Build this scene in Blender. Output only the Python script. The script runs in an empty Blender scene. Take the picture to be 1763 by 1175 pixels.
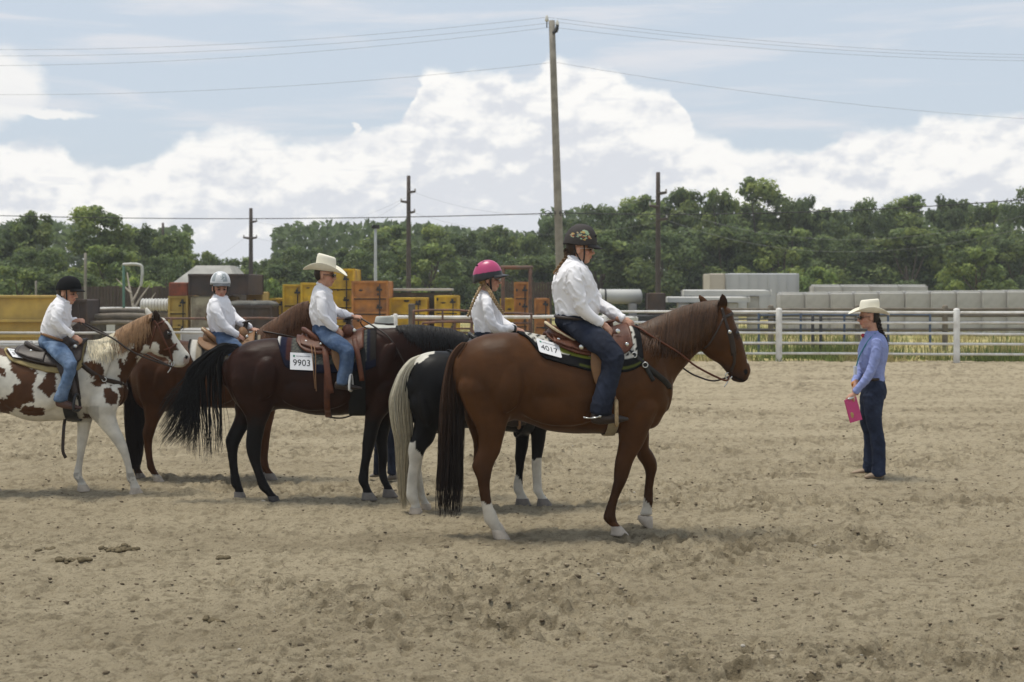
import bpy, math, random
import numpy as np
from mathutils import Vector, Matrix
from mathutils.bvhtree import BVHTree
random.seed(7); RNG = np.random.default_rng(7)
S = bpy.context.scene
COLL = S.collection
# ------------------------------------------------------------------ camera, sky, sun, exposure
F, CX, HY, H = 2448.6, 881.5, 500.0, 1.87      # photo: focal px, centre column, horizon row, eye height (m)
cam = bpy.data.cameras.new('camera'); cam.lens = 50; cam.sensor_width = 36
cam.clip_start = 0.1; cam.clip_end = 6000; cam.shift_y = -(587.5 - HY) / 1763.0
cam.dof.use_dof = True; cam.dof.focus_distance = 11.4; cam.dof.aperture_fstop = 3.6
camo = bpy.data.objects.new('camera', cam); COLL.objects.link(camo)
camo.location = (0, 0, H); camo.rotation_euler = (math.pi / 2, 0, 0); S.camera = camo
S.view_settings.view_transform = 'Standard'; S.view_settings.look = 'None'
S.view_settings.exposure = 0.0; S.view_settings.gamma = 1.0; S.view_settings.use_curve_mapping = False
cy = S.cycles; cy.max_bounces = 5; cy.diffuse_bounces = 3; cy.glossy_bounces = 2; cy.transmission_bounces = 3; cy.transparent_max_bounces = 6; cy.caustics_reflective = False; cy.caustics_refractive = False
SUN_EL, SUN_AZ = math.radians(77), math.radians(-70)      # azimuth from +Y (view) towards +X
sun = bpy.data.lights.new('sun', 'SUN'); sun.energy = 2.9; sun.angle = math.radians(17); sun.color = (1, .945, .83)
suno = bpy.data.objects.new('sun', sun); COLL.objects.link(suno)
sd = Vector((math.sin(SUN_AZ) * math.cos(SUN_EL), math.cos(SUN_AZ) * math.cos(SUN_EL), math.sin(SUN_EL)))
suno.rotation_euler = sd.to_track_quat('Z', 'Y').to_euler(); suno.location = (0, 0, 40)

def build_world():
    w = bpy.data.worlds.new('World'); S.world = w; w.use_nodes = True
    w.cycles.sampling_method = 'MANUAL'; w.cycles.sample_map_resolution = 512
    nt = w.node_tree; N = nt.nodes; L = nt.links; N.clear()
    def nd(t, **k):
        n = N.new(t)
        for a, b in k.items(): setattr(n, a, b)
        return n
    def math_(op, a, b=None, c=None, clamp=False):
        n = nd('ShaderNodeMath', operation=op, use_clamp=clamp)
        for i, v in enumerate((a, b, c)):
            if v is None: continue
            if isinstance(v, (int, float)): n.inputs[i].default_value = v
            else: L.new(v, n.inputs[i])
        return n.outputs[0]
    def noise(vec, scale, detail=6, rough=.55, dist=0):
        n = nd('ShaderNodeTexNoise'); L.new(vec, n.inputs['Vector'])
        n.inputs['Scale'].default_value = scale; n.inputs['Detail'].default_value = detail
        n.inputs['Roughness'].default_value = rough; n.inputs['Distortion'].default_value = dist
        return n.outputs['Fac']
    def mixc(fac, a, b):
        n = nd('ShaderNodeMix', data_type='RGBA')
        if isinstance(fac, (int, float)): n.inputs[0].default_value = fac
        else: L.new(fac, n.inputs[0])
        for i, v in ((6, a), (7, b)):
            if isinstance(v, tuple): n.inputs[i].default_value = v + (1,)
            else: L.new(v, n.inputs[i])
        return n.outputs[2]
    def smooth(x, a, b):
        n = nd('ShaderNodeMapRange', interpolation_type='SMOOTHSTEP'); L.new(x, n.inputs[0])
        n.inputs[1].default_value = a; n.inputs[2].default_value = b
        return n.outputs[0]
    tc = nd('ShaderNodeTexCoord'); sep = nd('ShaderNodeSeparateXYZ'); L.new(tc.outputs['Generated'], sep.inputs[0])
    x, y, z = sep.outputs
    az = math_('ARCTAN2', x, y)
    hyp = math_('SQRT', math_('ADD', math_('MULTIPLY', x, x), math_('MULTIPLY', y, y)))
    el = math_('ARCTAN2', z, hyp)
    sky = nd('ShaderNodeTexSky', sky_type='NISHITA', sun_disc=False)
    sky.sun_elevation = SUN_EL; sky.sun_rotation = SUN_AZ; sky.air_density = 1.0; sky.dust_density = 1.6; sky.ozone_density = 1.4
    cmb = nd('ShaderNodeCombineXYZ'); L.new(az, cmb.inputs[0]); L.new(el, cmb.inputs[1])
    uv = cmb.outputs[0]
    stretch = nd('ShaderNodeMapping'); L.new(uv, stretch.inputs[0]); stretch.inputs[3].default_value = (1, 1.5, 1)
    P0 = stretch.outputs[0]
    n1 = math_('SUBTRACT', noise(P0, 22, 7, .56), .5)
    off = nd('ShaderNodeMapping'); L.new(P0, off.inputs[0]); off.inputs[1].default_value = (3.1, 7.7, 1.3)
    n2 = math_('SUBTRACT', noise(off.outputs[0], 20, 7, .56), .5)
    azw = math_('ADD', az, math_('MULTIPLY', n1, .045))
    elw = math_('ADD', el, math_('MULTIPLY', n2, .034))
    fc = nd('ShaderNodeFloatCurve')
    pts = [(-60,246),(0,246),(60,246),(110,252),(150,284),(205,286),(280,258),(340,234),(400,226),(480,240),(560,246),(620,222),(698,203),
           (716,140),(745,112),(800,124),(860,114),(905,140),(960,100),(1045,106),(1090,140),(1150,148),(1176,190),(1190,226),(1225,236),(1300,252),
           (1375,260),(1432,250),(1456,222),(1520,220),(1600,208),(1700,204),(1800,200)]
    cv = fc.mapping.curves[0]
    A0, A1, HM = -.40, .40, .2
    cps = [((math.atan((px - CX) / F) - A0) / (A1 - A0), math.atan((HY - py) / F * math.cos(math.atan((px - CX) / F))) / HM) for px, py in pts]
    cv.points[0].location = cps[0]; cv.points[1].location = cps[-1]
    for c in cps[1:-1]: cv.points.new(*c)
    for p in cv.points: p.handle_type = 'AUTO_CLAMPED'
    fc.mapping.update()
    mr = nd('ShaderNodeMapRange'); L.new(azw, mr.inputs[0]); mr.inputs[1].default_value = A0; mr.inputs[2].default_value = A1
    L.new(mr.outputs[0], fc.inputs['Value'])
    hgt = math_('MULTIPLY', fc.outputs[0], HM)
    f = math_('SUBTRACT', hgt, elw)                      # >0 inside the cumulus bank
    mask = smooth(f, -.002, .0065)
    # relief of the cloud body: noise minus the same noise sampled higher up
    up = nd('ShaderNodeMapping'); L.new(P0, up.inputs[0]); up.inputs[1].default_value = (-.004, .013, 0)
    rel = math_('SUBTRACT', noise(P0, 30, 6, .55), noise(up.outputs[0], 30, 6, .55))
    big = noise(P0, 9, 4, .5)
    deep = smooth(f, .004, .10)
    shade = math_('ADD', math_('MULTIPLY', rel, -2.4), math_('SUBTRACT', math_('ADD', math_('MULTIPLY', deep, .55), math_('MULTIPLY', big, .9)), .42))
    shade = smooth(shade, -.10, .55)
    ccol = mixc(shade, (9.1, 9.0, 8.75), (6.7, 6.92, 7.35))
    # thin high streaks and veil
    st = nd('ShaderNodeMapping'); L.new(uv, st.inputs[0]); st.inputs[3].default_value = (1, 9, 1); st.inputs[2].default_value = (0, 0, .03)
    s1 = smooth(noise(st.outputs[0], 5.5, 5, .55, .4), .47, .70)
    s2 = smooth(noise(st.outputs[0], 13, 4, .5), .62, .70)
    veil = math_('MULTIPLY', s1, .62, clamp=True)
    skyc = nd('ShaderNodeMix', data_type='RGBA', blend_type='MULTIPLY'); skyc.inputs[0].default_value = 1
    L.new(sky.outputs[0], skyc.inputs[6]); skyc.inputs[7].default_value = (1.0, 1.0, 1.0, 1)
    base = mixc(.80, skyc.outputs[2], (5.9, 6.6, 7.4))    # thin milky veil in front of the blue
    c1 = mixc(veil, base, (7.5, 7.4, 7.6))
    c2 = mixc(mask, c1, ccol)
    # a broken upper cloud at the far left, cut by flat streaks
    def blob(cx, cy, rx, ry):
        ca = math.atan((cx - CX) / F); ce = (HY - cy) / F
        a = math_('DIVIDE', math_('SUBTRACT', azw, ca), rx / F); e = math_('DIVIDE', math_('SUBTRACT', elw, ce), ry / F)
        return smooth(math_('ADD', math_('MULTIPLY', a, a), math_('MULTIPLY', e, e)), 1.35, .55)
    lc = math_('MAXIMUM', math_('MAXIMUM', blob(-30, 175, 95, 62), blob(40, 212, 110, 13)), blob(610, 222, 6, 14))
    c2 = mixc(math_('MULTIPLY', lc, .9), c2, (8.7, 8.6, 8.4))
    band = math_('MULTIPLY', smooth(el, math.atan((HY - 300) / F), math.atan((HY - 235) / F)), math_('SUBTRACT', 1.0, smooth(el, math.atan((HY - 215) / F), math.atan((HY - 150) / F))))
    gap = math_('MULTIPLY', math_('MULTIPLY', math_('ADD', math_('MULTIPLY', s2, .55), math_('MULTIPLY', band, s1)), math_('MAXIMUM', mask, lc)), .62, clamp=True)
    c3 = mixc(gap, c2, (6.5, 6.75, 7.3))
    bg = nd('ShaderNodeBackground'); L.new(c3, bg.inputs[0]); bg.inputs[1].default_value = .112
    out = nd('ShaderNodeOutputWorld'); L.new(bg.outputs[0], out.inputs[0])
build_world()

# ------------------------------------------------------------------ helpers
def P(px, py, d): return np.array(((px - CX) / F * d, d, H - (py - HY) / F * d))
def tag(o, label=None, cat=None, group=None, kind=None):
    if label: o['label'] = label
    if cat: o['category'] = cat
    if group: o['group'] = group
    if kind: o['kind'] = kind
    return o
def empty(name, loc, label, cat, group=None):
    o = bpy.data.objects.new(name, None); COLL.objects.link(o); o.location = loc; o.empty_display_size = .2
    return tag(o, label, cat, group)
def mk(name, verts, faces, mat, parent=None, col=None, smooth=True, origin=None):
    """one mesh object; verts are world coordinates"""
    V = np.asarray(verts, dtype=np.float64).reshape(-1, 3)
    org = np.zeros(3)
    if parent is not None:
        p = parent
        while p is not None: org = org + np.array(p.location); p = p.parent
    elif origin is not None: org = np.array(origin)
    me = bpy.data.meshes.new(name)
    if isinstance(faces, np.ndarray):
        n, k = faces.shape
        me.vertices.add(len(V)); me.vertices.foreach_set('co', (V - org).astype(np.float32).ravel())
        me.loops.add(n * k); me.loops.foreach_set('vertex_index', faces.astype(np.int32).ravel())
        me.polygons.add(n); me.polygons.foreach_set('loop_start', np.arange(0, n * k, k, dtype=np.int32))
        me.polygons.foreach_set('loop_total', np.full(n, k, dtype=np.int32))
        me.update(calc_edges=True); me.validate()
    else:
        me.from_pydata((V - org).tolist(), [], faces); me.update()
    if col is not None and len(me.vertices) == len(V):
        c = np.asarray(col, dtype=np.float32)
        if c.shape[-1] == 3: c = np.concatenate([c, np.ones((len(c), 1), np.float32)], 1)
        at = me.color_attributes.new('Col', 'FLOAT_COLOR', 'POINT'); at.data.foreach_set('color', c.ravel())
    if smooth: me.polygons.foreach_set('use_smooth', np.ones(len(me.polygons), dtype=bool))
    if mat is not None: me.materials.append(mat)
    o = bpy.data.objects.new(name, me); COLL.objects.link(o)
    if parent is not None: o.parent = parent
    elif origin is not None: o.location = origin
    return o
def copy_tree(o, parent=None):
    c = o.copy(); COLL.objects.link(c)
    if parent is not None: c.parent = parent
    for ch in [q for q in bpy.data.objects if q.parent == o]: copy_tree(ch, c)
    return c

class MB:
    def __init__(s): s.v = []; s.f = []; s.c = []; s.n = 0
    def add(s, v, f, col=None):
        v = np.asarray(v, float).reshape(-1, 3)
        s.v.append(v); s.f += [tuple(i + s.n for i in q) for q in f]; s.n += len(v)
        if col is not None:
            c = np.asarray(col, float); s.c.append(np.broadcast_to(c, (len(v), 3)) if c.ndim == 1 else c)
        return s
    def box(s, c, h, R=None, col=None):
        c = np.array(c, float); h = np.array(h, float)
        v = np.array([(i, j, k) for i in (-1, 1) for j in (-1, 1) for k in (-1, 1)], float) * h
        if R is not None: v = v @ np.array(R).T
        return s.add(v + c, [(0,1,3,2),(4,6,7,5),(0,4,5,1),(2,3,7,6),(0,2,6,4),(1,5,7,3)], col)
    def verts(s): return np.concatenate(s.v)
    def build(s, name, mat, parent=None, smooth=True, origin=None):
        return mk(name, s.verts(), s.f, mat, parent, np.concatenate(s.c) if s.c else None, smooth, origin)
def catmull(a, sub):
    a = np.asarray(a, float)
    if len(a) < 3 or sub < 2:
        if sub < 2: return a
        t = np.linspace(0, 1, (len(a) - 1) * sub + 1) * (len(a) - 1)
        i = np.minimum(t.astype(int), len(a) - 2); fr = (t - i)[:, None]
        return a[i] * (1 - fr) + a[i + 1] * fr
    p = np.vstack([2 * a[0] - a[1], a, 2 * a[-1] - a[-2]])
    out = []
    for i in range(1, len(p) - 2):
        for k in range(sub):
            t = k / sub
            out.append(.5 * ((2 * p[i]) + (-p[i-1] + p[i+1]) * t + (2*p[i-1] - 5*p[i] + 4*p[i+1] - p[i+2]) * t*t + (-p[i-1] + 3*p[i] - 3*p[i+1] + p[i+2]) * t**3))
    out.append(a[-1]); return np.array(out)
def rings(Cc, A, B, n=16, cap=.6, power=1.0):
    """elliptical rings with axes A, B round centres Cc -> closed tube verts, faces"""
    Cc, A, B = map(lambda q: np.asarray(q, float), (Cc, A, B))
    if cap:
        def ends(c, a, b, t):
            r = min(np.linalg.norm(a), np.linalg.norm(b)) * cap
            return [(c + t * r * math.sin(q), a * math.cos(q), b * math.cos(q)) for q in (.5, .95, 1.3)]
        t0 = Cc[0] - Cc[1]; t0 /= np.linalg.norm(t0) + 1e-9; t1 = Cc[-1] - Cc[-2]; t1 /= np.linalg.norm(t1) + 1e-9
        e0 = ends(Cc[0], A[0], B[0], t0)[::-1]; e1 = ends(Cc[-1], A[-1], B[-1], t1)
        Cc = np.vstack([[e[0] for e in e0], Cc, [e[0] for e in e1]])
        A = np.vstack([[e[1] for e in e0], A, [e[1] for e in e1]]); B = np.vstack([[e[2] for e in e0], B, [e[2] for e in e1]])
    th = np.linspace(0, 2 * math.pi, n, endpoint=False)
    ct, st = np.cos(th), np.sin(th)
    if power != 1.0: ct = np.sign(ct) * np.abs(ct) ** power; st = np.sign(st) * np.abs(st) ** power
    V = Cc[:, None] + A[:, None] * ct[None, :, None] + B[:, None] * st[None, :, None]
    m = len(Cc); V = V.reshape(-1, 3); Fc = []
    for i in range(m - 1):
        for j in range(n):
            Fc.append((i*n+j, i*n+(j+1) % n, (i+1)*n+(j+1) % n, (i+1)*n+j))
    Fc.append(tuple(range(n))[::-1]); Fc.append(tuple((m-1)*n + j for j in range(n)))
    return V, Fc
def frames(p):
    p = np.asarray(p, float); t = np.gradient(p, axis=0); t /= np.linalg.norm(t, axis=1)[:, None] + 1e-12
    up = np.array((0, 1, 0.)) if abs(t[0][1]) < .8 else np.array((1., 0, 0))
    a = np.cross(t[0], up); a /= np.linalg.norm(a); As = []
    for i in range(len(p)):
        a = a - t[i] * a.dot(t[i]); a /= np.linalg.norm(a) + 1e-12; As.append(a)
    As = np.array(As); return As, np.cross(t, As)
def tube(pts, r, n=8, sub=4, cap=.6, flat=None):
    """round (or flattened: flat = (vector dir, ratio)) tube through pts; r scalar or per point"""
    p = np.asarray(pts, float); r = np.broadcast_to(np.asarray(r, float), (len(p),))
    q = catmull(np.hstack([p, r[:, None]]), sub); p = q[:, :3]; r = q[:, 3]
    A, B = frames(p)
    return rings(p, A * r[:, None], B * r[:, None], n, cap)
def ribbon(pts, wdir, w, th, sub=4):
    """flat strap through pts: width vector wdir (n,3)*w, thickness th"""
    p = catmull(pts, sub); W = np.broadcast_to(np.asarray(wdir, float), (len(pts), 3)); W = catmull(W, sub)
    w = catmull(np.broadcast_to(np.asarray(w, float), (len(pts),))[:, None], sub)
    t = np.gradient(p, axis=0); t /= np.linalg.norm(t, axis=1)[:, None] + 1e-9
    W = W - t * (W * t).sum(1)[:, None]; W /= np.linalg.norm(W, axis=1)[:, None] + 1e-9
    Nn = np.cross(t, W)
    return rings(p, W * w / 2, Nn * th / 2, 8, 0, .35)
def ellipsoid(c, r, R=None, nu=14, nv=9):
    V = []; Fc = []
    for i in range(nv + 1):
        ph = -math.pi/2 + math.pi * i / nv
        for j in range(nu):
            t = 2*math.pi*j/nu; V.append((math.cos(ph)*math.cos(t)*r[0], math.cos(ph)*math.sin(t)*r[1], math.sin(ph)*r[2]))
    for i in range(nv):
        for j in range(nu): Fc.append((i*nu+j, i*nu+(j+1) % nu, (i+1)*nu+(j+1) % nu, (i+1)*nu+j))
    V = np.array(V)
    if R is not None: V = V @ np.array(R).T
    return V + np.array(c), Fc
def vnoise(p, seed=0):
    p = np.asarray(p, float); i = np.floor(p).astype(np.int64); f = p - i; f = f * f * (3 - 2 * f)
    def h(a, b, c):
        n = (a * 374761393 + b * 668265263 + c * 2147483647 + seed * 974634777) & 0xffffffff
        n = ((n ^ (n >> 13)) * 1274126177) & 0xffffffff
        n = (n ^ (n >> 16)) & 0xffffff
        return n / float(0xffffff)
    o = 0
    for a in (0, 1):
        for b in (0, 1):
            for c in (0, 1):
                w = (f[:, 0] if a else 1-f[:, 0]) * (f[:, 1] if b else 1-f[:, 1]) * (f[:, 2] if c else 1-f[:, 2])
                o = o + w * h(i[:, 0]+a, i[:, 1]+b, i[:, 2]+c)
    return o
def fbm(p, scale, octv=3, seed=0):
    p = np.asarray(p, float) * scale; o = 0; a = 1; t = 0
    for k in range(octv): o = o + a * vnoise(p + 17.3*k, seed + k); t += a; a *= .5; p = p * 2.03
    return o / t
def sstep(x, a, b): t = np.clip((x - a) / (b - a), 0, 1); return t*t*(3-2*t)
def remesh(mb, voxel, smooth=6, mu=-.52):
    me = bpy.data.meshes.new('tmp'); me.from_pydata(mb.verts().tolist(), [], mb.f); me.update()
    o = bpy.data.objects.new('tmp', me); COLL.objects.link(o)
    m = o.modifiers.new('r', 'REMESH'); m.mode = 'VOXEL'; m.voxel_size = voxel
    dg = bpy.context.evaluated_depsgraph_get(); dg.update()
    e = o.evaluated_get(dg); em = e.to_mesh()
    V = np.empty(len(em.vertices) * 3, np.float32); em.vertices.foreach_get('co', V); V = V.reshape(-1, 3).astype(float)
    lt = np.empty(len(em.polygons), np.int32); em.polygons.foreach_get('loop_total', lt)
    li = np.empty(len(em.loops), np.int32); em.loops.foreach_get('vertex_index', li)
    E = np.empty(len(em.edges) * 2, np.int32); em.edges.foreach_get('vertices', E); E = E.reshape(-1, 2)
    assert (lt == 4).all(); Q = li.reshape(-1, 4)
    e.to_mesh_clear(); bpy.data.objects.remove(o); bpy.data.meshes.remove(me)
    return lap(V, E, smooth, mu), Q
def lap(V, E, it, mu):
    cnt = np.bincount(E.ravel(), minlength=len(V))[:, None] + 1e-9
    for k in range(it):
        for lam in ((.5, mu) if mu else (.5,)):
            s = np.empty_like(V)
            for ax in range(3):
                s[:, ax] = np.bincount(E[:, 0], V[E[:, 1], ax], len(V)) + np.bincount(E[:, 1], V[E[:, 0], ax], len(V))
            V = V + lam * (s / cnt - V)
    return V
def vnormals(V, Q):
    n = np.cross(V[Q[:, 2]] - V[Q[:, 0]], V[Q[:, 3]] - V[Q[:, 1]])
    o = np.zeros_like(V)
    for k in range(4):
        for ax in range(3): o[:, ax] += np.bincount(Q[:, k], n[:, ax], len(V))
    return o / (np.linalg.norm(o, axis=1)[:, None] + 1e-12)

# ------------------------------------------------------------------ materials
MATS = {}
def mat(name, col=(.5, .5, .5), rough=.7, var=.2, scale=8, bump=.15, bscale=40, attr=False, spec=.4, metal=0, col2=None, sheen=0, dist=.01, stripe=None, wear=None, coat=0):
    """procedural Principled material: base colour (or vertex attribute) x noise, fine bump"""
    if name in MATS: return MATS[name]
    m = bpy.data.materials.new(name); m.use_nodes = True; nt = m.node_tree; N = nt.nodes; L = nt.links
    b = N['Principled BSDF']; b.inputs['Roughness'].default_value = rough; b.inputs['Metallic'].default_value = metal
    b.inputs['Specular IOR Level'].default_value = spec
    if sheen: b.inputs['Sheen Weight'].default_value = sheen; b.inputs['Sheen Roughness'].default_value = .4
    if coat: b.inputs['Coat Weight'].default_value = coat; b.inputs['Coat Roughness'].default_value = .15
    tc = N.new('ShaderNodeTexCoord')
    nz = N.new('ShaderNodeTexNoise'); nz.inputs['Scale'].default_value = scale; nz.inputs['Detail'].default_value = 5; L.new(tc.outputs['Object'], nz.inputs['Vector'])
    if attr:
        at = N.new('ShaderNodeAttribute'); at.attribute_name = 'Col'; base = at.outputs['Color']
    else:
        rgb = N.new('ShaderNodeRGB'); rgb.outputs[0].default_value = tuple(col) + (1,); base = rgb.outputs[0]
    if col2 is not None:
        mx = N.new('ShaderNodeMix'); mx.data_type = 'RGBA'; mr = N.new('ShaderNodeMapRange'); mr.inputs[1].default_value = .42; mr.inputs[2].default_value = .62
        n2 = N.new('ShaderNodeTexNoise'); n2.inputs['Scale'].default_value = wear or scale * .5; n2.inputs['Detail'].default_value = 8; n2.inputs['Roughness'].default_value = .65
        L.new(tc.outputs['Object'], n2.inputs['Vector']); L.new(n2.outputs['Fac'], mr.inputs[0]); L.new(mr.outputs[0], mx.inputs[0])
        L.new(base, mx.inputs[6]); mx.inputs[7].default_value = tuple(col2) + (1,); base = mx.outputs[2]
    mr = N.new('ShaderNodeMapRange'); mr.inputs[1].default_value = .3; mr.inputs[2].default_value = .7; mr.inputs[3].default_value = 1 - var; mr.inputs[4].default_value = 1 + var
    L.new(nz.outputs['Fac'], mr.inputs[0])
    mu = N.new('ShaderNodeVectorMath'); mu.operation = 'SCALE'; L.new(base, mu.inputs[0]); L.new(mr.outputs[0], mu.inputs['Scale'])
    L.new(mu.outputs[0], b.inputs['Base Color'])
    if bump:
        nb = N.new('ShaderNodeTexNoise'); nb.inputs['Scale'].default_value = bscale; nb.inputs['Detail'].default_value = 4
        if stripe:
            mp = N.new('ShaderNodeMapping'); mp.inputs[3].default_value = stripe; L.new(tc.outputs['Object'], mp.inputs[0]); L.new(mp.outputs[0], nb.inputs['Vector'])
        else: L.new(tc.outputs['Object'], nb.inputs['Vector'])
        bp = N.new('ShaderNodeBump'); bp.inputs['Strength'].default_value = bump; bp.inputs['Distance'].default_value = dist
        L.new(nb.outputs['Fac'], bp.inputs['Height']); L.new(bp.outputs[0], b.inputs['Normal'])
    MATS[name] = m; return m
# ------------------------------------------------------------------ ground
def dirt_material():
    m = bpy.data.materials.new('arena_dirt'); m.use_nodes = True; nt = m.node_tree; N = nt.nodes; L = nt.links
    b = N['Principled BSDF']; b.inputs['Roughness'].default_value = .95; b.inputs['Specular IOR Level'].default_value = .1
    tc = N.new('ShaderNodeTexCoord')
    def nz(scale, det=6, rough=.6, sc=None):
        n = N.new('ShaderNodeTexNoise'); n.inputs['Scale'].default_value = scale; n.inputs['Detail'].default_value = det; n.inputs['Roughness'].default_value = rough
        if sc:
            mp = N.new('ShaderNodeMapping'); mp.inputs[3].default_value = sc; L.new(tc.outputs['Object'], mp.inputs[0]); L.new(mp.outputs[0], n.inputs['Vector'])
        else: L.new(tc.outputs['Object'], n.inputs['Vector'])
        return n.outputs['Fac']
    def ramp(f, a, b_, lo=0, hi=1):
        r = N.new('ShaderNodeMapRange'); L.new(f, r.inputs[0]); r.inputs[1].default_value = a; r.inputs[2].default_value = b_; r.inputs[3].default_value = lo; r.inputs[4].default_value = hi
        return r.outputs[0]
    def mix(f, a, b_):
        n = N.new('ShaderNodeMix'); n.data_type = 'RGBA'; L.new(f, n.inputs[0])
        for i, v in ((6, a), (7, b_)):
            if isinstance(v, tuple): n.inputs[i].default_value = v + (1,)
            else: L.new(v, n.inputs[i])
        return n.outputs[2]
    dry, damp_and_shade = (.50, .420, .286), (.325, .265, .173)
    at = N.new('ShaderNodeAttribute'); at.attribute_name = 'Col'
    sp = N.new('ShaderNodeSeparateColor'); L.new(at.outputs['Color'], sp.inputs[0])     # red: churned soil, plus dark flecks painted as the shade of small pits
    c = mix(ramp(nz(.55, 5, .6, (.6, 1.6, 1)), .42, .66, 0, .55), dry, damp_and_shade)
    c = mix(ramp(nz(7, 6, .62), .50, .72, 0, .45), c, (.30, .245, .158))
    c = mix(ramp(nz(26, 5, .7), .54, .66, 0, .6), c, (.20, .160, .105))
    c = mix(ramp(nz(75, 4, .6), .55, .70, 0, .7), c, (.145, .115, .076))
    c = mix(ramp(nz(38, 3, .5), .68, .78, 0, .35), c, (.50, .44, .34))
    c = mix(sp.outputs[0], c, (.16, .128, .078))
    L.new(c, b.inputs['Base Color'])
    bp = N.new('ShaderNodeBump'); bp.inputs['Strength'].default_value = 1.0; bp.inputs['Distance'].default_value = .035
    a = N.new('ShaderNodeMath'); a.operation = 'ADD'; L.new(nz(55, 6, .75), a.inputs[0]); L.new(nz(18, 5, .65), a.inputs[1])
    L.new(a.outputs[0], bp.inputs['Height']); L.new(bp.outputs[0], b.inputs['Normal'])
    return m
DIRT = dirt_material()
def arena_height(p):
    q = np.column_stack([p, np.zeros(len(p))])
    n0 = fbm(q, .8, 2, 3) - .5; n1 = fbm(q * (1, 1.25, 1), 5.0, 3, 5); n2 = fbm(q * (1, 1.15, 1), 15, 3, 9); n3 = fbm(q, 30, 2, 21); n4 = fbm(q, 11, 2, 41)
    churn = sstep(fbm(q * (1, 1.5, 1), .75, 3, 31), .38, .66)
    pit = np.clip(.40 - n1, 0, 1) * .28 * (.4 + churn)          # hoof-sized hollows
    hole = np.clip(.40 - n4, 0, .2) * .28 * (.5 + churn)       # small dents
    lump = np.clip(n2 - .52, 0, 1) * .13 * (.6 + .8 * churn)
    h = n0 * .025 - pit - hole + lump + (n3 - .5) * .030 * (.7 + .7 * churn)
    return np.clip(h, -.05, .06), churn, pit
def build_ground():
    ys = [4.6]
    while ys[-1] < 37.4: ys.append(ys[-1] + max(.014, ys[-1] ** 2 / 3100))
    ys = np.array(ys); ts = np.linspace(-1, 1, 820)
    X = ts[None] * (ys[:, None] * .41 + 2.5); Y = np.broadcast_to(ys[:, None], X.shape)
    p = np.column_stack([X.ravel(), Y.ravel()])
    h, churn, pit = arena_height(p)
    far = sstep(p[:, 1], 14, 30); h = h * (1 - .55 * far)
    n, k = X.shape; idx = np.arange(n * k).reshape(n, k)
    Q = np.stack([idx[:-1, :-1], idx[:-1, 1:], idx[1:, 1:], idx[1:, :-1]], -1).reshape(-1, 4)
    q3 = np.column_stack([p, np.zeros(len(p))])
    damp_and_shade = .5 * churn * sstep(fbm(q3 * (1, 1.3, 1), 9, 3, 77), .50, .66) + .45 * sstep(fbm(q3 * (1, 1.4, 1), 17, 2, 78), .60, .72)  # dark flecks coloured in to stand for shade in the small pits
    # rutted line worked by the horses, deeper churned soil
    damp_and_shade = np.clip(damp_and_shade + .3 * np.exp(-((p[:, 1] - 10.6) / .5) ** 2) * sstep(fbm(q3, 3, 3, 13), .42, .6) * (np.abs(p[:, 0] + .1) < 3), 0, .85)
    o = mk('arena_ground', np.column_stack([p, h]), Q, DIRT, col=np.column_stack([damp_and_shade, damp_and_shade, damp_and_shade]))
    tag(o, 'churned beige sandy arena dirt under the horses', 'ground', kind='structure')
    # grass and weeds sheet reaching the horizon
    g = mat('dry_grass_ground', (.40, .33, .15), .95, .3, .35, .6, 6, col2=(.24, .24, .09), wear=.12, spec=.1, dist=.05)
    yy = np.concatenate([[-30, 0, 20, 36.5], np.linspace(38, 120, 40), [200, 500, 1500, 5000]]); xx = np.concatenate([[-4000, -600, -120], np.linspace(-60, 60, 60), [120, 600, 4000]])
    XX, YY = np.meshgrid(xx, yy); pp = np.column_stack([XX.ravel(), YY.ravel()])
    z = np.where(pp[:, 1] > 37.5, -.05 + .16 * (fbm(np.column_stack([pp, pp[:, 0] * 0]), .3, 3, 4) - .35), -.09)
    idx = np.arange(len(pp)).reshape(XX.shape); Q = np.stack([idx[:-1, :-1], idx[:-1, 1:], idx[1:, 1:], idx[1:, :-1]], -1).reshape(-1, 4)
    o = mk('ground', np.column_stack([pp, z]), Q, g); tag(o, 'dry grassy ground of the yard beyond the arena', 'ground', kind='structure')
build_ground()
def gz(x, y): return float(arena_height(np.array([[x, y]]))[0][0])

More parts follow.
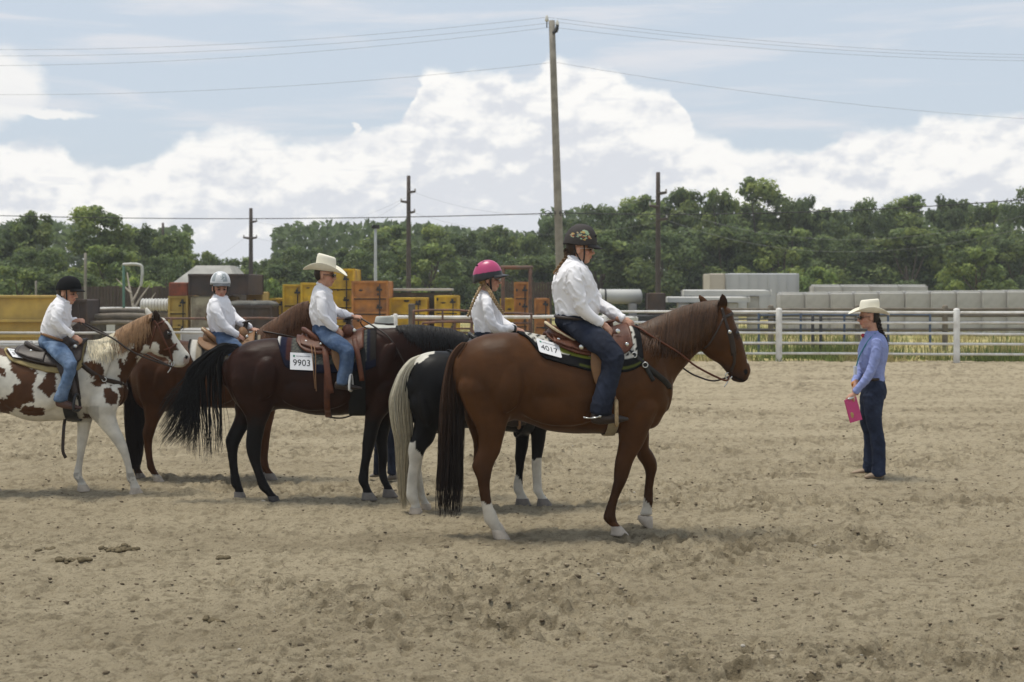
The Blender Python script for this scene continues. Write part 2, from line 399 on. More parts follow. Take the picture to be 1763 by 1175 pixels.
def clods():
    """loose clods and pebbles of the arena surface"""
    t = (1 + 5 ** .5) / 2
    ico = np.array([(-1,t,0),(1,t,0),(-1,-t,0),(1,-t,0),(0,-1,t),(0,1,t),(0,-1,-t),(0,1,-t),(t,0,-1),(t,0,1),(-t,0,-1),(-t,0,1)]) / math.sqrt(1+t*t)
    fc = np.array([(0,11,5),(0,5,1),(0,1,7),(0,7,10),(0,10,11),(1,5,9),(5,11,4),(11,10,2),(10,7,6),(7,1,8),(3,9,4),(3,4,2),(3,2,6),(3,6,8),(3,8,9),(4,9,5),(2,4,11),(6,2,10),(8,6,7),(9,8,1)])
    n = 24000; r = np.random.default_rng(11)
    y = 6.4 + 17 * r.random(n) ** 1.5; x = (r.random(n) * 2 - 1) * (y * .39 + .4)
    p = np.column_stack([x, y]); h, churn, _ = arena_height(p)
    keep = r.random(n) < .4 + .6 * churn; p = p[keep]; h = h[keep]; n = len(p)
    s = .0042 * np.exp(r.normal(0, .5, n)); s = np.clip(s, .0025, .017)
    V = ico[None] * s[:, None, None] * (1 + .45 * (r.random((n, 12, 1)) - .5)) * np.stack([1.2 + .5 * r.random(n), .9 + .4 * r.random(n), .55 + .25 * r.random(n)], 1)[:, None]
    V = V + np.column_stack([p, h + s * .25])[:, None]
    Fc = (fc[None] + (np.arange(n) * 12)[:, None, None]).reshape(-1, 3)
    dark = r.random(n); base = np.array((.12, .094, .063)); lite = np.array((.29, .24, .168)); pale = np.array((.45, .41, .35))
    c = np.where(dark[:, None] < .55, base * (.7 + .8 * r.random((n, 1))), lite * (.8 + .4 * r.random((n, 1))))
    c = np.where(dark[:, None] > .992, pale, c)
    o = mk('dirt_clods', V.reshape(-1, 3), Fc, mat('clod', attr=True, rough=.95, var=.2, scale=60, bump=.3, bscale=200, spec=.1), col=np.repeat(c, 12, 0), smooth=False)
    tag(o, 'loose clods and pebbles scattered over the arena dirt', 'clods', kind='stuff')
clods()
def manure(px, py, wpx, n, label, seed):
    d = H * F / (py - HY); c = P(px, py, d); r = np.random.default_rng(seed); mb = MB(); w = wpx / F * d
    for i in range(int(n * 1.8)):
        q = c + np.array(((r.random() - .5) * w, (r.random() - .5) * w * .5, 0)); s = .009 + .016 * r.random()
        q[2] = gz(q[0], q[1]) + s * .35
        v, f = ellipsoid((0, 0, 0), (s * 1.3, s, s * .7), None, 9, 6)
        v = v * (1 + .35 * (fbm(v + i * 3, 55, 2, seed) - .5))[:, None]
        a = r.random() * 6.3; R = np.array(((math.cos(a), -math.sin(a), 0), (math.sin(a), math.cos(a), 0), (0, 0, 1)))
        mb.add(v @ R.T + q, f)
    o = mb.build('manure_pile', mat('manure', (.14, .112, .068), .95, .35, 40, .5, 120, spec=.1), origin=(c[0], c[1], 0))
    tag(o, label, 'manure', 'dropping heaps on the dirt')
manure(205, 948, 62, 26, 'widest dark dropping heap on the dirt below the striding paint horse', 1)
manure(128, 966, 56, 18, 'dropping heap just below and left of the widest one', 2)
manure(80, 948, 30, 9, 'small dropping heap nearest the left edge of the arena dirt', 3)
manure(380, 963, 24, 7, 'small dropping heap below the dark bay horse hind hooves', 4)
manure(366, 1071, 26, 6, 'small dark clod heap alone in the left foreground dirt', 5)

# ------------------------------------------------------------------ trees
LEAF = mat('tree_leaf', attr=True, rough=.6, var=.35, scale=.6, bump=0, spec=.25)
def leaf_translucency(m):
    nt = m.node_tree; b = nt.nodes['Principled BSDF']; out = nt.nodes['Material Output']
    tr = nt.nodes.new('ShaderNodeBsdfTranslucent'); mx = nt.nodes.new('ShaderNodeMixShader'); mx.inputs[0].default_value = .5
    src = b.inputs['Base Color'].links[0].from_socket
    nt.links.new(src, tr.inputs[0]); nt.links.new(b.outputs[0], mx.inputs[1]); nt.links.new(tr.outputs[0], mx.inputs[2]); nt.links.new(mx.outputs[0], out.inputs[0])
leaf_translucency(LEAF)
BARK = mat('bark', (.11, .085, .06), .9, .3, 4, .6, 12, dist=.03)
def crown_mesh(seed, rx, rz, leaves, leaf, hue, lean=0, open_=.0):
    """crown hanging round (0,0,0): lobes of leaf-sized faces, uneven outline with gaps"""
    r = np.random.default_rng(seed); nl = 44
    lob = []
    for i in range(nl):
        a = r.random() * 6.283; u = r.random() ** .45; zz = r.random() * 2 - 1
        wid = math.sqrt(max(0, 1 - (zz * .9) ** 2)) * (1.0 if zz < .1 else .92)
        lob.append((math.cos(a) * u * wid * rx, math.sin(a) * u * wid * rx, zz * rz, (.13 + .20 * r.random()) * (rx * .8 + rz * .2)))
    for i in range(7):      # shoots that break the outline at the top
        a = r.random() * 6.283; lob.append((math.cos(a) * rx * .55 * r.random(), math.sin(a) * rx * .5 * r.random(), rz * (.9 + .22 * r.random()), rx * (.10 + .08 * r.random())))
    lob = np.array(lob); wts = lob[:, 3] ** 2; wts /= wts.sum()
    k = r.choice(len(lob), leaves, p=wts)
    dirv = r.normal(size=(leaves, 3)); dirv /= np.linalg.norm(dirv, axis=1)[:, None]
    rad = lob[k, 3] * (.35 + .9 * r.random(leaves) ** .8)
    sp = rad * (1 + .35 * (fbm(dirv * 2 + lob[k, :3], 1.1, 2, seed) - .5))
    pos = lob[k, :3] + dirv * sp[:, None] * (1, 1, .8); pos[:, 0] += lean * pos[:, 2]
    nrm = dirv + r.normal(size=(leaves, 3)) * .55 + (0, 0, .35); nrm /= np.linalg.norm(nrm, axis=1)[:, None]
    t = np.cross(nrm, r.normal(size=(leaves, 3))); t /= np.linalg.norm(t, axis=1)[:, None]; bt = np.cross(nrm, t)
    s = leaf * (.55 + .8 * r.random(leaves))[:, None]
    V = np.stack([pos - t*s*.6, pos + bt*s*.38 + nrm*s*.1, pos + t*s*.7, pos - bt*s*.38 + nrm*s*.1], 1).reshape(-1, 3)
    Q = np.arange(leaves * 4).reshape(-1, 4)
    lobtone = r.normal(0, .16, len(lob))[k]
    tone = np.clip(1 + lobtone + r.normal(0, .16, leaves), .5, 1.6)
    yel = np.clip(.25 + lobtone * 1.5 + r.normal(0, .2, leaves), 0, 1)
    c = (np.array(hue)[None] * (1 - yel[:, None]) + np.array((hue[0] * 1.6, hue[1] * 1.32, hue[2] * .9))[None] * yel[:, None]) * tone[:, None]
    return V, Q, np.repeat(c, 4, 0), lob
def limb_mesh(seed, h, crown_z, rx, rz, r0, lob):
    r = np.random.default_rng(seed); mb = MB()
    top = np.array((rx * .08, 0, crown_z + rz * .35))
    mb.add(*tube([(0, 0, -.1), (.04*h, .02*h, crown_z * .5), top], [r0, r0 * .75, r0 * .25], 8, 4))
    for i in range(9):
        l = lob[r.integers(len(lob))]; z0 = crown_z * (.45 + .5 * r.random())
        e = np.array((l[0], l[1], l[2] + crown_z)); s = np.array((.03*h, .01*h, min(z0, e[2])))
        mb.add(*tube([s, (s + e) / 2 + (0, 0, -.1 * rz), e], [r0 * .45, r0 * .28, r0 * .08], 6, 3))
    return mb
PROTO = []
for i, (rx, rz, leaves, hue) in enumerate([(2.3, 2.6, 8200, (0.138, 0.193, 0.074)), (2.9, 2.7, 9400, (0.124, 0.173, 0.070)), (2.2, 3.4, 8600, (0.152, 0.211, 0.080)),
                                          (3.2, 3.0, 10000, (0.116, 0.165, 0.069)), (2.5, 2.3, 8000, (0.171, 0.235, 0.085)), (2.0, 1.5, 5600, (0.179, 0.258, 0.079))]):
    cv = crown_mesh(50 + i, rx, rz, leaves, .225, hue); PROTO.append((rx, rz, cv, None))
used = {}
def tree(px, top, wpx, d, kind, label, base_lift=.22, name='tree', grp='trees behind the yard'):
    """tree whose top shows at photo row `top` when standing at distance d"""
    rx, rz, cv, _ = PROTO[kind]; x = (px - CX) / F * d; ztop = H + (HY - top) / F * d; w = wpx / F * d / 2
    zlow = ztop * base_lift; sz = (ztop - zlow) / 2 / (rz * 1.1); sx = w / rx
    o = empty(name, (x, d, 0), label, 'tree' if name == 'tree' else 'shrub', grp)
    cz = zlow + rz * sz * 1.02
    key = ('c', kind)
    if key not in used:
        me = mk('crown', cv[0], cv[1], LEAF, None, cv[2], smooth=False); used[key] = me.data
        COLL.objects.unlink(me); bpy.data.objects.remove(me)
        lb = limb_mesh(kind, 2 * rz, rz * 1.5, rx, rz, .2, cv[3]); tm = lb.build('trunk', BARK); used[('t', kind)] = tm.data
        COLL.objects.unlink(tm); bpy.data.objects.remove(tm)
    rot = random.random() * 6.28
    c = bpy.data.objects.new('crown', used[key]); COLL.objects.link(c); c.parent = o; c.location = (0, 0, cz); c.scale = (sx, sx, sz); c.rotation_euler = (0, 0, rot)
    t = bpy.data.objects.new('trunk', used[('t', kind)]); COLL.objects.link(t); t.parent = o; t.scale = (sx, sx, cz / (rz * 1.5)); t.rotation_euler = (0, 0, rot)
    return o
SKY_TREES = [  # px, top row, width px, distance, kind, what sets it apart
 (-25, 398, 150, 84, 1, 'dark tree cut by the left edge of the photo'),
 (58, 368, 110, 86, 0, 'tree just left of the tallest crown on the left'),
 (165, 352, 135, 84, 2, 'tallest tree on the left with a pointed crown'),
 (245, 392, 110, 88, 1, 'tree on the right shoulder of the tallest left tree'),
 (300, 404, 110, 86, 4, 'last tall tree before the sky gap on the left'),
 (60, 425, 170, 74, 3, 'low broad dark tree under the left skyline behind the black helmet'),
 (190, 428, 150, 76, 4, 'lower light green tree behind the white goalpost frame'),
 (290, 440, 120, 80, 3, 'dark tree just left of the grey hipped roof'),
 (385, 456, 60, 120, 0, 'thin small tree in the sky gap above the grey hipped roof'),
 (440, 452, 90, 104, 4, 'small tree behind the left dark utility pole'),
 (525, 424, 130, 98, 3, 'round tree behind the cream cowboy hat'),
 (595, 430, 100, 102, 0, 'tree just right of the cream cowboy hat'),
 (675, 386, 120, 100, 2, 'tree behind the tall dark pole left of centre'),
 (745, 384, 90, 104, 2, 'narrow tall tree right of the tall dark pole'),
 (795, 404, 110, 100, 1, 'tree above left of the pink helmet'),
 (858, 392, 100, 103, 0, 'tree straight above the pink helmet'),
 (912, 408, 90, 106, 4, 'lower tree between the pink helmet and the leaning pole'),
 (965, 376, 110, 103, 1, 'tree behind the leaning pole'),
 (1030, 350, 130, 104, 3, 'tree right above the dark decorated helmet'),
 (1100, 334, 120, 106, 2, 'tree just left of the right dark pole'),
 (1175, 328, 130, 108, 0, 'tree just right of the right dark pole'),
 (1240, 334, 110, 110, 4, 'tree above the chestnut horse head'),
 (1305, 304, 130, 112, 2, 'tallest tree on the right skyline'),
 (1375, 342, 100, 110, 1, 'tree right of the tallest right tree'),
 (1425, 362, 90, 112, 0, 'tree in the dip of the right skyline'),
 (1490, 342, 130, 108, 3, 'broad tree above the standing woman'),
 (1562, 334, 120, 110, 2, 'pointed tree right of the standing woman'),
 (1640, 342, 110, 112, 1, 'tree left of the right edge tree'),
 (1705, 354, 100, 108, 4, 'low light tree near the right edge'),
 (1775, 322, 140, 104, 3, 'tree cut by the right edge of the photo'),
 (352, 436, 90, 97, 0, 'small tree rising just right of the grey hipped roof ridge'),
 (408, 447, 95, 101, 4, 'light low tree just left of the left dark utility pole'),
 (474, 444, 85, 99, 1, 'tree between the left dark utility pole and the cream hat'),
 (500, 455, 150, 88, 1, 'lower dark tree behind the yellow boxes'),
 (640, 430, 150, 90, 3, 'lower tree behind the pale light pole'),
 (740, 425, 150, 90, 4, 'lower light tree behind the orange boxes'),
 (840, 430, 150, 92, 3, 'lower dark tree behind the pink helmet'),
 (930, 440, 140, 90, 1, 'lower dark tree behind the rust brown gate frame'),
 (1040, 400, 170, 94, 0, 'lower tree behind the white shirted rider back'),
 (1140, 395, 170, 94, 3, 'lower dark tree behind the horizontal tank'),
 (1250, 390, 170, 95, 1, 'lower dark tree behind the pale box trailer'),
 (1350, 400, 160, 95, 4, 'lower light tree right of the pale box trailer'),
 (1450, 402, 170, 96, 3, 'lower dark tree left of the woman'),
 (1560, 396, 170, 95, 0, 'lower tree right of the woman'),
 (1660, 400, 170, 96, 4, 'lower light green tree behind the right fence post'),
 (1750, 410, 160, 94, 1, 'lower dark tree at the right edge'),
 (120, 470, 150, 66, 1, 'lowest dark tree behind the yellow trough'),
 (30, 462, 150, 66, 4, 'lowest light tree behind the yellow trough at the left edge'),
 (230, 480, 90, 62, 5, 'bright green shrub behind the dead branches'),
 (466, 482, 60, 70, 5, 'bright green shrub left of the yellow boxes'),
 (1410, 462, 90, 84, 5, 'bright round shrub right of the pale box trailer'),
 (1680, 432, 130, 82, 4, 'bright green shrub above the right concrete blocks'),
 (726, 500, 60, 66, 5, 'bright green shrub beside the yellow steel bins'),
 (1222, 528, 40, 50, 5, 'little green bush beside the chestnut horse ears'),
]
for a in SKY_TREES:
    shrub = a[4] == 5
    tree(*a[:5], a[5], .02 if (shrub or a[1] > 385) else .12, 'shrub' if shrub else 'tree', 'shrubs round the yard' if shrub else 'trees behind the yard')
def far_wood():
    r = np.random.default_rng(5); n = 42000
    x = (r.random(n) * 2 - 1) * 80; y = 122 + r.random(n) * 14
    prof = 6.0 + 3.6 * fbm(np.column_stack([x, x * 0, x * 0]), .09, 3, 8)
    px = CX + F * x / y
    prof = np.where((px > 330) & (px < 470), 3.6, prof); prof = np.where(px > 930, prof + 1.2, prof - .7)
    z = prof * r.random(n) ** .8; pos = np.column_stack([x, y, z])
    nr = r.normal(size=(n, 3)); nr /= np.linalg.norm(nr, axis=1)[:, None]; t = np.cross(nr, r.normal(size=(n, 3))); t /= np.linalg.norm(t, axis=1)[:, None]; bt = np.cross(nr, t)
    s = (.35 + .45 * r.random(n))[:, None]
    V = np.stack([pos - t*s*.6, pos + bt*s*.4, pos + t*s*.7, pos - bt*s*.4], 1).reshape(-1, 3)
    c = np.array((.12, .16, .072))[None] * (.6 + .7 * fbm(pos, .35, 2, 2) + .35 * r.random(n))[:, None]
    o = mk('far_wood', V, np.arange(n * 4).reshape(-1, 4), LEAF, None, np.repeat(c, 4, 0), smooth=False)
    tag(o, 'dense far wood filling in behind the row of trees', 'wood', kind='stuff')
far_wood()
def weeds():
    """dry grass and weeds along the fence line and through the yard"""
    r = np.random.default_rng(9); n = 42000
    y = np.where(r.random(n) < .55, 37.3 + r.random(n) ** 1.5 * 4, 38 + r.random(n) * 26); x = (r.random(n) * 2 - 1) * (y * .40 + 1)
    clump = fbm(np.column_stack([x, y, y * 0]), .55, 3, 3)
    keep = r.random(n) < sstep(clump, .35, .6) * .9 + .12; x, y, clump = x[keep], y[keep], clump[keep]; n = len(x)
    h = (.12 + .55 * r.random(n) ** 1.6) * (.35 + 1.25 * clump) * np.where(y > 38.2, .8, .5); a = r.random(n) * 6.28; w = .012 + .02 * r.random(n)
    bx = np.column_stack([np.cos(a) * w, np.sin(a) * w, 0 * w]); tip = np.column_stack([x + r.normal(0, .07, n), y + r.normal(0, .07, n), h])
    base = np.column_stack([x, y, np.full(n, -.06)])
    V = np.stack([base - bx, base + bx, tip], 1).reshape(-1, 3)
    green = sstep(fbm(np.column_stack([x, y, y * 0 + 5]), .4, 2, 14), .42, .60)[:, None]
    c = (np.array((.46, .39, .18)) * (1 - green) + np.array((.16, .20, .06)) * green) * (.7 + .6 * r.random((n, 1)))
    o = mk('weeds', V, np.arange(n * 3).reshape(-1, 3), mat('weed', attr=True, rough=.8, var=.2, bump=0, spec=.15), None, np.repeat(c, 3, 0), smooth=False)
    tag(o, 'dry yellow and green weeds along the fence line', 'weeds', kind='stuff')
weeds()
# ------------------------------------------------------------------ fences
WHITE = mat('white_pipe_paint', (.74, .73, .70), .55, .12, 3, .1, 30, col2=(.55, .52, .47), wear=2.2)
WHITED = mat('dull_white_paint', (.50, .49, .46), .65, .15, 3, .1, 30, col2=(.38, .36, .32), wear=2.2)
RUST = mat('rust_pipe', (.125, .080, .062), .75, .3, 6, .3, 30, col2=(.16, .075, .045), wear=3)
DARKPIPE = mat('dark_pipe', (.05, .048, .05), .7, .25, 5, .2, 30)
BLUEPIPE = mat('blue_pipe', (.07, .10, .16), .6, .2, 4, .1, 30)
WOOD = mat('grey_wood', (.16, .135, .105), .9, .3, 4, .5, 10, stripe=(6, 6, .6), dist=.02)
POLEW = mat('weathered_pole', (.27, .245, .205), .9, .25, 3, .6, 9, stripe=(8, 8, .5), dist=.02)
DPOLE = mat('dark_pole', (.075, .058, .048), .9, .25, 3, .5, 9, stripe=(8, 8, .5), dist=.02)
def bar(a, b, r, n=8): return tube([a, (np.array(a) + b) / 2, b], r, n, 2, .3)
def part(name, m, parent, *shapes, smooth=True):
    mb = MB()
    for s in shapes: mb.add(*s)
    return mb.build(name, m, parent, smooth)
def boxp(c, h, R=None): q = MB().box(c, h, R); return q.verts(), q.f
def bbox(c, h, bev=.02):
    """box with chamfered vertical and top edges"""
    c = np.array(c, float); x, y, z = h; b = min(bev, x * .4, y * .4, z * .4)
    V = []
    for zz, s in ((-z, 0), (z - b, 0), (z, b)):
        for (i, j) in ((-1, -1), (1, -1), (1, 1), (-1, 1)):
            for (k, l) in (((b, 0), (0, b)) if i * j > 0 else ((0, b), (b, 0))):
                V.append((i * (x - s - k), j * (y - s - l), zz))
    F_ = [tuple(range(7, -1, -1)), tuple(range(16, 24))]
    for r in (0, 8):
        for q in range(8): F_.append((r + q, r + (q + 1) % 8, r + 8 + (q + 1) % 8, r + 8 + q))
    return np.array(V) + c, F_
def fence(name, label, a, b, posts, zr, rp, rr, m, htop, mp=None, cat='fence', grp=None):
    """a, b: end points on the ground; posts: fractions; zr: rail heights"""
    a = np.array(a, float); b = np.array(b, float); o = empty(name, tuple((a + b) / 2), label, cat, grp)
    for t in posts:
        q = a + (b - a) * t
        part('post', mp or m, o, tube([q + (0, 0, -.1), q + (0, 0, htop * .5), q + (0, 0, htop)], rp, 12, 2, .5))
    ts = sorted(posts)
    for z in zr:
        pts = [a + (b - a) * t + (0, 0, z + random.uniform(-.012, .012)) for t in np.linspace(0, 1, 9)]
        part('rail', m, o, tube(pts, rr, 8, 2, .3))
    return o
def gp(px, py): d = H * F / (py - HY); return (P(px, py, d)[0], d, 0)
# white arena fence on the right, near rail line
a = np.array(gp(1000, 620)); b_ = np.array(gp(1990, 626)); 
def frac(px): # where the image column meets the line a-b
    k = (px - CX) / F; return (k * a[1] - a[0]) / ((b_[0] - a[0]) - k * (b_[1] - a[1]))
fence('pipe_fence', 'white painted pipe fence with five rails behind the standing woman', a, b_, [frac(1042), frac(1341), frac(1647), frac(1958)], [.20, .47, .74, 1.02, 1.29], .085, .032, WHITE, 1.36)
# low white fence on the left behind the paint horse
a2, b2 = np.array((-18.5, 33.5, 0)), np.array((-5.2, 34.0, 0))
fence('pipe_fence', 'low white pipe fence at the far left behind the paint horse', a2, b2, [.06, .40, .60, .92], [.25, .56, .86], .07, .03, WHITED, .96)
# white rails in the middle behind the pink helmet
fence('pipe_fence', 'white rail fence in the middle between the two girls', (-3.2, 37.6, 0), (2.6, 37.8, 0), [.02, .5, .98], [.30, .62, 1.16], .06, .045, WHITE, 1.22)
# darker second fence row on the right
fence('rail_fence', 'dark weathered rail fence behind the white fence on the right', (5.0, 45, 0), (19.5, 45, 0), [.03, .22, .41, .60, .79, .97], [.62, .84, 1.07, 1.26], .09, .048, WOOD, 1.36)
o = fence('livestock_panel', 'blue steel livestock panel standing behind the white fence', (7.2, 41.5, 0), (12.2, 41.5, 0), [0, .245, .5, .755, 1], [.3, .62, .92, 1.15], .035, .022, BLUEPIPE, 1.22)
fence('livestock_panel', 'dark steel panel with paired posts left of the woman', (5.6, 40.2, 0), (10.2, 40.2, 0), [.02, .63, .68, .98], [.35, .75, 1.05], .045, .02, DARKPIPE, 1.15)
# rust brown corral panels behind horse C / rider B
def corral(px0, px1, d, z1, rails, label):
    o = empty('corral_panel', tuple(P((px0 + px1) / 2, 0, d) * (1, 1, 0)), label, 'corral panel', 'rust brown corral panels')
    x0, x1 = P(px0, 0, d)[0], P(px1, 0, d)[0]; r = .025
    part('outer_frame', RUST, o, tube([(x0, d, .03), (x0, d, z1 - .15), (x0 + .12, d, z1), (x1 - .12, d, z1), (x1, d, z1 - .15), (x1, d, .03)], r, 8, 5, .3))
    for z in np.linspace(.28, z1 - .2, rails): part('rail', RUST, o, bar((x0, d, z), (x1, d, z), r * .8))
    part('upright', RUST, o, bar(((x0 + x1) / 2, d, .05), ((x0 + x1) / 2, d, z1), r * .9))
    return o
corral(712, 812, 31.0, 1.42, 6, 'rust brown corral panel right of the wooden post')
corral(728, 838, 28.5, 1.22, 6, 'rust brown corral panel nearest the dark bay horse mane')
corral(812, 915, 30.6, 1.36, 6, 'rust brown corral panel right of the pink helmet girl')
fence('pipe_rail', 'thin rust brown pipe rail behind the silver helmet rider', (-8.9, 36.3, 0), (-3.9, 36.3, 0), [.04, .42, .96], [.55, 1.15], .035, .03, RUST, 1.16)
o = empty('gate_frame', tuple(P(895, 0, 40) * (1, 1, 0)), 'tall rust brown gate frame right of the pink helmet', 'gate frame')
for px, nm in ((866, 'upright'), (913, 'upright')): part(nm, RUST, o, bar(P(px, 600, 40) * (1, 1, 0), P(px, 461, 40), .055))
part('crossbar', RUST, o, bar(P(862, 461, 40), P(917, 461, 40), .055))
o = part('wooden_post', WOOD, None, bbox((P(709, 0, 32)[0], 32, .62), (.075, .075, .95), .02), smooth=False); tag(o, 'stout weathered wooden post at the end of the corral panels', 'post')
o = empty('goal_frame', tuple(P(228, 0, 48) * (1, 1, 0)), 'bent green and white pipe frame left of the grey roof', 'frame')
part('upright', mat('green_pipe', (.10, .20, .15), .6, .2, 4, .1, 20), o, bar(P(213, 580, 48) * (1, 1, 0), P(213, 456, 48), .045))
part('crossbar', mat('pale_pipe', (.5, .5, .46), .6, .2, 4, .1, 20), o, tube([P(212, 456, 48), P(228, 455, 48), P(242, 457, 48), P(245, 466, 48), P(243, 492, 48)], .05, 8, 3))

# ------------------------------------------------------------------ yard things
YEL = mat('yellow_steel', (.66, .42, .025), .65, .2, 2.2, .2, 14, col2=(.42, .26, .04), wear=1.6)
YEL2 = mat('ochre_steel', (.50, .34, .085), .65, .18, 1.6, .2, 10, col2=(.40, .27, .08), wear=1.1)
ORG = mat('orange_steel', (.47, .19, .045), .7, .25, 2.5, .2, 14, col2=(.30, .13, .05), wear=1.9)
RED = mat('red_steel', (.30, .07, .03), .7, .25, 2.5, .2, 14, col2=(.13, .05, .03), wear=1.9)
BROWN = mat('brown_steel', (.060, .044, .040), .75, .25, 2, .2, 14, col2=(.075, .045, .03), wear=1.2)
CONC = mat('concrete', (.47, .455, .43), .9, .14, 1.4, .35, 18, col2=(.39, .375, .35), wear=.8)
CONC2 = mat('pale_concrete', (.58, .57, .54), .9, .10, 1.4, .3, 18)
STAIN = mat('stained_plaster', (.40, .35, .26), .9, .2, 1.5, .3, 10, col2=(.10, .06, .04), wear=.9)
BLACKST = mat('black_steel', (.022, .022, .023), .6, .2, 3, .1, 20)
def steel_bin(px0, py0, px1, py1, d, dep, m, label, tiers=1, hinge=True, base=0.0, grp='steel form boxes in the yard', cat='steel box'):
    p0, p1 = P(px0, py0, d), P(px1, py1, d); x0, x1, z1 = p0[0], p1[0], p0[2]; z0 = base
    o = empty('steel_box', ((x0 + x1) / 2, d, z0), label, cat, grp); cx = (x0 + x1) / 2; hx = (x1 - x0) / 2; hz = (z1 - z0) / 2
    part('body', m, o, bbox((cx, d + dep / 2, z0 + hz), (hx, dep / 2, hz), .03), smooth=False)
    nz_ = max(2, int(round((z1 - z0) / .62)))
    for i in range(nz_ + 1):
        z = z0 + .04 + (z1 - z0 - .08) * i / nz_
        part('rib', m, o, boxp((cx, d - .03, z), (hx + .025, .028, .035)), smooth=False)
        if 0 < i < nz_: part('seam', BLACKST, o, boxp((cx, d - .006, z - .055), (hx * .98, .008, .02)), smooth=False)
    rs = np.random.default_rng(int(px0)); 
    for q in range(3): part('dent', BLACKST, o, ellipsoid((cx + rs.uniform(-.8, .8) * hx, d - .004, z0 + rs.uniform(.35, .95) * (z1 - z0)), (rs.uniform(.03, .11), .007, rs.uniform(.02, .06)), None, 9, 5))
    for k in (-.96, .96): part('corner_angle', m, o, boxp((cx + k * hx, d - .045, z0 + hz), (.035, .02, hz)), smooth=False)
    if hinge:
        for z in np.linspace(z0 + (z1 - z0) * .3, z1 - (z1 - z0) * .14, max(1, nz_ - 1)):
            part('latch', BLACKST, o, boxp((cx + hx * .52, d - .065, z), (.10, .02, .035)), boxp((cx + hx * .45, d - .07, z + .05), (.03, .02, .06)), smooth=False)
        part('latch_rod', BLACKST, o, bar((cx + hx * .55, d - .07, z0 + .15), (cx + hx * .55, d - .07, z1 - .12), .02))
    return o
steel_bin(488, 490, 520, 0, 50, 2.0, YEL, 'short yellow steel box left of the tall yellow stack')
steel_bin(519, 487, 553, 0, 49.3, 2.0, YEL, 'yellow steel box directly behind the boy in the cream hat')
steel_bin(552, 463, 610, 0, 49.8, 2.2, YEL, 'tallest yellow steel box right of the boy in the cream hat')
steel_bin(606, 484, 668, 0, 49, 2.2, ORG, 'large orange rusty steel box left of the dark utility pole')
steel_bin(671, 513, 735, 0, 50, 2.0, YEL, 'low yellow steel box behind the wooden post')
steel_bin(749, 509, 789, 0, 50, 1.8, YEL, 'low yellow steel box left of the pink helmet')
steel_bin(466, 514, 492, 0, 50.5, 1.8, YEL, 'lowest yellow steel box left end of the row')
steel_bin(886, 486, 909, 0, 53, 1.5, ORG, 'narrow tall orange steel box seen through the gate frame')
steel_bin(921, 514, 945, 0, 53, 1.5, ORG, 'short orange steel box right of the gate frame')
steel_bin(862, 514, 884, 0, 54, 1.5, YEL, 'small yellow steel box seen behind the pink helmet rider chin', hinge=False)
steel_bin(291, 510, 323, 0, 50, 2.0, YEL2, 'ochre steel cabinet under the red beam left of the brown container')
steel_bin(426, 503, 452, 0, 52, 1.5, YEL2, 'small ochre steel box right of the brown container', hinge=False)
# red beam on ochre cabinet
o = part('red_beam', RED, None, bbox((P(308, 0, 50)[0], 50.6, P(0, 498, 50)[2]), (.33, .7, .235), .03), smooth=False, ); tag(o, 'rusty red steel beam lying on the ochre cabinet', 'beam')
# weathered lid on the yellow bins
o = empty('rubble_lid', tuple(P(722, 0, 51.8) * (1, 1, 0)), 'dark weathered slab stack behind the low yellow boxes', 'slab stack')
part('slab', mat('dark_wood', (.075, .062, .05), .9, .3, 3, .4, 12), o, bbox((P(722, 0, 51.8)[0], 52.6, P(0, 512, 52)[2] - .55), (1.15, .7, .72), .03), smooth=False)
part('top_boards', CONC, o, bbox((P(722, 0, 51.8)[0], 52.6, P(0, 499, 52)[2]), (1.2, .78, .045), .02), smooth=False)
# yellow trough at far left
o = empty('steel_trough', tuple(P(40, 0, 44) * (1, 1, 0)), 'long yellow steel trough with ribs behind the black helmet rider', 'trough')
x0, x1 = P(-60, 0, 44)[0], P(98, 0, 44)[0]; z1 = P(0, 511, 44)[2]; c_ = (x0 + x1) / 2; hx = (x1 - x0) / 2
for z_a, z_b, yo in ((.0, .42, .0), (.47, .90, .10), (.95, z1 - .02, 0)):
    part('side_panel', YEL2, o, bbox((c_, 44.4 + yo, (z_a + z_b) / 2), (hx, .4, (z_b - z_a) / 2), .03), smooth=False)
for z in (.445, .925, z1): part('lip', YEL2, o, bbox((c_, 44.33, z), (hx + .03, .44, .04), .015), smooth=False)
# brown steel boxes
def plain_box(name, px0, py0, px1, d, dep, m, label, cat, base=0.0, extra=None):
    p0, p1 = P(px0, py0, d), P(px1, py0, d); x0, x1, z1 = p0[0], p1[0], p0[2]
    o = empty(name, ((x0 + x1) / 2, d, base), label, cat); cx = (x0 + x1) / 2; hx = (x1 - x0) / 2; hz = (z1 - base) / 2
    part('body', m, o, bbox((cx, d + dep / 2, base + hz), (hx, dep / 2, hz), .03), smooth=False)
    for k in np.linspace(-.98, .98, max(3, int(hx * 4))): part('rib', m, o, boxp((cx + k * hx, d - .02, base + hz), (.03, .02, hz * .98)), smooth=False)
    part('top_rail', m, o, boxp((cx, d - .025, z1 - .04), (hx + .02, .03, .04)), smooth=False)
    return o
plain_box('steel_cabinet', 122, 516, 149, 45, 1.5, BROWN, 'dark brown steel cabinet in front of the black helmet rider face', 'cabinet')
plain_box('steel_container', 325, 472, 428, 49, 3.0, BROWN, 'dark brown container behind the silver helmet rider', 'container', base=P(0, 508, 49)[2])
o = empty('plaster_block', tuple(P(362, 0, 49.15) * (1, 1, 0)), 'stained pale plaster block under the brown container', 'block')
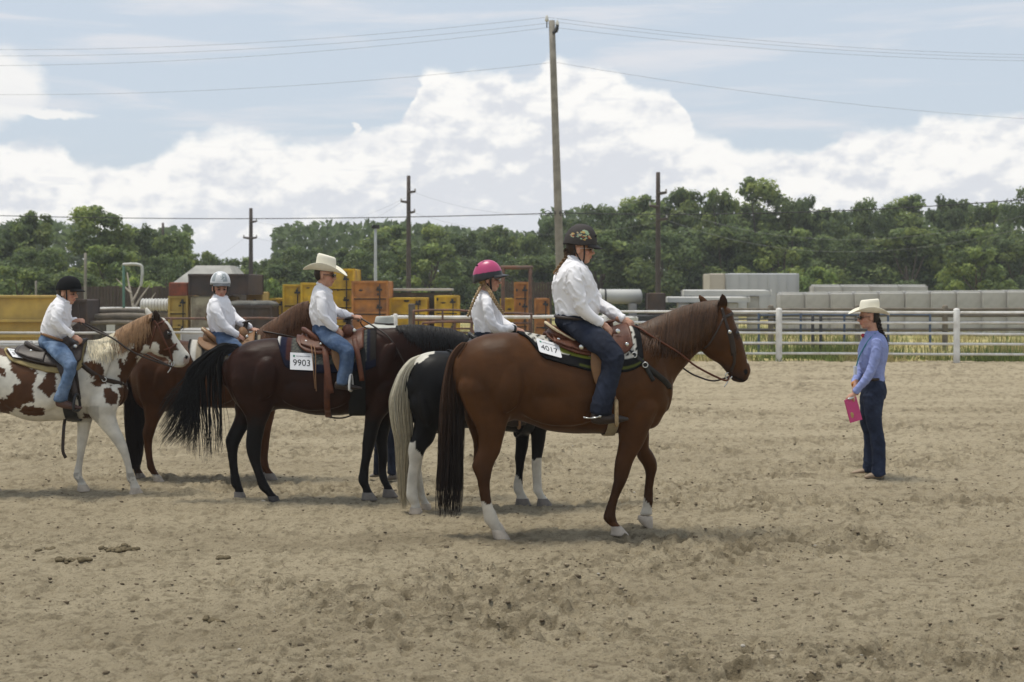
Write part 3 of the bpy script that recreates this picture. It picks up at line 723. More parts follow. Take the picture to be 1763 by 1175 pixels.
part('block', STAIN, o, bbox((P(355, 0, 49)[0], 50.6, P(0, 508, 49)[2] / 2 - .03), (P(383, 0, 49)[0] - P(355, 0, 49)[0], 1.5, P(0, 508, 49)[2] / 2 - .02), .04), smooth=False)
plain_box('steel_tank', 401, 526, 467, 48, 1.6, BROWN, 'low dark steel tank right of the silver helmet rider', 'tank')
o = part('tarp_heap', mat('old_tarp', (.12, .115, .10), .9, .3, 4, .5, 12), None, *[ellipsoid((P(px, 0, 48.8)[0], 48.8, P(0, 524, 48)[2] - .02), (.45, .5, .14)) for px in (412, 428, 445, 458)]); tag(o, 'crumpled grey tarp lying along the low dark tank', 'tarp')
# hipped grey roof building behind
o = empty('hip_roof_shed', tuple(P(362, 0, 58) * (1, 1, 0)), 'shed with a grey hipped roof behind the brown container', 'shed')
x0, x1 = P(303, 0, 58)[0], P(416, 0, 58)[0]; ze, zt = P(0, 491, 58)[2], P(0, 457, 58)[2]; xr0, xr1 = P(332, 0, 58)[0], P(390, 0, 58)[0]
V = [(x0, 57, ze), (x1, 57, ze), (x1, 61.5, ze), (x0, 61.5, ze), (xr0, 58.6, zt), (xr1, 58.6, zt), (xr1, 60, zt), (xr0, 60, zt)]
part('roof', mat('grey_roof', (.33, .32, .29), .85, .2, 2, .3, 8), o, (V, [(0,1,5,4),(1,2,6,5),(2,3,7,6),(3,0,4,7),(4,5,6,7),(3,2,1,0)]), smooth=False)
part('wall', BROWN, o, bbox(((x0 + x1) / 2, 59.3, ze / 2), ((x1 - x0) / 2 - .2, 2, ze / 2 - .01), .03), smooth=False)
# logs, pipes and slabs between cabinet and ochre box
for i, (px0, px1, py, d, r, lab) in enumerate([(158, 262, 546, 46, .10, 'grey log lying in the middle of the timber pile'), (165, 255, 536, 46.5, .075, 'slim log on top of the timber pile'), (150, 250, 557, 45.5, .07, 'thin pale log at the foot of the timber pile'), (170, 272, 552, 46.8, .06, 'thin log at the back right of the timber pile'), (160, 228, 541, 47.2, .06, 'short thin log at the back left of the timber pile')]):
    o = part('log', WOOD, None, tube([P(px0, py, d), P((px0 + px1) / 2, py - 1.5, d + .2), P(px1, py, d + .1)], r, 10, 4)); tag(o, lab, 'log', 'timber pile left of the ochre cabinet')
o = part('timber_cribbing', WOOD, None, *[bbox((P(px, 0, 46.2)[0], 46.4, .42), (.12, .6, .43), .02) for px in (165, 210, 250)], smooth=False); tag(o, 'short timber cribbing holding up the log pile', 'timber')
o = empty('culvert_section', tuple(P(263, 0, 52) * (1, 1, 0)), 'ribbed pale culvert pipe behind the timber pile', 'culvert')
x0, x1 = P(238, 0, 52)[0], P(296, 0, 52)[0]; zc = P(0, 527, 52)[2]
part('pipe', CONC2, o, tube([(x0, 52.5, zc), ((x0+x1)/2, 52.5, zc), (x1, 52.5, zc)], .24, 16, 2, .05))
for xx in np.linspace(x0 + .05, x1 - .05, 11):
    t = np.linspace(0, 2*math.pi, 17); part('ring', CONC2, o, tube(np.column_stack([np.full(17, xx), 52.5 + .25*np.cos(t), zc + .25*np.sin(t)]), .026, 6, 1, .1))
part('cradle', WOOD, o, bbox(((x0+x1)/2, 52.5, (zc - .24) / 2), ((x1-x0)/2 * .8, .25, (zc - .24) / 2), .02), smooth=False)
o = part('culvert_stack', CONC2, None, *[bbox((P(px, 0, 53)[0], 53.4, P(0, 533, 53)[2] * .5), (.42, .5, P(0, 526, 53)[2] * .5), .05) for px in (185, 222)], smooth=False); tag(o, 'pale concrete pieces left of the ribbed culvert', 'concrete')
def dead_branches():
    mb = MB(); m = mat('dead_wood', (.33, .29, .23), .9, .2, 4, .3, 10)
    for pts, r in (([(232, 548), (228, 520), (222, 490), (219, 470)], .07), ([(228, 520), (238, 500), (246, 482)], .05), ([(232, 530), (244, 510), (258, 492)], .05), ([(226, 505), (212, 492), (200, 480)], .04), ([(236, 535), (252, 524), (268, 505)], .045)):
        mb.add(*tube([P(x, y, 55 + .3 * k) for k, (x, y) in enumerate(pts)], np.linspace(r, r * .3, len(pts)), 7, 4))
    mb.add(*tube([P(232, 548, 55), (P(232, 0, 55)[0], 55, 0)], .09, 8, 2))
    o = mb.build('dead_tree', m, origin=(P(232, 0, 55)[0], 55, 0)); tag(o, 'bare bleached dead tree left of the ochre cabinet', 'dead tree')
dead_branches()
# brown yard screen behind left riders
o = empty('screen_wall', tuple(P(190, 0, 58) * (1, 1, 0)), 'dark brown board screen behind the dead branches', 'board fence')
bmat = mat('brown_board', (.085, .062, .048), .9, .25, 3, .4, 9, stripe=(6, 6, .5))
for i, px in enumerate(np.linspace(112, 300, 34)): part('board', bmat, o, bbox((P(px, 0, 58)[0], 58 + .01 * (i % 2), P(0, 494, 58)[2] / 2 + random.uniform(-.04, .04)), (.062, .02, P(0, 494, 58)[2] / 2), .006), smooth=False)
o = empty('screen_wall', tuple(P(900, 0, 60) * (1, 1, 0)), 'dark brown board screen behind the gate frame', 'board fence')
for i, px in enumerate(np.linspace(868, 948, 18)): part('board', bmat, o, bbox((P(px, 0, 60)[0], 60 + .01 * (i % 2), P(0, 486, 60)[2] / 2 + random.uniform(-.04, .04)), (.052, .02, P(0, 486, 60)[2] / 2), .006), smooth=False)
# tank on cradle
o = empty('pipe_tank', tuple(P(1066, 0, 58) * (1, 1, 0)), 'grey horizontal cylinder tank above the reins', 'tank')
x0, x1 = P(1034, 0, 58)[0], P(1103, 0, 58)[0]; zc = P(0, 511, 58)[2]
part('shell', mat('tank_grey', (.46, .46, .44), .6, .12, 2, .1, 20, col2=(.36, .36, .34)), o, tube([(x0, 58.4, zc), ((x0 + x1) / 2, 58.4, zc), (x1, 58.4, zc)], .30, 24, 2, .35))
for xx in (x0 + .02, x0 + .22): part('hoop', BLACKST if xx > x0 + .1 else CONC2, o, tube([(xx - .03, 58.4, zc), (xx, 58.4, zc), (xx + .03, 58.4, zc)], .318, 24, 1, .1))
for xx in (x0 + .3, x1 - .3): part('cradle', CONC, o, bbox((xx, 58.4, (zc - .28) / 2), (.16, .26, (zc - .28) / 2), .03), smooth=False)
o = part('concrete_block', CONC2, None, bbox((P(1070, 0, 56)[0], 56.4, .42), (.66, .4, .42), .06), smooth=False); tag(o, 'low pale concrete block under the cylinder tank', 'concrete block')
# dark flatbed and machinery
o = empty('flatbed_trailer', tuple(P(1150, 0, 57) * (1, 1, 0)), 'low dark flatbed behind the chestnut horse mane', 'trailer')
part('deck', BLACKST, o, bbox((P(1155, 0, 57)[0], 57.8, .72), (1.7, .8, .14), .03), smooth=False)
part('headboard', BROWN, o, bbox((P(1131, 0, 57)[0], 57.6, 1.32), (.36, .5, .44), .03), smooth=False)
for xx in (-1.1, 1.1): part('wheel', BLACKST, o, tube([(P(1155, 0, 57)[0] + xx, 57.0, .32), (P(1155, 0, 57)[0] + xx, 57.1, .32), (P(1155, 0, 57)[0] + xx, 57.25, .32)], .32, 18, 1, .1))
# long pale beams
for px0, px1, py0, py1, d, lab in ((1176, 1330, 499, 510, 61, 'long pale concrete beam above the chestnut horse ears'), (1148, 1292, 511, 521, 59, 'shorter pale concrete beam below the long one')):
    x0, x1 = P(px0, 0, d)[0], P(px1, 0, d)[0]; z0, z1 = P(0, py1, d)[2], P(0, py0, d)[2]
    o = empty('concrete_beam', ((x0 + x1) / 2, d, 0), lab, 'concrete beam', 'long pale beams in the yard')
    part('beam', CONC2, o, bbox(((x0 + x1) / 2, d + .4, (z0 + z1) / 2), ((x1 - x0) / 2, .4, (z1 - z0) / 2), .05), smooth=False)
    for t in (.2, .8): part('support', CONC, o, bbox((x0 + (x1 - x0) * t, d + .4, z0 / 2), (.22, .3, z0 / 2 - .004), .03), smooth=False)
# pale box trailer
o = empty('box_trailer', tuple(P(1298, 0, 68) * (1, 1, 0)), 'pale grey box trailer above the chestnut horse head', 'trailer')
x0, x1, xm = P(1221, 0, 68)[0], P(1376, 0, 68)[0], P(1250, 0, 68)[0]; z1 = P(0, 471, 68)[2]
part('side', mat('trailer_grey', (.47, .48, .49), .55, .07, .8, .05, 10), o, bbox(((xm + x1) / 2, 69.2, z1 / 2 + .3), ((x1 - xm) / 2, 1.2, z1 / 2 - .3), .04), smooth=False)
part('end_panel', mat('trailer_tan', (.50, .45, .38), .6, .07, .8, .05, 10), o, bbox(((x0 + xm) / 2 - .01, 69.2, z1 / 2 + .3), ((xm - x0) / 2 - .02, 1.19, z1 / 2 - .305), .04), smooth=False)
for xx in np.linspace(xm + .2, x1 - .1, 8): part('seam_rib', MATS['trailer_grey'], o, boxp((xx, 67.99, z1 / 2 + .3), (.015, .012, z1 / 2 - .34)), smooth=False)
for xx in (x0 + .9, x1 - .9): part('wheel', BLACKST, o, tube([(xx, 68.1, .4), (xx, 68.2, .4), (xx, 68.4, .4)], .4, 18, 1, .1))
# concrete block rows
def cblock(px0, px1, py0, d, dep, label, row):
    x0, x1, z1 = P(px0, 0, d)[0], P(px1, 0, d)[0], P(0, py0, d)[2]
    o = empty('concrete_block', ((x0 + x1) / 2, d, 0), label, 'concrete block', row); hx = (x1 - x0) / 2 * .995; zs = z1 * .5
    part('lower_course', CONC, o, bbox(((x0 + x1) / 2, d + dep / 2, zs / 2), (hx, dep / 2, zs / 2 - .003), .03), smooth=False)
    part('upper_course', CONC, o, bbox(((x0 + x1) / 2 + random.uniform(-.01, .01), d + dep / 2, zs * 1.5), (hx, dep / 2 * .98, zs / 2 - .003), .035), smooth=False)
    part('top_key', CONC2, o, bbox(((x0 + x1) / 2, d + dep / 2, z1 + .028), (hx * .86, dep * .42, .03), .04), smooth=False)
xs = [1343, 1387, 1430, 1472, 1515, 1559, 1603, 1648, 1692, 1735, 1780, 1825]
ordn = ['first', 'second', 'third', 'fourth', 'fifth', 'sixth', 'seventh', 'eighth', 'ninth', 'tenth', 'eleventh']
for i in range(11): cblock(xs[i], xs[i + 1], 506 - i * .45, 60 - .15 * i, 1.0, f'{ordn[i]} concrete block from the left in the long front row', 'front row of concrete blocks')
xs = [1400, 1450, 1500, 1550, 1598]
for i in range(4): cblock(xs[i], xs[i + 1], 492.5, 66, 1.0, f'{ordn[i]} concrete block from the left in the short higher back row', 'back row of concrete blocks')
# slabs left centre, behind the silver helmet horse
for i, (px0, px1, py0, d) in enumerate([(310, 395, 566, 36.8), (-20, 60, 588, 34.8)]):
    x0, x1, z1 = P(px0, 0, d)[0], P(px1, 0, d)[0], P(0, py0, d)[2]
    o = part('concrete_barrier', CONC, None, bbox(((x0 + x1) / 2, d + .3, z1 / 2), ((x1 - x0) / 2, .3, z1 / 2), .04), smooth=False)
    tag(o, ('low concrete barrier behind the silver helmet rider saddle', 'low concrete barrier at the left edge behind the paint horse rump')[i], 'concrete barrier')

# ------------------------------------------------------------------ poles and wires
def upole(px, ytop, d, r, m, label, arms, lean=0, name='utility_pole', extra=True):
    x = (px - CX) / F * d; zt = H + (HY - ytop) / F * d; o = empty(name, (x, d, 0), label, 'utility pole')
    xt = x + lean
    part('shaft', m, o, tube([(x, d, -.2), ((x * .5 + xt * .5), d, zt / 2), (xt, d, zt)], [r, r * .85, r * .68], 14, 3, .1))
    for (dx, py, L_) in arms:
        z = H + (HY - py) / F * d; t = z / zt; xc = x + (xt - x) * t; Lm = L_ / F * d; s = 1 if Lm > 0 else -1
        a = part('cross_arm', m, o, tube([(xc, d - r, z), (xc + Lm * .6, d - r, z + .03), (xc + Lm, d - r, z + .06)], [.075, .065, .055], 8, 2, .3))
        part('insulator', mat('porcelain', (.35, .33, .30), .3, .1, 4, 0), a, tube([(xc + Lm * .95, d - r, z + .08), (xc + Lm * .95, d - r, z + .2)], [.05, .035], 8, 2))
    return o
lp_d = 52.0
xb, xt_ = (968.5 - CX) / F * lp_d, (950 - CX) / F * lp_d
o = upole(968.5, 36, lp_d, .165, POLEW, 'tall weathered wooden pole leaning left above the dark helmet', [], lean=xt_ - xb)
zt = P(0, 36, lp_d)[2]
ins = mat('insulator_white', (.62, .60, .54), .3, .1, 4, 0)
for (px, py) in ((941.5, 31), (959.5, 39)):
    q = P(px, py, lp_d); part('insulator', ins, o, tube([q + (0, 0, -.10), q + (0, 0, -.02), q + (0, 0, .08)], [.07, .06, .03], 10, 2)); part('insulator_pin', BLACKST, o, bar(q + (0, 0, -.36), q + (0, 0, .02), .02))
part('bracket', BLACKST, o, tube([P(953, 57, lp_d - .15), P(958, 52, lp_d - .15), P(960, 44, lp_d - .15)], [.06, .07, .05], 8, 4))
part('cable_coil', BLACKST, o, *[tube([P(px + 4.5 * math.cos(t), 367.5 + 4.5 * math.sin(t), lp_d - .2) for t in np.linspace(0, 6.283, 13)], .012, 5, 1, .2) for px in (943, 952, 968)])
upole(432, 359, 88, .16, DPOLE, 'dark utility pole with three short arms left of the cream hat', [(0, 383, 11), (0, 411, 11), (0, 411, -12)])
upole(703.5, 303, 78, .15, DPOLE, 'tall dark utility pole left of the pink helmet', [(0, 332, 12), (0, 349, -13), (0, 367, 11)])
upole(1133, 297, 66, .14, DPOLE, 'dark utility pole among the trees right of the leaning pole', [(0, 334, 14), (0, 357, -15), (0, 379, 15)], lean=0)
upole(280.5, 384, 100, .12, DPOLE, 'distant dark pole top rising above the left trees', [])
o = upole(646.5, 391, 60, .08, mat('galvanised', (.5, .51, .52), .5, .1, 4, .05, 20), 'pale steel light pole behind the orange box', [], name='light_pole'); o['category'] = 'light pole'
part('lamp_head', BLACKST, o, boxp(P(648, 391, 60), (.13, .1, .08)), boxp(P(642.5, 391, 60), (.06, .1, .06)), smooth=False)
o = upole(147, 436, 58, .075, POLEW, 'slim pale pole behind the black helmet rider', [], name='slim_pole'); o['category'] = 'pole'
o = upole(62, 484, 58, .06, POLEW, 'short pale stake above the yellow trough', [], name='stake'); o['category'] = 'stake'
WIRE = mat('wire_dark', (.03, .03, .032), .6, .1, 4, 0); WIREP = mat('wire_grey', (.26, .26, .27), .6, .1, 4, 0)
def wire(a, b, sag, r, label, m=WIREP):
    A_, B_ = P(*a), P(*b); t = np.linspace(0, 1, 33)[:, None]; q = A_ * (1 - t) + B_ * t; q[:, 2] -= (4 * t * (1 - t))[:, 0] * sag
    o = mk('power_line', *tube(q, r, 5, 1, .1), m, origin=tuple(q[16])); tag(o, label, 'power line', 'overhead lines')
for (y0, y1, yl, lab) in ((30, 88, 76.5, 'top'), (38.5, 92, 88, 'second'), (47, 96, 107, 'third'), (107.5, 212, 154, 'lowest')):
    xa = {30: 941.5, 38.5: 959, 47: 950, 107.5: 955}[y0]
    wire((xa, y0, lp_d), (-260, yl + 3, 60), .55, .0055, f'{lab} of the four thin wires running left from the leaning pole')
    wire((xa, y0, lp_d), (2100, y1 + 4, 60), .55, .0055, f'{lab} of the four thin wires running right from the leaning pole')
wire((966, 367, lp_d - .15), (-300, 360, 60), .30, .017, 'heavy dark cable crossing the sky left of the leaning pole', WIRE)
wire((966, 367, lp_d - .15), (2300, 285, 46), .55, .017, 'heavy dark cable running right over the trees from the leaning pole', WIRE)
for i, (a, b, s) in enumerate([((444, 383, 88), (715, 332, 78), .9), ((443, 411, 88), (690, 349, 78), 1.0), ((715, 332, 78), (1147, 334, 66), 1.1), ((714, 367, 78), (1148, 379, 66), .9), ((1147, 357, 66), (1900, 330, 50), 1.6), ((1148, 379, 66), (1900, 350, 50), 1.6), ((420, 411, 88), (250, 500, 120), .5)]):
    wire(a, b, s, .005, ['faint upper wire between the left dark pole and the tall dark pole', 'faint lower wire between the left dark pole and the tall dark pole', 'faint upper wire between the tall dark pole and the right dark pole', 'faint lower wire between the tall dark pole and the right dark pole', 'upper wire sagging right in front of the right trees', 'lower wire sagging right in front of the right trees', 'faint wire descending left from the left dark pole'][i])

def haze_box():
    mb = MB().box((0, 65, 7.0), (140, 85, 8.2)); m = bpy.data.materials.new('air'); m.use_nodes = True; nt = m.node_tree; nt.nodes.remove(nt.nodes['Principled BSDF'])
    v = nt.nodes.new('ShaderNodeVolumePrincipled'); v.inputs['Color'].default_value = (.9, .92, .95, 1); v.inputs['Density'].default_value = .0007; v.inputs['Anisotropy'].default_value = .2
    nt.links.new(v.outputs[0], nt.nodes['Material Output'].inputs['Volume']); o = mb.build('haze', m, smooth=False); tag(o, 'thin pale summer haze in the air', 'haze', kind='stuff')
haze_box()
# ------------------------------------------------------------------ horses
COAT = mat('horse_coat', attr=True, rough=.45, var=.22, scale=6, bump=.3, bscale=150, spec=.11, dist=.004, stripe=(1, 1, .25))
HAIR = mat('horse_hair', attr=True, rough=.5, var=.12, scale=30, bump=0, spec=.35)
HOOFM = mat('hoof_horn', (.17, .15, .13), .7, .25, 18, .25, 60, stripe=(1, 1, .3))
HOOFL = mat('hoof_pale', (.42, .36, .29), .75, .2, 18, .25, 60)
HOOFD = mat('hoof_dark', (.05, .045, .042), .7, .2, 18, .25, 60)
EYE = mat('eye_dark', (.012, .008, .006), .12, .05, 5, 0, spec=.6)
def lin(*c): return np.array([((v / 255 + .055) / 1.055) ** 2.4 if v > 10 else v / 255 / 12.92 for v in c])
def row2pair(r): return (r[1], r[0], r[2], r[0]) + tuple(r[3:]) if len(r) == 4 else tuple(r)
class Horse:
    def __init__(s, name, label, d0, px0, slope, torso, neck, head, legs, ears, coat, anchors, cheek, group='ridden horses'):
        s.d0, s.px0, s.slope, s.torso = d0, px0, slope, torso
        s.psi = math.atan2(slope * F / d0, 1.0)            # heading turned away from the picture plane
        s.lat = np.array((-math.sin(s.psi), math.cos(s.psi), 0.0))
        base = P((torso[0][0] + torso[-1][0]) / 2, 0, s.dep((torso[0][0] + torso[-1][0]) / 2)); base[2] = 0
        s.o = empty(name, tuple(base), label, 'horse', group)
        mb = MB()
        T = [(x, t, x, b, w) for x, t, b, w in torso]
        s.lad(mb, T, 0, 6, 48, .5); s.lad(mb, neck, 0, 5, 32, .4); s.lad(mb, head, 0, 5, 28, .35)
        s.muscles(mb, anchors, cheek)
        hoofs = []
        for lg in legs:
            rows = [row2pair(r) for r in lg['rows']]; hf = [row2pair(r) for r in lg['hoof']]
            r0 = rows[0]; mx_, my_ = (r0[0] + r0[2]) / 2, (r0[1] + r0[3]) / 2; k_ = .35      # taper the limb's root into the trunk
            rows[0] = (mx_ + (r0[0] - mx_) * k_, my_ + (r0[1] - my_) * k_, mx_ + (r0[2] - mx_) * k_, my_ + (r0[3] - my_) * k_, r0[4] * .3)
            zs = s.lad(mb, rows, lg['dy'], 3, 14, .3, ground=None if lg.get('lift') else hf[-1], dy0=lg.get('dy0'))
            hoofs.append((hf, lg, zs))
        for e in ears:
            pts = [s.pt(x, y, dy) for x, y, dy in e['p']]; r = e['r']
            A = np.array([s.lat * 0 + (pts[-1] - pts[0]) * 0 for _ in pts]); 
            a, b_ = frames(pts); q = catmull(np.hstack([np.array(pts), np.array(r)[:, None]]), 4)
            a, b_ = frames(q[:, :3]); mb.add(*rings(q[:, :3], np.array([(1, 0, 0)] * len(q)) * q[:, 3:], np.array([(0, 1, 0)] * len(q)) * q[:, 3:] * .55, 10, .3))
        V, Q = remesh(mb, .0115, 18)
        nrm = vnormals(V, Q)
        V = V + nrm * ((fbm(V, 5.5, 3, 3) - .5) * .012)[:, None]
        s.V, s.Q = V, Q
        s.bvh = BVHTree.FromPolygons(V.tolist(), Q.tolist())
        u, v = s.uv(V)
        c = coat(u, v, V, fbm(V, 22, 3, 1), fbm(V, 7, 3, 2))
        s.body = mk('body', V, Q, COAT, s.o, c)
        for hf, lg, zs in hoofs:
            m2 = MB(); s.lad(m2, hf, lg['dy'], 3, 16, .12, ground=None if lg.get('lift') else hf[-1], full=True)
            mk('hoof', m2.verts(), m2.f, lg.get('hm', HOOFM), s.o)
    def muscles(s, mb, anchors, cheek):
        (hx, hy), (fx, fy), k = anchors; ppm = F / s.d0 * k
        def ell(px, py, dy, rx, ry, rz, ang=0):
            ca, sa = math.cos(math.radians(ang)), math.sin(math.radians(ang))
            R = np.array(((ca, 0, sa), (0, 1, 0), (-sa, 0, ca)))
            for sg in (-1, 1): mb.add(*ellipsoid(s.pt(px, py, 0) + s.lat * dy * sg, (rx * k, ry * k, rz * k), R, 20, 14))
        ell(hx + .07 * ppm, hy - .12 * ppm, .228, .125, .078, .20, 12)       # quadriceps above the stifle
        ell(hx - .15 * ppm, hy - .06 * ppm, .155, .075, .085, .22, -8)     # hamstring
        ell(hx - .02 * ppm, hy - .30 * ppm, .11, .20, .11, .12, 0)          # gluteal
        ell(fx - .01 * ppm, fy - .22 * ppm, .165, .085, .055, .26, 26)      # shoulder blade
        ell(fx - .02 * ppm, fy - .02 * ppm, .150, .13, .06, .12, 0)         # triceps
        ell(fx + .13 * ppm, fy + .02 * ppm, .085, .085, .08, .13, 15)       # breast
        ell(fx - .62 * ppm, fy - .02 * ppm, .20, .36, .10, .20, 0)          # barrel
        ell(cheek[0], cheek[1], .048, .078, .034, .088, 20)                 # jowl
    def dep(s, px): return s.d0 + s.slope * (px - s.px0)
    def pt(s, px, py, dy=0): return P(px, py, s.dep(px) + dy)
    def uv(s, V): return CX + F * V[:, 0] / V[:, 1], HY + F * (H - V[:, 2]) / V[:, 1]
    def lad(s, mb, rows, dy, sub, n, cap, ground=None, full=False, dy0=None):
        Cc, A, B = [], [], []; dz = 0
        if ground is not None: dz = -min(s.pt(ground[0], ground[1], dy)[2], s.pt(ground[2], ground[3], dy)[2]) - .004
        m = len(rows)
        for i, r in enumerate(rows):
            t = i / max(1, m - 1); yy = dy if dy0 is None else dy0 + (dy - dy0) * min(1, t * 1.8)
            if len(r) > 5: yy = r[5]
            p, q = s.pt(r[0], r[1], yy), s.pt(r[2], r[3], yy)
            k = 1 if full else t
            off = np.array((0, 0, dz * k))
            Cc.append((p + q) / 2 + off); A.append((p - q) / 2 ); B.append(s.lat * r[4])
        Cc, A, B = catmull(Cc, sub), catmull(A, sub), catmull(B, sub)
        mb.add(*rings(Cc, A, B, n, cap)); return dz
    def surf(s, px, py, off=.006, far=False):
        """point on the near flank seen at photo position, lifted off the coat"""
        o = Vector((0, 0, H)); dr = Vector(P(px, py, 1.0) - np.array((0, 0, H))).normalized()
        h, nn, i, dist = s.bvh.ray_cast(o, dr)
        if h is None:
            h = Vector(s.pt(px, py, -.1)); nn = Vector((0, -1, 0))
        elif nn.dot(dr) > 0: nn = -nn
        return np.array(h + nn * off)
    def eye(s, px, py, r=.025):
        for far in (0, 1):
            p = s.surf(px, py, -.006)
            if far:
                c = s.pt(px, py, 0); p = p + s.lat * 2 * np.dot(c - p, s.lat)
            mk('eye', *ellipsoid(p, (r, r * .6, r * .85), None, 12, 8), EYE, s.o)
    def sec(s, px):
        t = np.array([q[0] for q in s.torso], float); f = lambda k: np.interp(px, t, [q[k] for q in s.torso])
        return f(1), f(2), f(3)
    def ring_pt(s, px, ang, off):
        """point on the trunk at column px; ang 0 = spine, negative = near flank"""
        t, b, w = s.sec(px); c = s.pt(px, t * .45 + b * .55, 0)
        d = np.array((0, 0, 1.0)) * math.cos(ang) + s.lat * math.sin(ang)
        h, nn, i, dist = s.bvh.ray_cast(Vector(c), Vector(d))
        if h is None: dist = .3
        return c + d * (min(dist, 1.1 / math.sqrt((math.cos(ang) / ((b - t) / 2 * s.dep(px) / F * (1.1 if math.cos(ang) > 0 else .92))) ** 2 + (math.sin(ang) / w) ** 2)) + off)
    def shell(s, name, m, parent, xs, low, off, th, nang=26, colf=None, top=None, far=True):
        """cloth or leather lying over the back: columns xs, lower edge row low(px)"""
        rows = []; 
        for px in xs:
            L_ = low(px); best = .06
            for a in np.linspace(.06, 2.2, 60):
                q = s.ring_pt(px, -a, off); vv = HY + F * (H - q[2]) / q[1]
                if vv > L_: break
                best = a
            a0 = -best; a1 = best
            rows.append([s.ring_pt(px, a, off) for a in np.linspace(a0, a1, nang)])
        G = np.array(rows); m_, n_ = len(xs), nang
        for it in range(2):
            G[1:-1] = (G[:-2] + 2 * G[1:-1] + G[2:]) / 4; G[:, 1:-1] = (G[:, :-2] + 2 * G[:, 1:-1] + G[:, 2:]) / 4
        cen = G.mean(axis=(0, 1)); cen = np.array([s.pt(px, s.sec(px)[0] * .45 + s.sec(px)[1] * .55, 0) for px in xs])[:, None]
        out = G - cen; out[:, :, 0] *= .1; out /= np.linalg.norm(out, axis=2)[:, :, None]
        V = np.concatenate([(G + out * th).reshape(-1, 3), G.reshape(-1, 3)]); N_ = m_ * n_
        id_ = np.arange(N_).reshape(m_, n_); Q = []
        for i in range(m_ - 1):
            for j in range(n_ - 1):
                Q.append((id_[i, j], id_[i+1, j], id_[i+1, j+1], id_[i, j+1])); Q.append((N_+id_[i, j], N_+id_[i, j+1], N_+id_[i+1, j+1], N_+id_[i+1, j]))
        for i in range(m_ - 1):
            for j in (0, n_ - 1): Q.append((id_[i, j], N_+id_[i, j], N_+id_[i+1, j], id_[i+1, j]))
        for j in range(n_ - 1):
            for i in (0, m_ - 1): Q.append((id_[i, j], id_[i, j+1], N_+id_[i, j+1], N_+id_[i, j]))
        Q = np.array([[int(k) for k in q] for q in Q])
        col = None
        if colf is not None:
            u, v = s.uv(V); ii, jj = np.meshgrid(np.arange(m_), np.arange(n_), indexing='ij')
            ii = np.concatenate([ii.ravel()] * 2) / (m_ - 1); jj = np.concatenate([jj.ravel()] * 2) / (n_ - 1); col = colf(u, v, ii, jj)
        return mk(name, V, Q, m, parent, col)
def strands(name, curves, r0, parent, cols, m=HAIR):
    """hair: each curve a thin tapering three-sided strand"""
    Vs, Qs, Cs = [], [], []; n = 0
    for k, c in enumerate(curves):
        p = catmull(c, 4); A, B = frames(p); t = np.linspace(0, 1, len(p)); r = r0 * (1 - .75 * t ** 1.5)
        th = np.array((0, 2.094, 4.189))
        V = p[:, None] + (A[:, None] * np.cos(th)[None, :, None] + B[:, None] * np.sin(th)[None, :, None]) * r[:, None, None]
        mI = len(p); i = np.arange(mI - 1)[:, None] * 3; j = np.arange(3)[None]
        Q = np.stack([i + j, i + (j + 1) % 3, i + 3 + (j + 1) % 3, i + 3 + j], -1).reshape(-1, 4)
        Vs.append(V.reshape(-1, 3)); Qs.append(Q + n); n += mI * 3
        c_ = cols(k, t); Cs.append(np.repeat(c_, 3, 0))
    return mk(name, np.concatenate(Vs), np.concatenate(Qs), m, parent, np.concatenate(Cs))
def tail_rows(h, rows, n, depth, col0, col1, seed, r0=.006, wav=.012):
    """hanging tail described by (row, left, right); strands keep their place across the bundle"""
    r = np.random.default_rng(seed); cv = []; side = []
    for k in range(n):
        a = r.random(); b = r.normal(0, .38); L_ = min(len(rows), max(4, int(len(rows) * (.72 + .36 * r.random()))))
        ph = r.random(3) * 6.28; pts = []
        for i, (y, xl, xr) in enumerate(rows[:L_]):
            t = i / (len(rows) - 1); x = xl + (xr - xl) * (a + .06 * math.sin(ph[0] + 5 * t))
            if i == L_ - 1 and L_ == len(rows): y = y - 28 * r.random()
            q = h.pt(x, y, 0) + h.lat * (b * depth * (.35 + .65 * min(1, 2.5 * t)) + wav * math.sin(ph[1] + 7 * t) * t)
            pts.append(q)
        cv.append(pts); side.append((a, b, r.random()))
    def cols(k, t):
        a, b, q = side[k]; w = np.clip(t * 1.3 - .15 + .25 * (q - .5) + .5 * (a - .35), 0, 1)[:, None]
        return (np.array(col0) * (1 - w) + np.array(col1) * w) * (.75 + .5 * q)
    return strands('tail', cv, r0, h.o, cols)
def mane(h, crest, length, drift, col, seed, n=220, r0=.0055, tone=.5, off=.012):
    """mane falling over the near side of the neck; crest = (px, py) points"""
    r = np.random.default_rng(seed); cr = catmull(np.array(crest, float), 10); cv = []; tn = []
    for k in range(n):
        t = r.random(); i = min(int(t * (len(cr) - 1)), len(cr) - 2); c = cr[i] + (cr[i+1] - cr[i]) * (t * (len(cr) - 1) - i)
        L_ = np.interp(t, np.linspace(0, 1, len(length)), length) * (.6 + .55 * r.random()); dx = drift + r.normal(0, 4)
        p0 = h.pt(c[0], c[1], 0) + h.lat * r.normal(0, .012) + (0, 0, -.004)
        pts = [p0, h.pt(c[0] + dx * .1, c[1] - 2.5, -.02)]
        for f in (.25, .5, .75, 1.0):
            x, y = c[0] + dx * f + r.normal(0, .8), c[1] + L_ * f
            pts.append(h.surf(x, y, off * (1.2 - .3 * f)))
        cv.append(pts); tn.append(r.random())
    def cols(k, t): return np.array(col)[None] * (1 - tone / 2 + tone * tn[k]) * (1 + .25 * t[:, None])
    return strands('mane', cv, r0, h.o, cols)
def legspec(rows, hoof, dy, **k): return dict(rows=rows, hoof=hoof, dy=dy, **k)

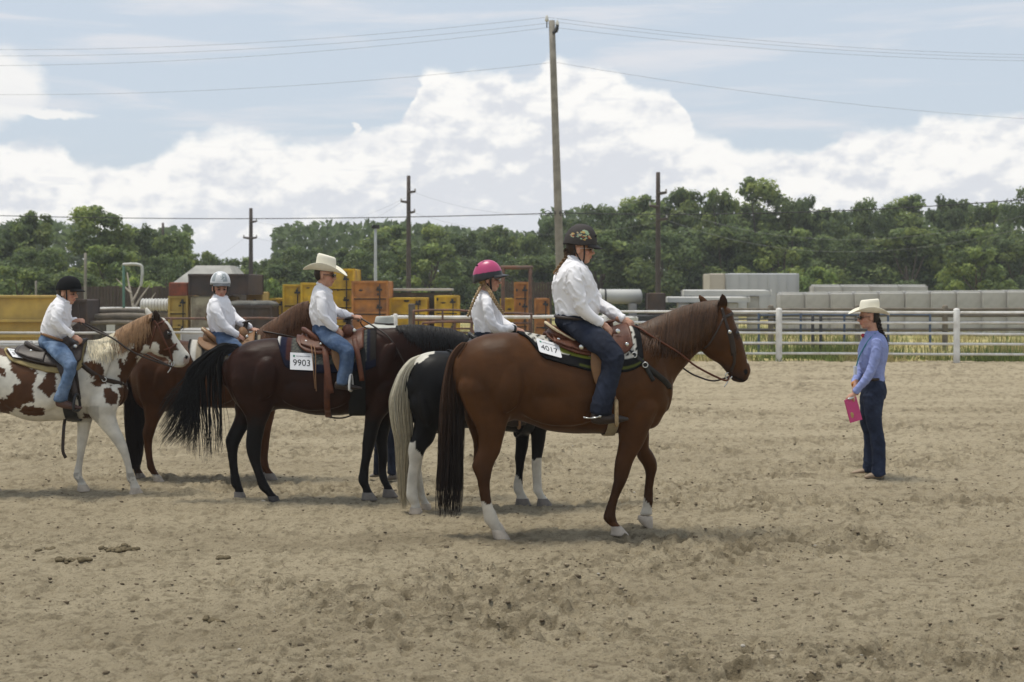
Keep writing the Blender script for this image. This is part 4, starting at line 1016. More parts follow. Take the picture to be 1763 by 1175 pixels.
# --- horse A: chestnut, nearest
CH, CHD = np.array((.070, .0285, .0095)), np.array((.026, .0115, .0055)); SOCK = np.array((.58, .53, .44))
def coatA(u, v, V, n, n2):
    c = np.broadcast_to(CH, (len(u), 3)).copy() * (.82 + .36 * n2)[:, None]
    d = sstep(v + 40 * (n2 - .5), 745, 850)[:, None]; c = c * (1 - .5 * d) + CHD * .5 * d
    muz = sstep(v - .55 * (u - 1270) + 8 * (n - .5), 630, 655)[:, None] * (u > 1235)[:, None]; c = c * (1 - .8 * muz) + np.array((.03, .02, .018)) * .8 * muz
    hind = ((u < 900) & (v > 866 + 14 * (n - .5))); c[hind] = SOCK * (.85 + .3 * n[hind, None])
    fr = ((u > 1092) & (v > 870 - 1.4 * (1118 - u) + 10 * (n - .5)) & (v > 850)); c[fr] = SOCK * (.85 + .3 * n[fr, None])
    nf = (u > 1030) & (u < 1090) & (v > 900); c[nf] = c[nf] * 1.6
    ear = (v < 528) & (u > 1234); c[ear] *= .35
    es = ((u - 1269) / 7) ** 2 + ((v - 575) / 8) ** 2 < 1.3; c[es] *= .45
    no = ((u - 1284) / 3.2) ** 2 + ((v - 640) / 5) ** 2 < 1; c[no] = (.006, .005, .005)
    mo = (np.abs((v - 651) - .45 * (u - 1268)) < 1.2) & (u > 1258) & (u < 1282); c[mo] = (.008, .006, .006)
    st = ((u - 1290) ** 2 + ((v - 620) * .7) ** 2 < 20) & (V[:, 1] > 0); c[st] = SOCK
    return c
A = Horse('horse', 'chestnut horse with one white hind stocking, nearest the camera, number 4017', 10.95, 960, .0007,
 [(789,606,686,.12),(803,591,710,.20),(830,578,728,.262),(860,573,731,.288),(885,573,724,.275),(910,577,730,.262),(940,583,741,.292),(980,587,746,.31),(1020,584,747,.305),(1055,573,747,.28),(1085,565,744,.24),(1110,567,741,.22),(1130,582,734,.19),(1143,612,712,.13)],
 [(1075,575,1122,735,.20),(1092,563,1147,684,.17),(1120,553,1163,652,.125),(1150,542,1181,630,.10),(1180,531,1195,613,.085),(1210,523,1206,604,.08),(1230,521,1210,603,.082)],
 [(1240,522,1222,562,.06),(1259,534,1209,600,.088),(1264,552,1215,612,.096),(1271,570,1226,620,.086),(1278,590,1239,627,.068),(1284,611,1249,639,.056),(1290,629,1256,648,.053),(1292,638,1262,656,.053),(1288,650,1274,659,.043)],
 [legspec([(620,790,885,.11),(660,790,896,.12),(690,795,893,.11),(715,806,880,.095),(740,820,871,.078),(762,824,865,.062),(779,821,861,.052),(794,814.5,853,.045),(803,812,850,.043),(812,814,847.5,.040),(822,819,845.5,.034),(835,822.5,843.5,.029),(851,825,844,.028),(866,827.5,846.5,.029),(878,830,851,.033),(890,832,856,.036),(900,834,861,.036),(908,841,865,.034),(916,847,869,.036)],
          [(914,846,868,.040),(922,848,874,.052),(930,850,879,.060)], -.19, dy0=-.13, hm=HOOFL),
  legspec([(640,796,880,.10),(700,798,872,.10),(735,805,862,.075),(757,813,858,.06),(771,815,855,.052),(788,815,850,.045),(800,815,848,.042),(812,818,846,.038),(830,824,843,.03),(850,828,845,.028),(868,831,848,.03),(882,834,855,.035),(892,839,858,.034),(900,844,862,.036)],
          [(899,844,862,.04),(906,846,867,.05),(913,848,871,.058)], .20, dy0=.13, hm=HOOFL),
  legspec([(650,1062,1138,.07),(690,1064,1138,.10),(720,1064,1127,.098),(745,1064,1116,.085),(761,1065,1109,.072),(778,1062,1100,.06),(794,1058.6,1091,.051),(814,1056.6,1084,.044),(830,1055.5,1077.5,.041),(847,1051.5,1069,.032),(868,1045,1062,.028),(882,1040.5,1060,.032),(892,1039,1061,.036),(900,1045,1064.5,.032),(906,1052,1070,.034)],
          [(905,1052,1070,.038),(912,1052.5,1076.5,.050),(920,1051,1083,.058)], -.15, dy0=-.12, hm=HOOFL),
  legspec([(1082,725,1125,720,.08),(1086,750,1118,745,.075),(1094,775,1117,768,.062),(1097,788,1124,780,.055),(1107,802,1130,795,.048),(1111,815,1130.5,810,.044),(1110.5,828,1127,824,.036),(1109,843,1124.5,840,.029),(1108,855,1124.5,854,.028),(1107,866,1124,865,.034),(1105,876,1122.5,875,.032),(1101,886,1123,886,.036)],
          [(1099,888,1123.5,890,.042),(1098,894,1124,899,.052),(1106,905,1123,911,.054),(1115,911,1121.5,917,.03)], .16, dy0=.12, lift=True, hm=HOOFL)],
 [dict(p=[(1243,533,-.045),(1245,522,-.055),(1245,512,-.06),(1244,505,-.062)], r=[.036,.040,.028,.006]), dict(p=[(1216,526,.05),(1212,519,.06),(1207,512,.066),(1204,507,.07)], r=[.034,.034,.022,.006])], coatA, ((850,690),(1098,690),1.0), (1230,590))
A.eye(1269, 574)
tail_rows(A, [(590,796,806),(598,786,803),(616,774,791),(646,766,787),(682,761,791),(712,759,796),(745,757,797),(790,756,797),(845,752,796),(893,752,793)], 1100, .075, (.10, .043, .017), (.016, .0095, .007), 1, .0042)
mane(A, [(1102,562),(1135,548),(1170,534),(1194,527),(1218,522),(1238,520)], [20, 62, 75, 80, 70, 40], -10, (.066, .030, .012), 2, 900, .0048, 1.1)

# --- horse B: black and white pinto behind A
BK = np.array((.0065, .006, .0062)); WH = np.array((.56, .53, .46))
def coatB(u, v, V, n, n2):
    c = np.broadcast_to(BK, (len(u), 3)).copy() * (.8 + .5 * n2)[:, None]
    j = 14 * (n - .5)
    w = (u < 780) & (v > 772 + j + 1.2 * np.abs(u - 716) * (u > 716) - 10 * (u < 716))
    w |= (u < 748) & (v < 636 - .60 * (u - 702) + j) & (v < 645)
    w |= (u > 870) & (u < 909) & (v > 832 - .0 * u + j - 1.6 * (898 - u))
    w |= (u >= 912) & (u < 960) & (v > 790 + j) & (v > 700)
    c[w] = WH * (.85 + .3 * n[w, None]); return c
B = Horse('horse', 'black and white pinto with a cream tail, mostly hidden behind the nearest chestnut', 12.15, 800, .0016,
 [(704,642,698,.11),(714,618,730,.19),(735,607,744,.25),(765,605,746,.27),(800,610,738,.265),(840,616,740,.28),(880,612,744,.275),(920,602,746,.25),(950,605,738,.21),(972,628,718,.14)],
 [(930,605,965,730,.18),(955,599,985,690,.14),(985,604,1003,680,.115),(1010,616,1022,684,.10),(1035,632,1038,692,.085)],
 [(1042,632,1030,680,.07),(1062,650,1034,700,.085),(1075,672,1048,712,.075),(1086,694,1064,722,.058),(1094,714,1076,732,.05),(1094,726,1082,735,.04)],
 [legspec([(650,706,770,.10),(690,704,768,.10),(720,712,762,.085),(745,711,752,.065),(762,705,745,.055),(776,702,732,.046),(788,703.5,727,.042),(800,703.5,723.5,.034),(815,701.5,720,.029),(838,700,718.5,.028),(852,699.5,719.5,.034),(860,701.5,721,.036),(868,707,723,.032),(875,707,725,.038)],
          [(874,706,725,.04),(879,705,727,.05),(884,704,728,.056)], -.10, hm=HOOFL),
  legspec([(650,715,775,.10),(700,714,765,.09),(735,714,752,.07),(760,712,745,.055),(776,709,733,.045),(795,709,727,.034),(815,711,726,.029),(845,715,731,.028),(858,718,733.5,.035),(865,723,738,.032),(870,724,741,.038)],
          [(869,724,741,.04),(874,725,742,.05),(879,725,744,.056)], .10, hm=HOOFL),
  legspec([(680,905,950,.09),(720,912,945,.075),(745,914,940,.058),(765,915,937.5,.048),(781,915.5,934.5,.043),(796,915.5,932.5,.036),(812,916,932,.029),(830,917,932.5,.03),(846,918,934.5,.036),(853,923,938.5,.032),(859,926,943.5,.038)],
          [(858,926,943,.04),(865,925,948,.05),(872,924,952,.058)], -.08, hm=HOOFM),
  legspec([(680,885,930,.09),(720,887,920,.075),(745,888,912,.058),(769,888,908.6,.048),(789,886,905,.043),(800,887,903,.037),(815,887.5,901,.029),(835,884,900,.032),(846,884.5,901.5,.036),(854,889,906,.032),(861,889.5,910,.038)],
          [(860,889,910,.04),(866,888,912,.05),(871.5,887,915,.058)], .06, hm=HOOFM)],
 [dict(p=[(1046,640,-.045),(1050,626,-.055),(1053,618,-.06)], r=[.03,.03,.006]), dict(p=[(1046,640,.045),(1050,626,.055),(1053,618,.06)], r=[.03,.03,.006])], coatB, ((750,705),(930,700),.86), (1045,672))
tail_rows(B, [(612,722,736),(620,706,724),(640,690,706),(665,680,703),(692,674,706),(730,677,709),(760,683,710),(800,685,703),(845,688,700),(878,690,699)], 850, .07, (.64, .60, .49), (.50, .43, .29), 3, .0045)

# --- horse C: dark bay, boy in cream hat
BAY = np.array((.024, .0088, .0050))
def coatC(u, v, V, n, n2):
    c = np.broadcast_to(BAY, (len(u), 3)).copy() * (.75 + .5 * n2)[:, None]
    d = sstep(v + 30 * (n - .5), 700, 745)[:, None]; c = c * (1 - d) + np.array((.010, .009, .009)) * d; return c
C = Horse('horse', 'dark bay horse with black legs carrying the boy in the cream hat, number 9903', 12.75, 540, .0004,
 [(392,617,670,.11),(404,603,692,.18),(425,590,712,.245),(450,584,718,.27),(475,582,706,.258),(500,585,706,.25),(535,588,714,.285),(570,588,716,.29),(605,580,714,.28),(635,570,712,.24),(660,567,708,.205),(682,574,700,.17),(697,602,680,.11)],
 [(640,570,688,704,.19),(660,566,700,672,.15),(690,564,718,652,.12),(726,564,745,640,.10),(760,567,770,632,.09),(790,574,795,630,.085),(806,582,805,632,.08)],
 [(812,584,800,625,.06),(832,598,806,648,.085),(845,622,818,662,.08),(853,648,832,676,.064),(860,672,842,692,.052),(860,688,846,700,.045)],
 [legspec([(610,396,468,.10),(650,394,472,.11),(690,406,474,.10),(715,421,465,.08),(734,425,457,.064),(752,424,452.5,.052),(767,423.5,450.5,.046),(780,425,449.5,.042),(795,430,449.5,.033),(812,437,453.5,.029),(828,442.5,460,.030),(840,447,467,.035),(848,456,473,.032),(853,461,479,.036)],
          [(852,460,479,.04),(857,462,481,.05),(862,463,484,.056)], -.14, hm=HOOFD),
  legspec([(630,400,465,.09),(690,404,455,.10),(715,405,436,.074),(735,398,429,.058),(750,391,420,.05),(760,387.5,415,.045),(770,389.5,411,.041),(785,392.5,409,.032),(805,395,409.5,.028),(825,396.5,413,.030),(837,398,416,.035),(845,404,419,.032),(850,404,421,.036)],
          [(849,403,420,.04),(855,403,423,.05),(861,402,424,.056)], .07, dy0=.12, hm=HOOFM),
  legspec([(640,632,695,.08),(680,628,684,.095),(700,628,676,.09),(720,627.5,660,.075),(742,626,651,.06),(766,623.5,645,.05),(786,622,639.5,.043),(798,620.5,636,.035),(810,618.5,634.5,.029),(820,616.5,634,.034),(828,617.5,634.5,.036),(838,624,638,.032),(845,624.5,642,.038)],
          [(844,624,642,.041),(850,623,646,.052),(857,622,650,.058)], -.09, hm=HOOFM),
  legspec([(650,650,696,.08),(690,646,690,.09),(720,645,678,.075),(740,645,671,.06),(760,646,667,.05),(786,650,668,.043),(798,651,667,.035),(810,651.5,665.5,.029),(820,652,666.5,.034),(830,655,669,.036),(839,660,674.5,.032),(845,660,678,.038)],
          [(844,660,677,.041),(850,659,681,.052),(857,658,686,.058)], .09, hm=HOOFM)],
 [dict(p=[(815,595,-.045),(818,580,-.05),(820,572,-.055)], r=[.03,.03,.006]), dict(p=[(815,600,.045),(820,586,.05),(822,578,.055)], r=[.03,.03,.006])], coatC, ((447,672),(660,672),.95), (822,628))
def tailC():
    r = np.random.default_rng(5); cv = []
    for k in range(720):
        a = r.random(); b = r.normal(0, .5)
        if a < .62:       # long swishing bulk thrown out to the left
            e = np.array((272 + 52 * r.random() ** .8, 700 + 70 * r.random())) ; q = r.random() ** 1.3
            pts = [(409 - 4*q, 596 + 8*q), (384, 594 + 14*q), (352 + 6*q, 612 + 26*q), (322 + 12*q, 646 + 34*q), (e[0] + 22, e[1] - 34), tuple(e)]
            pts = [(x + r.normal(0, 1.2), y + r.normal(0, 1.5)) for x, y in pts]
        else:             # separate locks hanging from the bulk
            x = 316 + 68 * r.random(); top = np.interp(x, [316, 350, 385], [652, 622, 606]); e = 742 + 56 * r.random() * (1 - .4 * abs(x - 350) / 40); lk = round(x / 9) * 9 + r.normal(0, 1.3)
            ph = r.random() * .6 + lk; pts = [(406, 598 + 6 * r.random()), (x + 12, top - 8), (x, top + 14), (lk + 2.5 * math.sin(ph), 690), (lk + 3 * math.sin(ph + 1.6) + 3, 724), (lk + 4 * math.sin(ph + 3) + 8 * r.random(), e)]
        cv.append([C.pt(x, y, 0) + C.lat * (b * .05 * min(1, i / 2) - .04 * i / 5) for i, (x, y) in enumerate(pts)])
    strands('tail', cv, .0042, C.o, lambda k, t: np.broadcast_to(np.array((.0085, .008, .0085)) * (.7 + .6 * ((k * 37) % 100) / 100), (len(t), 3)))
tailC()
mane(C, [(682,564),(705,562),(726,563),(755,566),(784,572),(806,581)], [6, 26, 40, 42, 38, 30], 4, (.010, .009, .009), 6, 520, .0045, .9)

# --- horse D: chestnut behind C
CHE = np.array((.062, .0245, .0095))
def coatD(u, v, V, n, n2):
    c = np.broadcast_to(CHE, (len(u), 3)).copy() * (.8 + .4 * n2)[:, None]
    w = v > 817 + 6 * (n - .5); c[w] = np.array((.5, .46, .4)); return c
D = Horse('horse', 'red chestnut horse of the silver helmet rider, standing behind the dark bay', 14.1, 350, .0006,
 [(227,630,668,.09),(233,608,690,.15),(246,594,704,.215),(265,586,711,.255),(290,583,708,.265),(320,587,700,.255),(360,590,702,.27),(400,590,703,.27),(440,580,702,.25),(470,577,698,.20),(492,594,688,.13)],
 [(425,592,476,700,.18),(446,571,500,662,.14),(470,556,515,630,.115),(495,538,527,607,.10),(517,526,537,590,.085),(534,522,541,580,.08)],
 [(544,522,530,556,.06),(556,534,533,572,.085),(562,548,540,582,.082),(566,564,549,590,.066),(570,579,555,597,.054),(571,590,560,603,.046)],
 [legspec([(620,236,300,.10),(660,235,302,.11),(690,244,294,.10),(722,249,276,.075),(740,246,268.5,.055),(748,245,266,.048),(760,247,262.5,.037),(776,249,262,.029),(796,252,264.5,.029),(808,253.5,268,.034),(816,259,272,.032),(822,263,277,.038)],
          [(821,263,276.5,.041),(826,264,280,.05),(831,264,283.5,.056)], -.14, hm=HOOFL),
  legspec([(640,236,298,.10),(690,236,285,.095),(722,233,262,.07),(742,226,250,.052),(750,224,246,.046),(765,225,241,.036),(785,226,239,.029),(803,227,240,.033),(812,230,244,.034),(818,233,248,.038)],
          [(817,233,247,.041),(821,233,250,.05),(825,233,253,.056)], .14, hm=HOOFM),
  legspec([(640,440,500,.09),(680,440,484,.095),(705,441,475,.08),(734,444,468,.058),(756,446,464.5,.046),(772,447,463,.038),(791,448,462,.028),(804,449,464,.034),(811,454,468,.032),(816,456,472.5,.038)],
          [(815,456,472,.041),(820,457,475,.05),(826,458,478.5,.056)], -.12, hm=HOOFM),
  legspec([(640,440,500,.09),(680,436,480,.09),(705,438,470,.08),(734,441,463,.055),(756,442,459,.045),(772,443,458,.037),(791,444,457,.028),(800,445,459,.034),(806,449,462,.032),(810,451,466,.038)],
          [(809,451,466,.041),(813,452,469,.05),(817,453,471,.056)], .12, hm=HOOFM)],
 [dict(p=[(548,530,-.045),(550,519,-.05),(551,511,-.055)], r=[.03,.03,.006]), dict(p=[(543,528,.045),(545,517,.05),(546,510,.055)], r=[.03,.03,.006])], coatD, ((277,672),(462,668),.95), (545,560))
tail_rows(D, [(598,236,248),(612,226,240),(640,218,236),(670,215,238),(700,215,246),(735,216,248),(770,219,246),(800,222,241),(822,228,240)], 650, .07, (.035, .016, .010), (.014, .009, .008), 8, .0045)
mane(D, [(448,569),(462,559),(476,551),(490,541),(503,532),(517,525),(532,521)], [20, 34, 40, 42, 40, 36, 30], -6, (.10, .045, .02), 9, 480, .005, 1.0)

# --- horse E: brown and white paint on the left
PW, PB = np.array((.60, .57, .50)), np.array((.072, .032, .0150))
PATCH = [(8,602,26,9),(46,652,15,36),(30,625,15,15),(32,684,20,18),(86,646,11,18),(82,668,11,16),(56,708,20,9),(12,700,16,14),(0,642,12,7),   # barrel
         (160,636,16,15),(172,655,12,10),(150,626,12,10),(186,680,11,12),(173,671,0.1,.1),(212,686,10,24),(209,626,8,10),(222,640,14,16),(211,654,12,12),(228,622,12,10),(150,718,10,8),
         (250,575,20,26),(236,566,22,14),(224,567,10,10),(266,560,16,16),(262,585,12,16),(244,600,10,12),(236,612,14,8),(280,590,17,24),(290,606,12,16),(272,566,14,14),(286,566,8,10)]
def coatE(u, v, V, n, n2):
    c = np.broadcast_to(PW, (len(u), 3)).copy() * (.84 + .3 * n)[:, None]
    f = np.full(len(u), 9.0); du = (n2 - .5) * 26 + (n - .5) * 12 + (fbm(V, 60, 2, 8) - .5) * 7; dv = (fbm(V + 9, 9, 3, 5) - .5) * 26 + (fbm(V * (1, 1, .4), 70, 2, 18) - .5) * 9
    for (x, y, a, b) in PATCH: f = np.minimum(f, ((u + du - x) / a) ** 2 + ((v + dv - y) / b) ** 2)
    w = sstep(f, 1.12, .92)[:, None]
    # blaze, muzzle and cheek stay white
    bl = (u - 281 > .68 * (v - 546) - 2 + 8 * (n - .5)) & (u > 278); w[bl] = 0
    w[(u > 298) & (v > 604)] = 0; ck = ((u - 266) / 8) ** 2 + ((v - 600) / 11) ** 2 < 1; w[ck] = 0
    c = c * (1 - w) + (PB * (.8 + .4 * n2)[:, None]) * w
    leg = sstep(v, 735, 800)[:, None] * (n2[:, None] * .35); c = c * (1 - leg) + np.array((.34, .28, .21)) * leg
    mz = ((u - 322) ** 2 / 40 + (v - 622) ** 2 / 60 < 1); c[mz] = c[mz] * np.array((.75, .6, .56))
    es = ((u - 289) / 7) ** 2 + ((v - 576) / 8) ** 2 < 1.2; c[es] = (.03, .018, .012)
    no = ((u - 321) / 2.8) ** 2 + ((v - 615) / 3.6) ** 2 < 1; c[no] = (.008, .006, .006)
    ft = (v > 815) & (v < 832) & (n > .5); c[ft] *= .6
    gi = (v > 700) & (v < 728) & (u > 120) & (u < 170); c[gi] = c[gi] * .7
    ie = (v < 553) & (u > 262) & (u < 278); c[ie] = np.array((.03, .018, .012))
    return c
E = Horse('horse', 'brown and white paint horse striding in from the left edge', 13.15, 100, .0003,
 [(-96,632,680,.10),(-86,612,712,.18),(-64,600,728,.25),(-36,595,730,.275),(-10,597,713,.27),(15,602,712,.275),(50,606,724,.29),(90,606,725,.29),(125,598,723,.262),(150,591,720,.225),(175,600,714,.19),(196,628,704,.13)],
 [(140,593,198,712,.19),(160,589,211,674,.15),(185,581,225,642,.115),(210,567,239,622,.10),(233,555,250,610,.085),(252,548,258,607,.08)],
 [(263,546,254,584,.06),(281,547,257,600,.088),(291,557,263,609,.094),(299.5,572,274,614,.082),(309,588,286,618,.065),(318,601,295,626,.054),(326,612,300,632,.052),(325,622,310,633,.042)],
 [legspec([(610,-90,-20,.10),(660,-92,-18,.11),(700,-84,-24,.10),(730,-78,-40,.07),(755,-84,-58,.05),(766,-88,-62,.046),(785,-84,-67,.033),(810,-80,-65,.029),(828,-78,-60,.035),(838,-70,-52,.034),(845,-66,-46,.038)],
          [(844,-66,-46,.041),(850,-66,-43,.05),(856,-66,-40,.056)], -.15, hm=HOOFL),
  legspec([(610,-80,-10,.10),(660,-80,-8,.11),(700,-66,-8,.10),(730,-52,-16,.07),(752,-46,-20,.05),(764,-47,-22,.046),(785,-42,-25,.033),(808,-36,-21,.029),(824,-33,-15,.035),(832,-26,-8,.034),(838,-22,-2,.038)],
          [(837,-22,-2,.041),(842,-22,1,.05),(846,-22,3,.056)], .14, hm=HOOFL),
  legspec([(650,145,205,.08),(690,150,205,.10),(713,153,200,.088),(730,168,203,.066),(746,182,210,.053),(764,196,218,.044),(778,205,221.5,.042),(792,212,224.5,.033),(806,216,228,.029),(818,217.5,232,.034),(826,218.5,235.5,.036),(834,224,238.5,.033),(841,224,242,.038)],
          [(840,224,241.5,.041),(846,223.5,245,.05),(851,222,248,.057)], -.13, hm=HOOFL),
  legspec([(660,135,180,.08),(700,131,166,.085),(730,133,157,.058),(753,133,152.5,.048),(768,132.5,149,.044),(783,132.5,146,.038),(800,131,142.5,.029),(813,128,141,.032),(825,127,141.5,.036),(833,133,146,.033),(840,134,150,.038)],
          [(839,134,150,.041),(844,133.5,153,.05),(850,132,157,.057)], .10, hm=HOOFL)],
 [dict(p=[(270,553,-.045),(270,545,-.055),(268,538,-.06),(267,532,-.062)], r=[.034,.036,.026,.006]), dict(p=[(258,546,.05),(256,539,.06),(253,533,.066),(251,528,.07)], r=[.032,.032,.022,.006])], coatE, ((-34,682),(178,676),.95), (272,590))
E.eye(290, 575)
def maneE_col(k): return None
mane(E, [(200,573),(213,565),(232,555),(250,547),(262,543)], [34, 44, 46, 44, 30], -6, (.26, .15, .075), 11, 260, .0055)
mane(E, [(150,589),(168,588),(185,582),(200,574)], [30, 36, 38, 36], 6, (.62, .55, .40), 12, 160, .0055)
mane(E, [(130,594),(138,590),(148,588)], [22, 26, 24], -4, (.05, .03, .018), 13, 70, .006)
tail_rows(E, [(604,-96,-88),(616,-106,-92),(650,-112,-94),(700,-116,-92),(750,-116,-92),(800,-112,-94),(830,-108,-96)], 200, .06, (.3, .2, .1), (.5, .44, .34), 14)
# ------------------------------------------------------------------ people: bodies, clothes, hats
SKIN = mat('skin', attr=True, rough=.5, var=.06, scale=20, bump=.05, bscale=200, spec=.35)
b = SKIN.node_tree.nodes['Principled BSDF']; b.inputs['Subsurface Weight'].default_value = .12; b.inputs['Subsurface Radius'].default_value = (.01, .004, .002)
SHIRT = mat('white_shirt', (.80, .785, .81), .85, .05, 6, .12, 90, spec=.2, dist=.004)
BLUESH = mat('blue_shirt', (.245, .29, .54), .8, .08, 40, .12, 120, spec=.2, dist=.004)
DENIM = mat('denim', (.042, .074, .145), .85, .28, 14, .25, 400, spec=.2, col2=(.09, .13, .20), wear=5, dist=.002)
DENIMD = mat('dark_denim', (.0125, .0155, .027), .85, .25, 14, .25, 400, spec=.2, col2=(.021, .027, .046), wear=5, dist=.002)
LEATH = mat('saddle_leather', (.115, .036, .015), .5, .25, 9, .2, 60, spec=.3, col2=(.075, .024, .012), wear=8)
LEATHD = mat('dark_leather', (.030, .019, .014), .5, .25, 9, .2, 60, spec=.4)
LEATHT = mat('tan_leather', (.19, .098, .043), .6, .22, 9, .2, 60, spec=.3)
LEATHB = mat('black_leather', (.012, .012, .013), .45, .2, 9, .15, 60, spec=.4)
METAL = mat('silver_metal', (.62, .62, .60), .28, .1, 10, 0, metal=1)
ROPE = mat('rope_lacing', (.52, .43, .28), .8, .2, 60, .4, 200)
STRAW = mat('straw_hat', (.77, .73, .61), .8, .06, 12, .25, 260, spec=.2, dist=.002)
FELT = mat('grey_hat', (.46, .46, .42), .85, .08, 12, .15, 200, spec=.15)
HMAT = mat('helmet_shell', attr=True, rough=.32, var=.04, scale=14, bump=0, spec=.5)
HMATM = mat('helmet_matte', attr=True, rough=.75, var=.06, scale=30, bump=.1, bscale=300, spec=.25)
PHAIR = mat('person_hair', attr=True, rough=.55, var=.2, scale=60, bump=.4, bscale=160, spec=.3, stripe=(1, 1, .15))
STRAP = mat('black_webbing', (.012, .012, .012), .7, .1, 20, .1, 200)
GLASS = mat('dark_lens', (.008, .008, .01), .08, .02, 5, 0, spec=.6)
def rot(yaw=0, pitch=0, roll=0):
    return np.array((Matrix.Rotation(yaw, 3, 'Z') @ Matrix.Rotation(pitch, 3, 'Y') @ Matrix.Rotation(roll, 3, 'X')))
def rad(*a): return [math.radians(x) for x in a]
class Person:
    def __init__(s, label, d, px, slope=0.0, psi=0.0, group=None, name='person', base=None):
        s.d, s.px, s.slope = d, px, slope; s.lat = np.array((-math.sin(psi), math.cos(psi), 0))
        s.o = empty(name, tuple(base if base is not None else P(px, 0, d) * (1, 1, 0)), label, 'person', group); s.body = MB()
    def dep(s, px): return s.d + s.slope * (px - s.px)
    def pt(s, px, py, dy=0): return P(px, py, s.dep(px)) * np.array((1, 1, 1)) if dy == 0 else P(px, py, s.dep(px) + dy)
    def lad(s, mb, rows, dy=0, sub=5, n=28, cap=.35, shrink=1.0):
        Cc, A_, B_ = [], [], []
        for r in rows:
            yy = r[5] if len(r) > 5 else dy; p, q = s.pt(r[0], r[1], yy), s.pt(r[2], r[3], yy)
            Cc.append((p + q) / 2); A_.append((p - q) / 2 * shrink); B_.append(s.lat * r[4] * shrink)
        mb.add(*rings(catmull(Cc, sub), catmull(A_, sub), catmull(B_, sub), n, cap))
    def arm(s, mb, pts, k=1.0): 
        mb.add(*tube([s.pt(x, y, dy) for x, y, dy, r in pts], [r * k for *_, r in pts], 16, 5, .5))
    def cloth(s, name, mb, m, wr, seed, vox=.0085, fold=(1, 1, 1), freq=9):
        V, Q = remesh(mb, vox, 4); nr = vnormals(V, Q)
        W = np.column_stack([V[:, 0] + .8 * V[:, 2], V[:, 1], .45 * V[:, 2] - .25 * V[:, 0]]) + .05 * np.column_stack([fbm(V, 4, 2, seed + 9)] * 3)
        f = fbm(V, freq * .6, 2, seed); g = 1 - np.abs(2 * fbm(W + 5, freq * 1.5, 2, seed + 3) - 1)
        V = V + nr * ((f - .5) * wr * 1.4 + (sstep(g, .78, 1.0) - .3) * wr * .75)[:, None]
        return mk(name, V, Q, m, s.o)
    def head(s, px, py, dy=0, sc=1.0, yaw=0, pitch=0, roll=0, neck=None, skin=(.50, .27, .185)):
        c = s.pt(px, py, dy); R = rot(yaw, pitch, roll); s.hc, s.hR, s.hs = c, R, sc
        def E_(cc, r): v, f = ellipsoid(cc, r, None, 20, 14); s.body.add((v * sc) @ R.T + c, f)
        def T_(p, r): s.body.add(*tube([(np.array(q) * sc) @ R.T + c for q in p], [x * sc for x in r], 12, 4, .6))
        E_((-.014, 0, .032), (.092, .075, .084)); E_((.026, 0, -.03), (.058, .056, .074)); E_((.046, 0, -.080), (.032, .034, .027))
        T_([(.080, 0, .014), (.094, 0, -.008), (.102, 0, -.026)], [.010, .012, .015]); E_((.066, 0, .026), (.022, .05, .016))
        E_((.078, 0, -.055), (.013, .025, .013)); E_((.012, 0, -.07), (.05, .05, .04))
        for sg in (-1, 1):
            E_((.05, .034 * sg, -.024), (.028, .026, .026)); E_((-.012, .077 * sg, -.006), (.019, .010, .031)); E_((.092, .013 * sg, -.029), (.011, .009, .008))
        if neck is None: neck = [(-.02, 0, -.05), (-.03, 0, -.11), (-.04, 0, -.18)]
        T_(neck, [.052, .050, .058])
        s.skin = np.array(skin)
        for sg in (-1, 1):
            e = (np.array((.081, .031 * sg, .002)) * sc) @ R.T + c
            mk('eye', *ellipsoid(e, (.008 * sc, .0115 * sc, .0062 * sc), R, 10, 7), EYE, s.o)
    def hl(s, p): return (np.array(p, float) * s.hs) @ s.hR.T + s.hc
    def hand(s, px, py, dy, f, u, sc=1.0, curl=.9):
        c = s.pt(px, py, dy); f = np.array(f, float); f /= np.linalg.norm(f); u = np.array(u, float); u -= f * u.dot(f); u /= np.linalg.norm(u); w = np.cross(f, u)
        R = np.column_stack([f, w, u])
        s.body.add(*ellipsoid(c + f * .005 * sc, (.046 * sc, .038 * sc, .017 * sc), R, 16, 10))
        s.body.add(*tube([c - f * .075 * sc, c - f * .04 * sc, c], [.026 * sc, .024 * sc, .022 * sc], 12, 3))
        for i, (o, L_) in enumerate(((-.028, .062), (-.010, .072), (.009, .068), (.026, .054))):
            p = c + f * .036 * sc + w * o * sc; pts = [p]; a = .25
            for seg in (.42, .33, .27):
                a += curl * (.75 if seg > .4 else 1.0) * .85; dv = f * math.cos(a - .3) - u * math.sin(a - .3); p = p + dv * L_ * seg * sc; pts.append(p)
            s.body.add(*tube(pts, [.0095 * sc, .009 * sc, .008 * sc, .0068 * sc], 10, 3, .8))
        p = c - f * .012 * sc - w * .034 * sc
        s.body.add(*tube([p + w * .012 * sc, p - w * .012 * sc + f * .018 * sc - u * .012 * sc, p + f * .046 * sc - u * .03 * sc - w * .004 * sc], [.013 * sc, .011 * sc, .008 * sc], 10, 3, .8))
    def finish(s, vox=.0062):
        V, Q = remesh(s.body, vox, 2)
        L_ = ((V - s.hc) @ s.hR) / s.hs
        c = np.broadcast_to(s.skin, (len(V), 3)).copy() * (.92 + .16 * fbm(V, 30, 2, 3))[:, None]
        lips = (L_[:, 0] > .07) & (np.abs(L_[:, 1]) < .023) & (np.abs(L_[:, 2] + .056) < .007); c[lips] = c[lips] * (.85, .55, .6)
        ck = np.exp(-((L_[:, 2] + .025) / .022) ** 2 - ((np.abs(L_[:, 1]) - .042) / .018) ** 2) * (L_[:, 0] > .03); c = c * (1 - ck[:, None] * np.array((.0, .22, .2)))
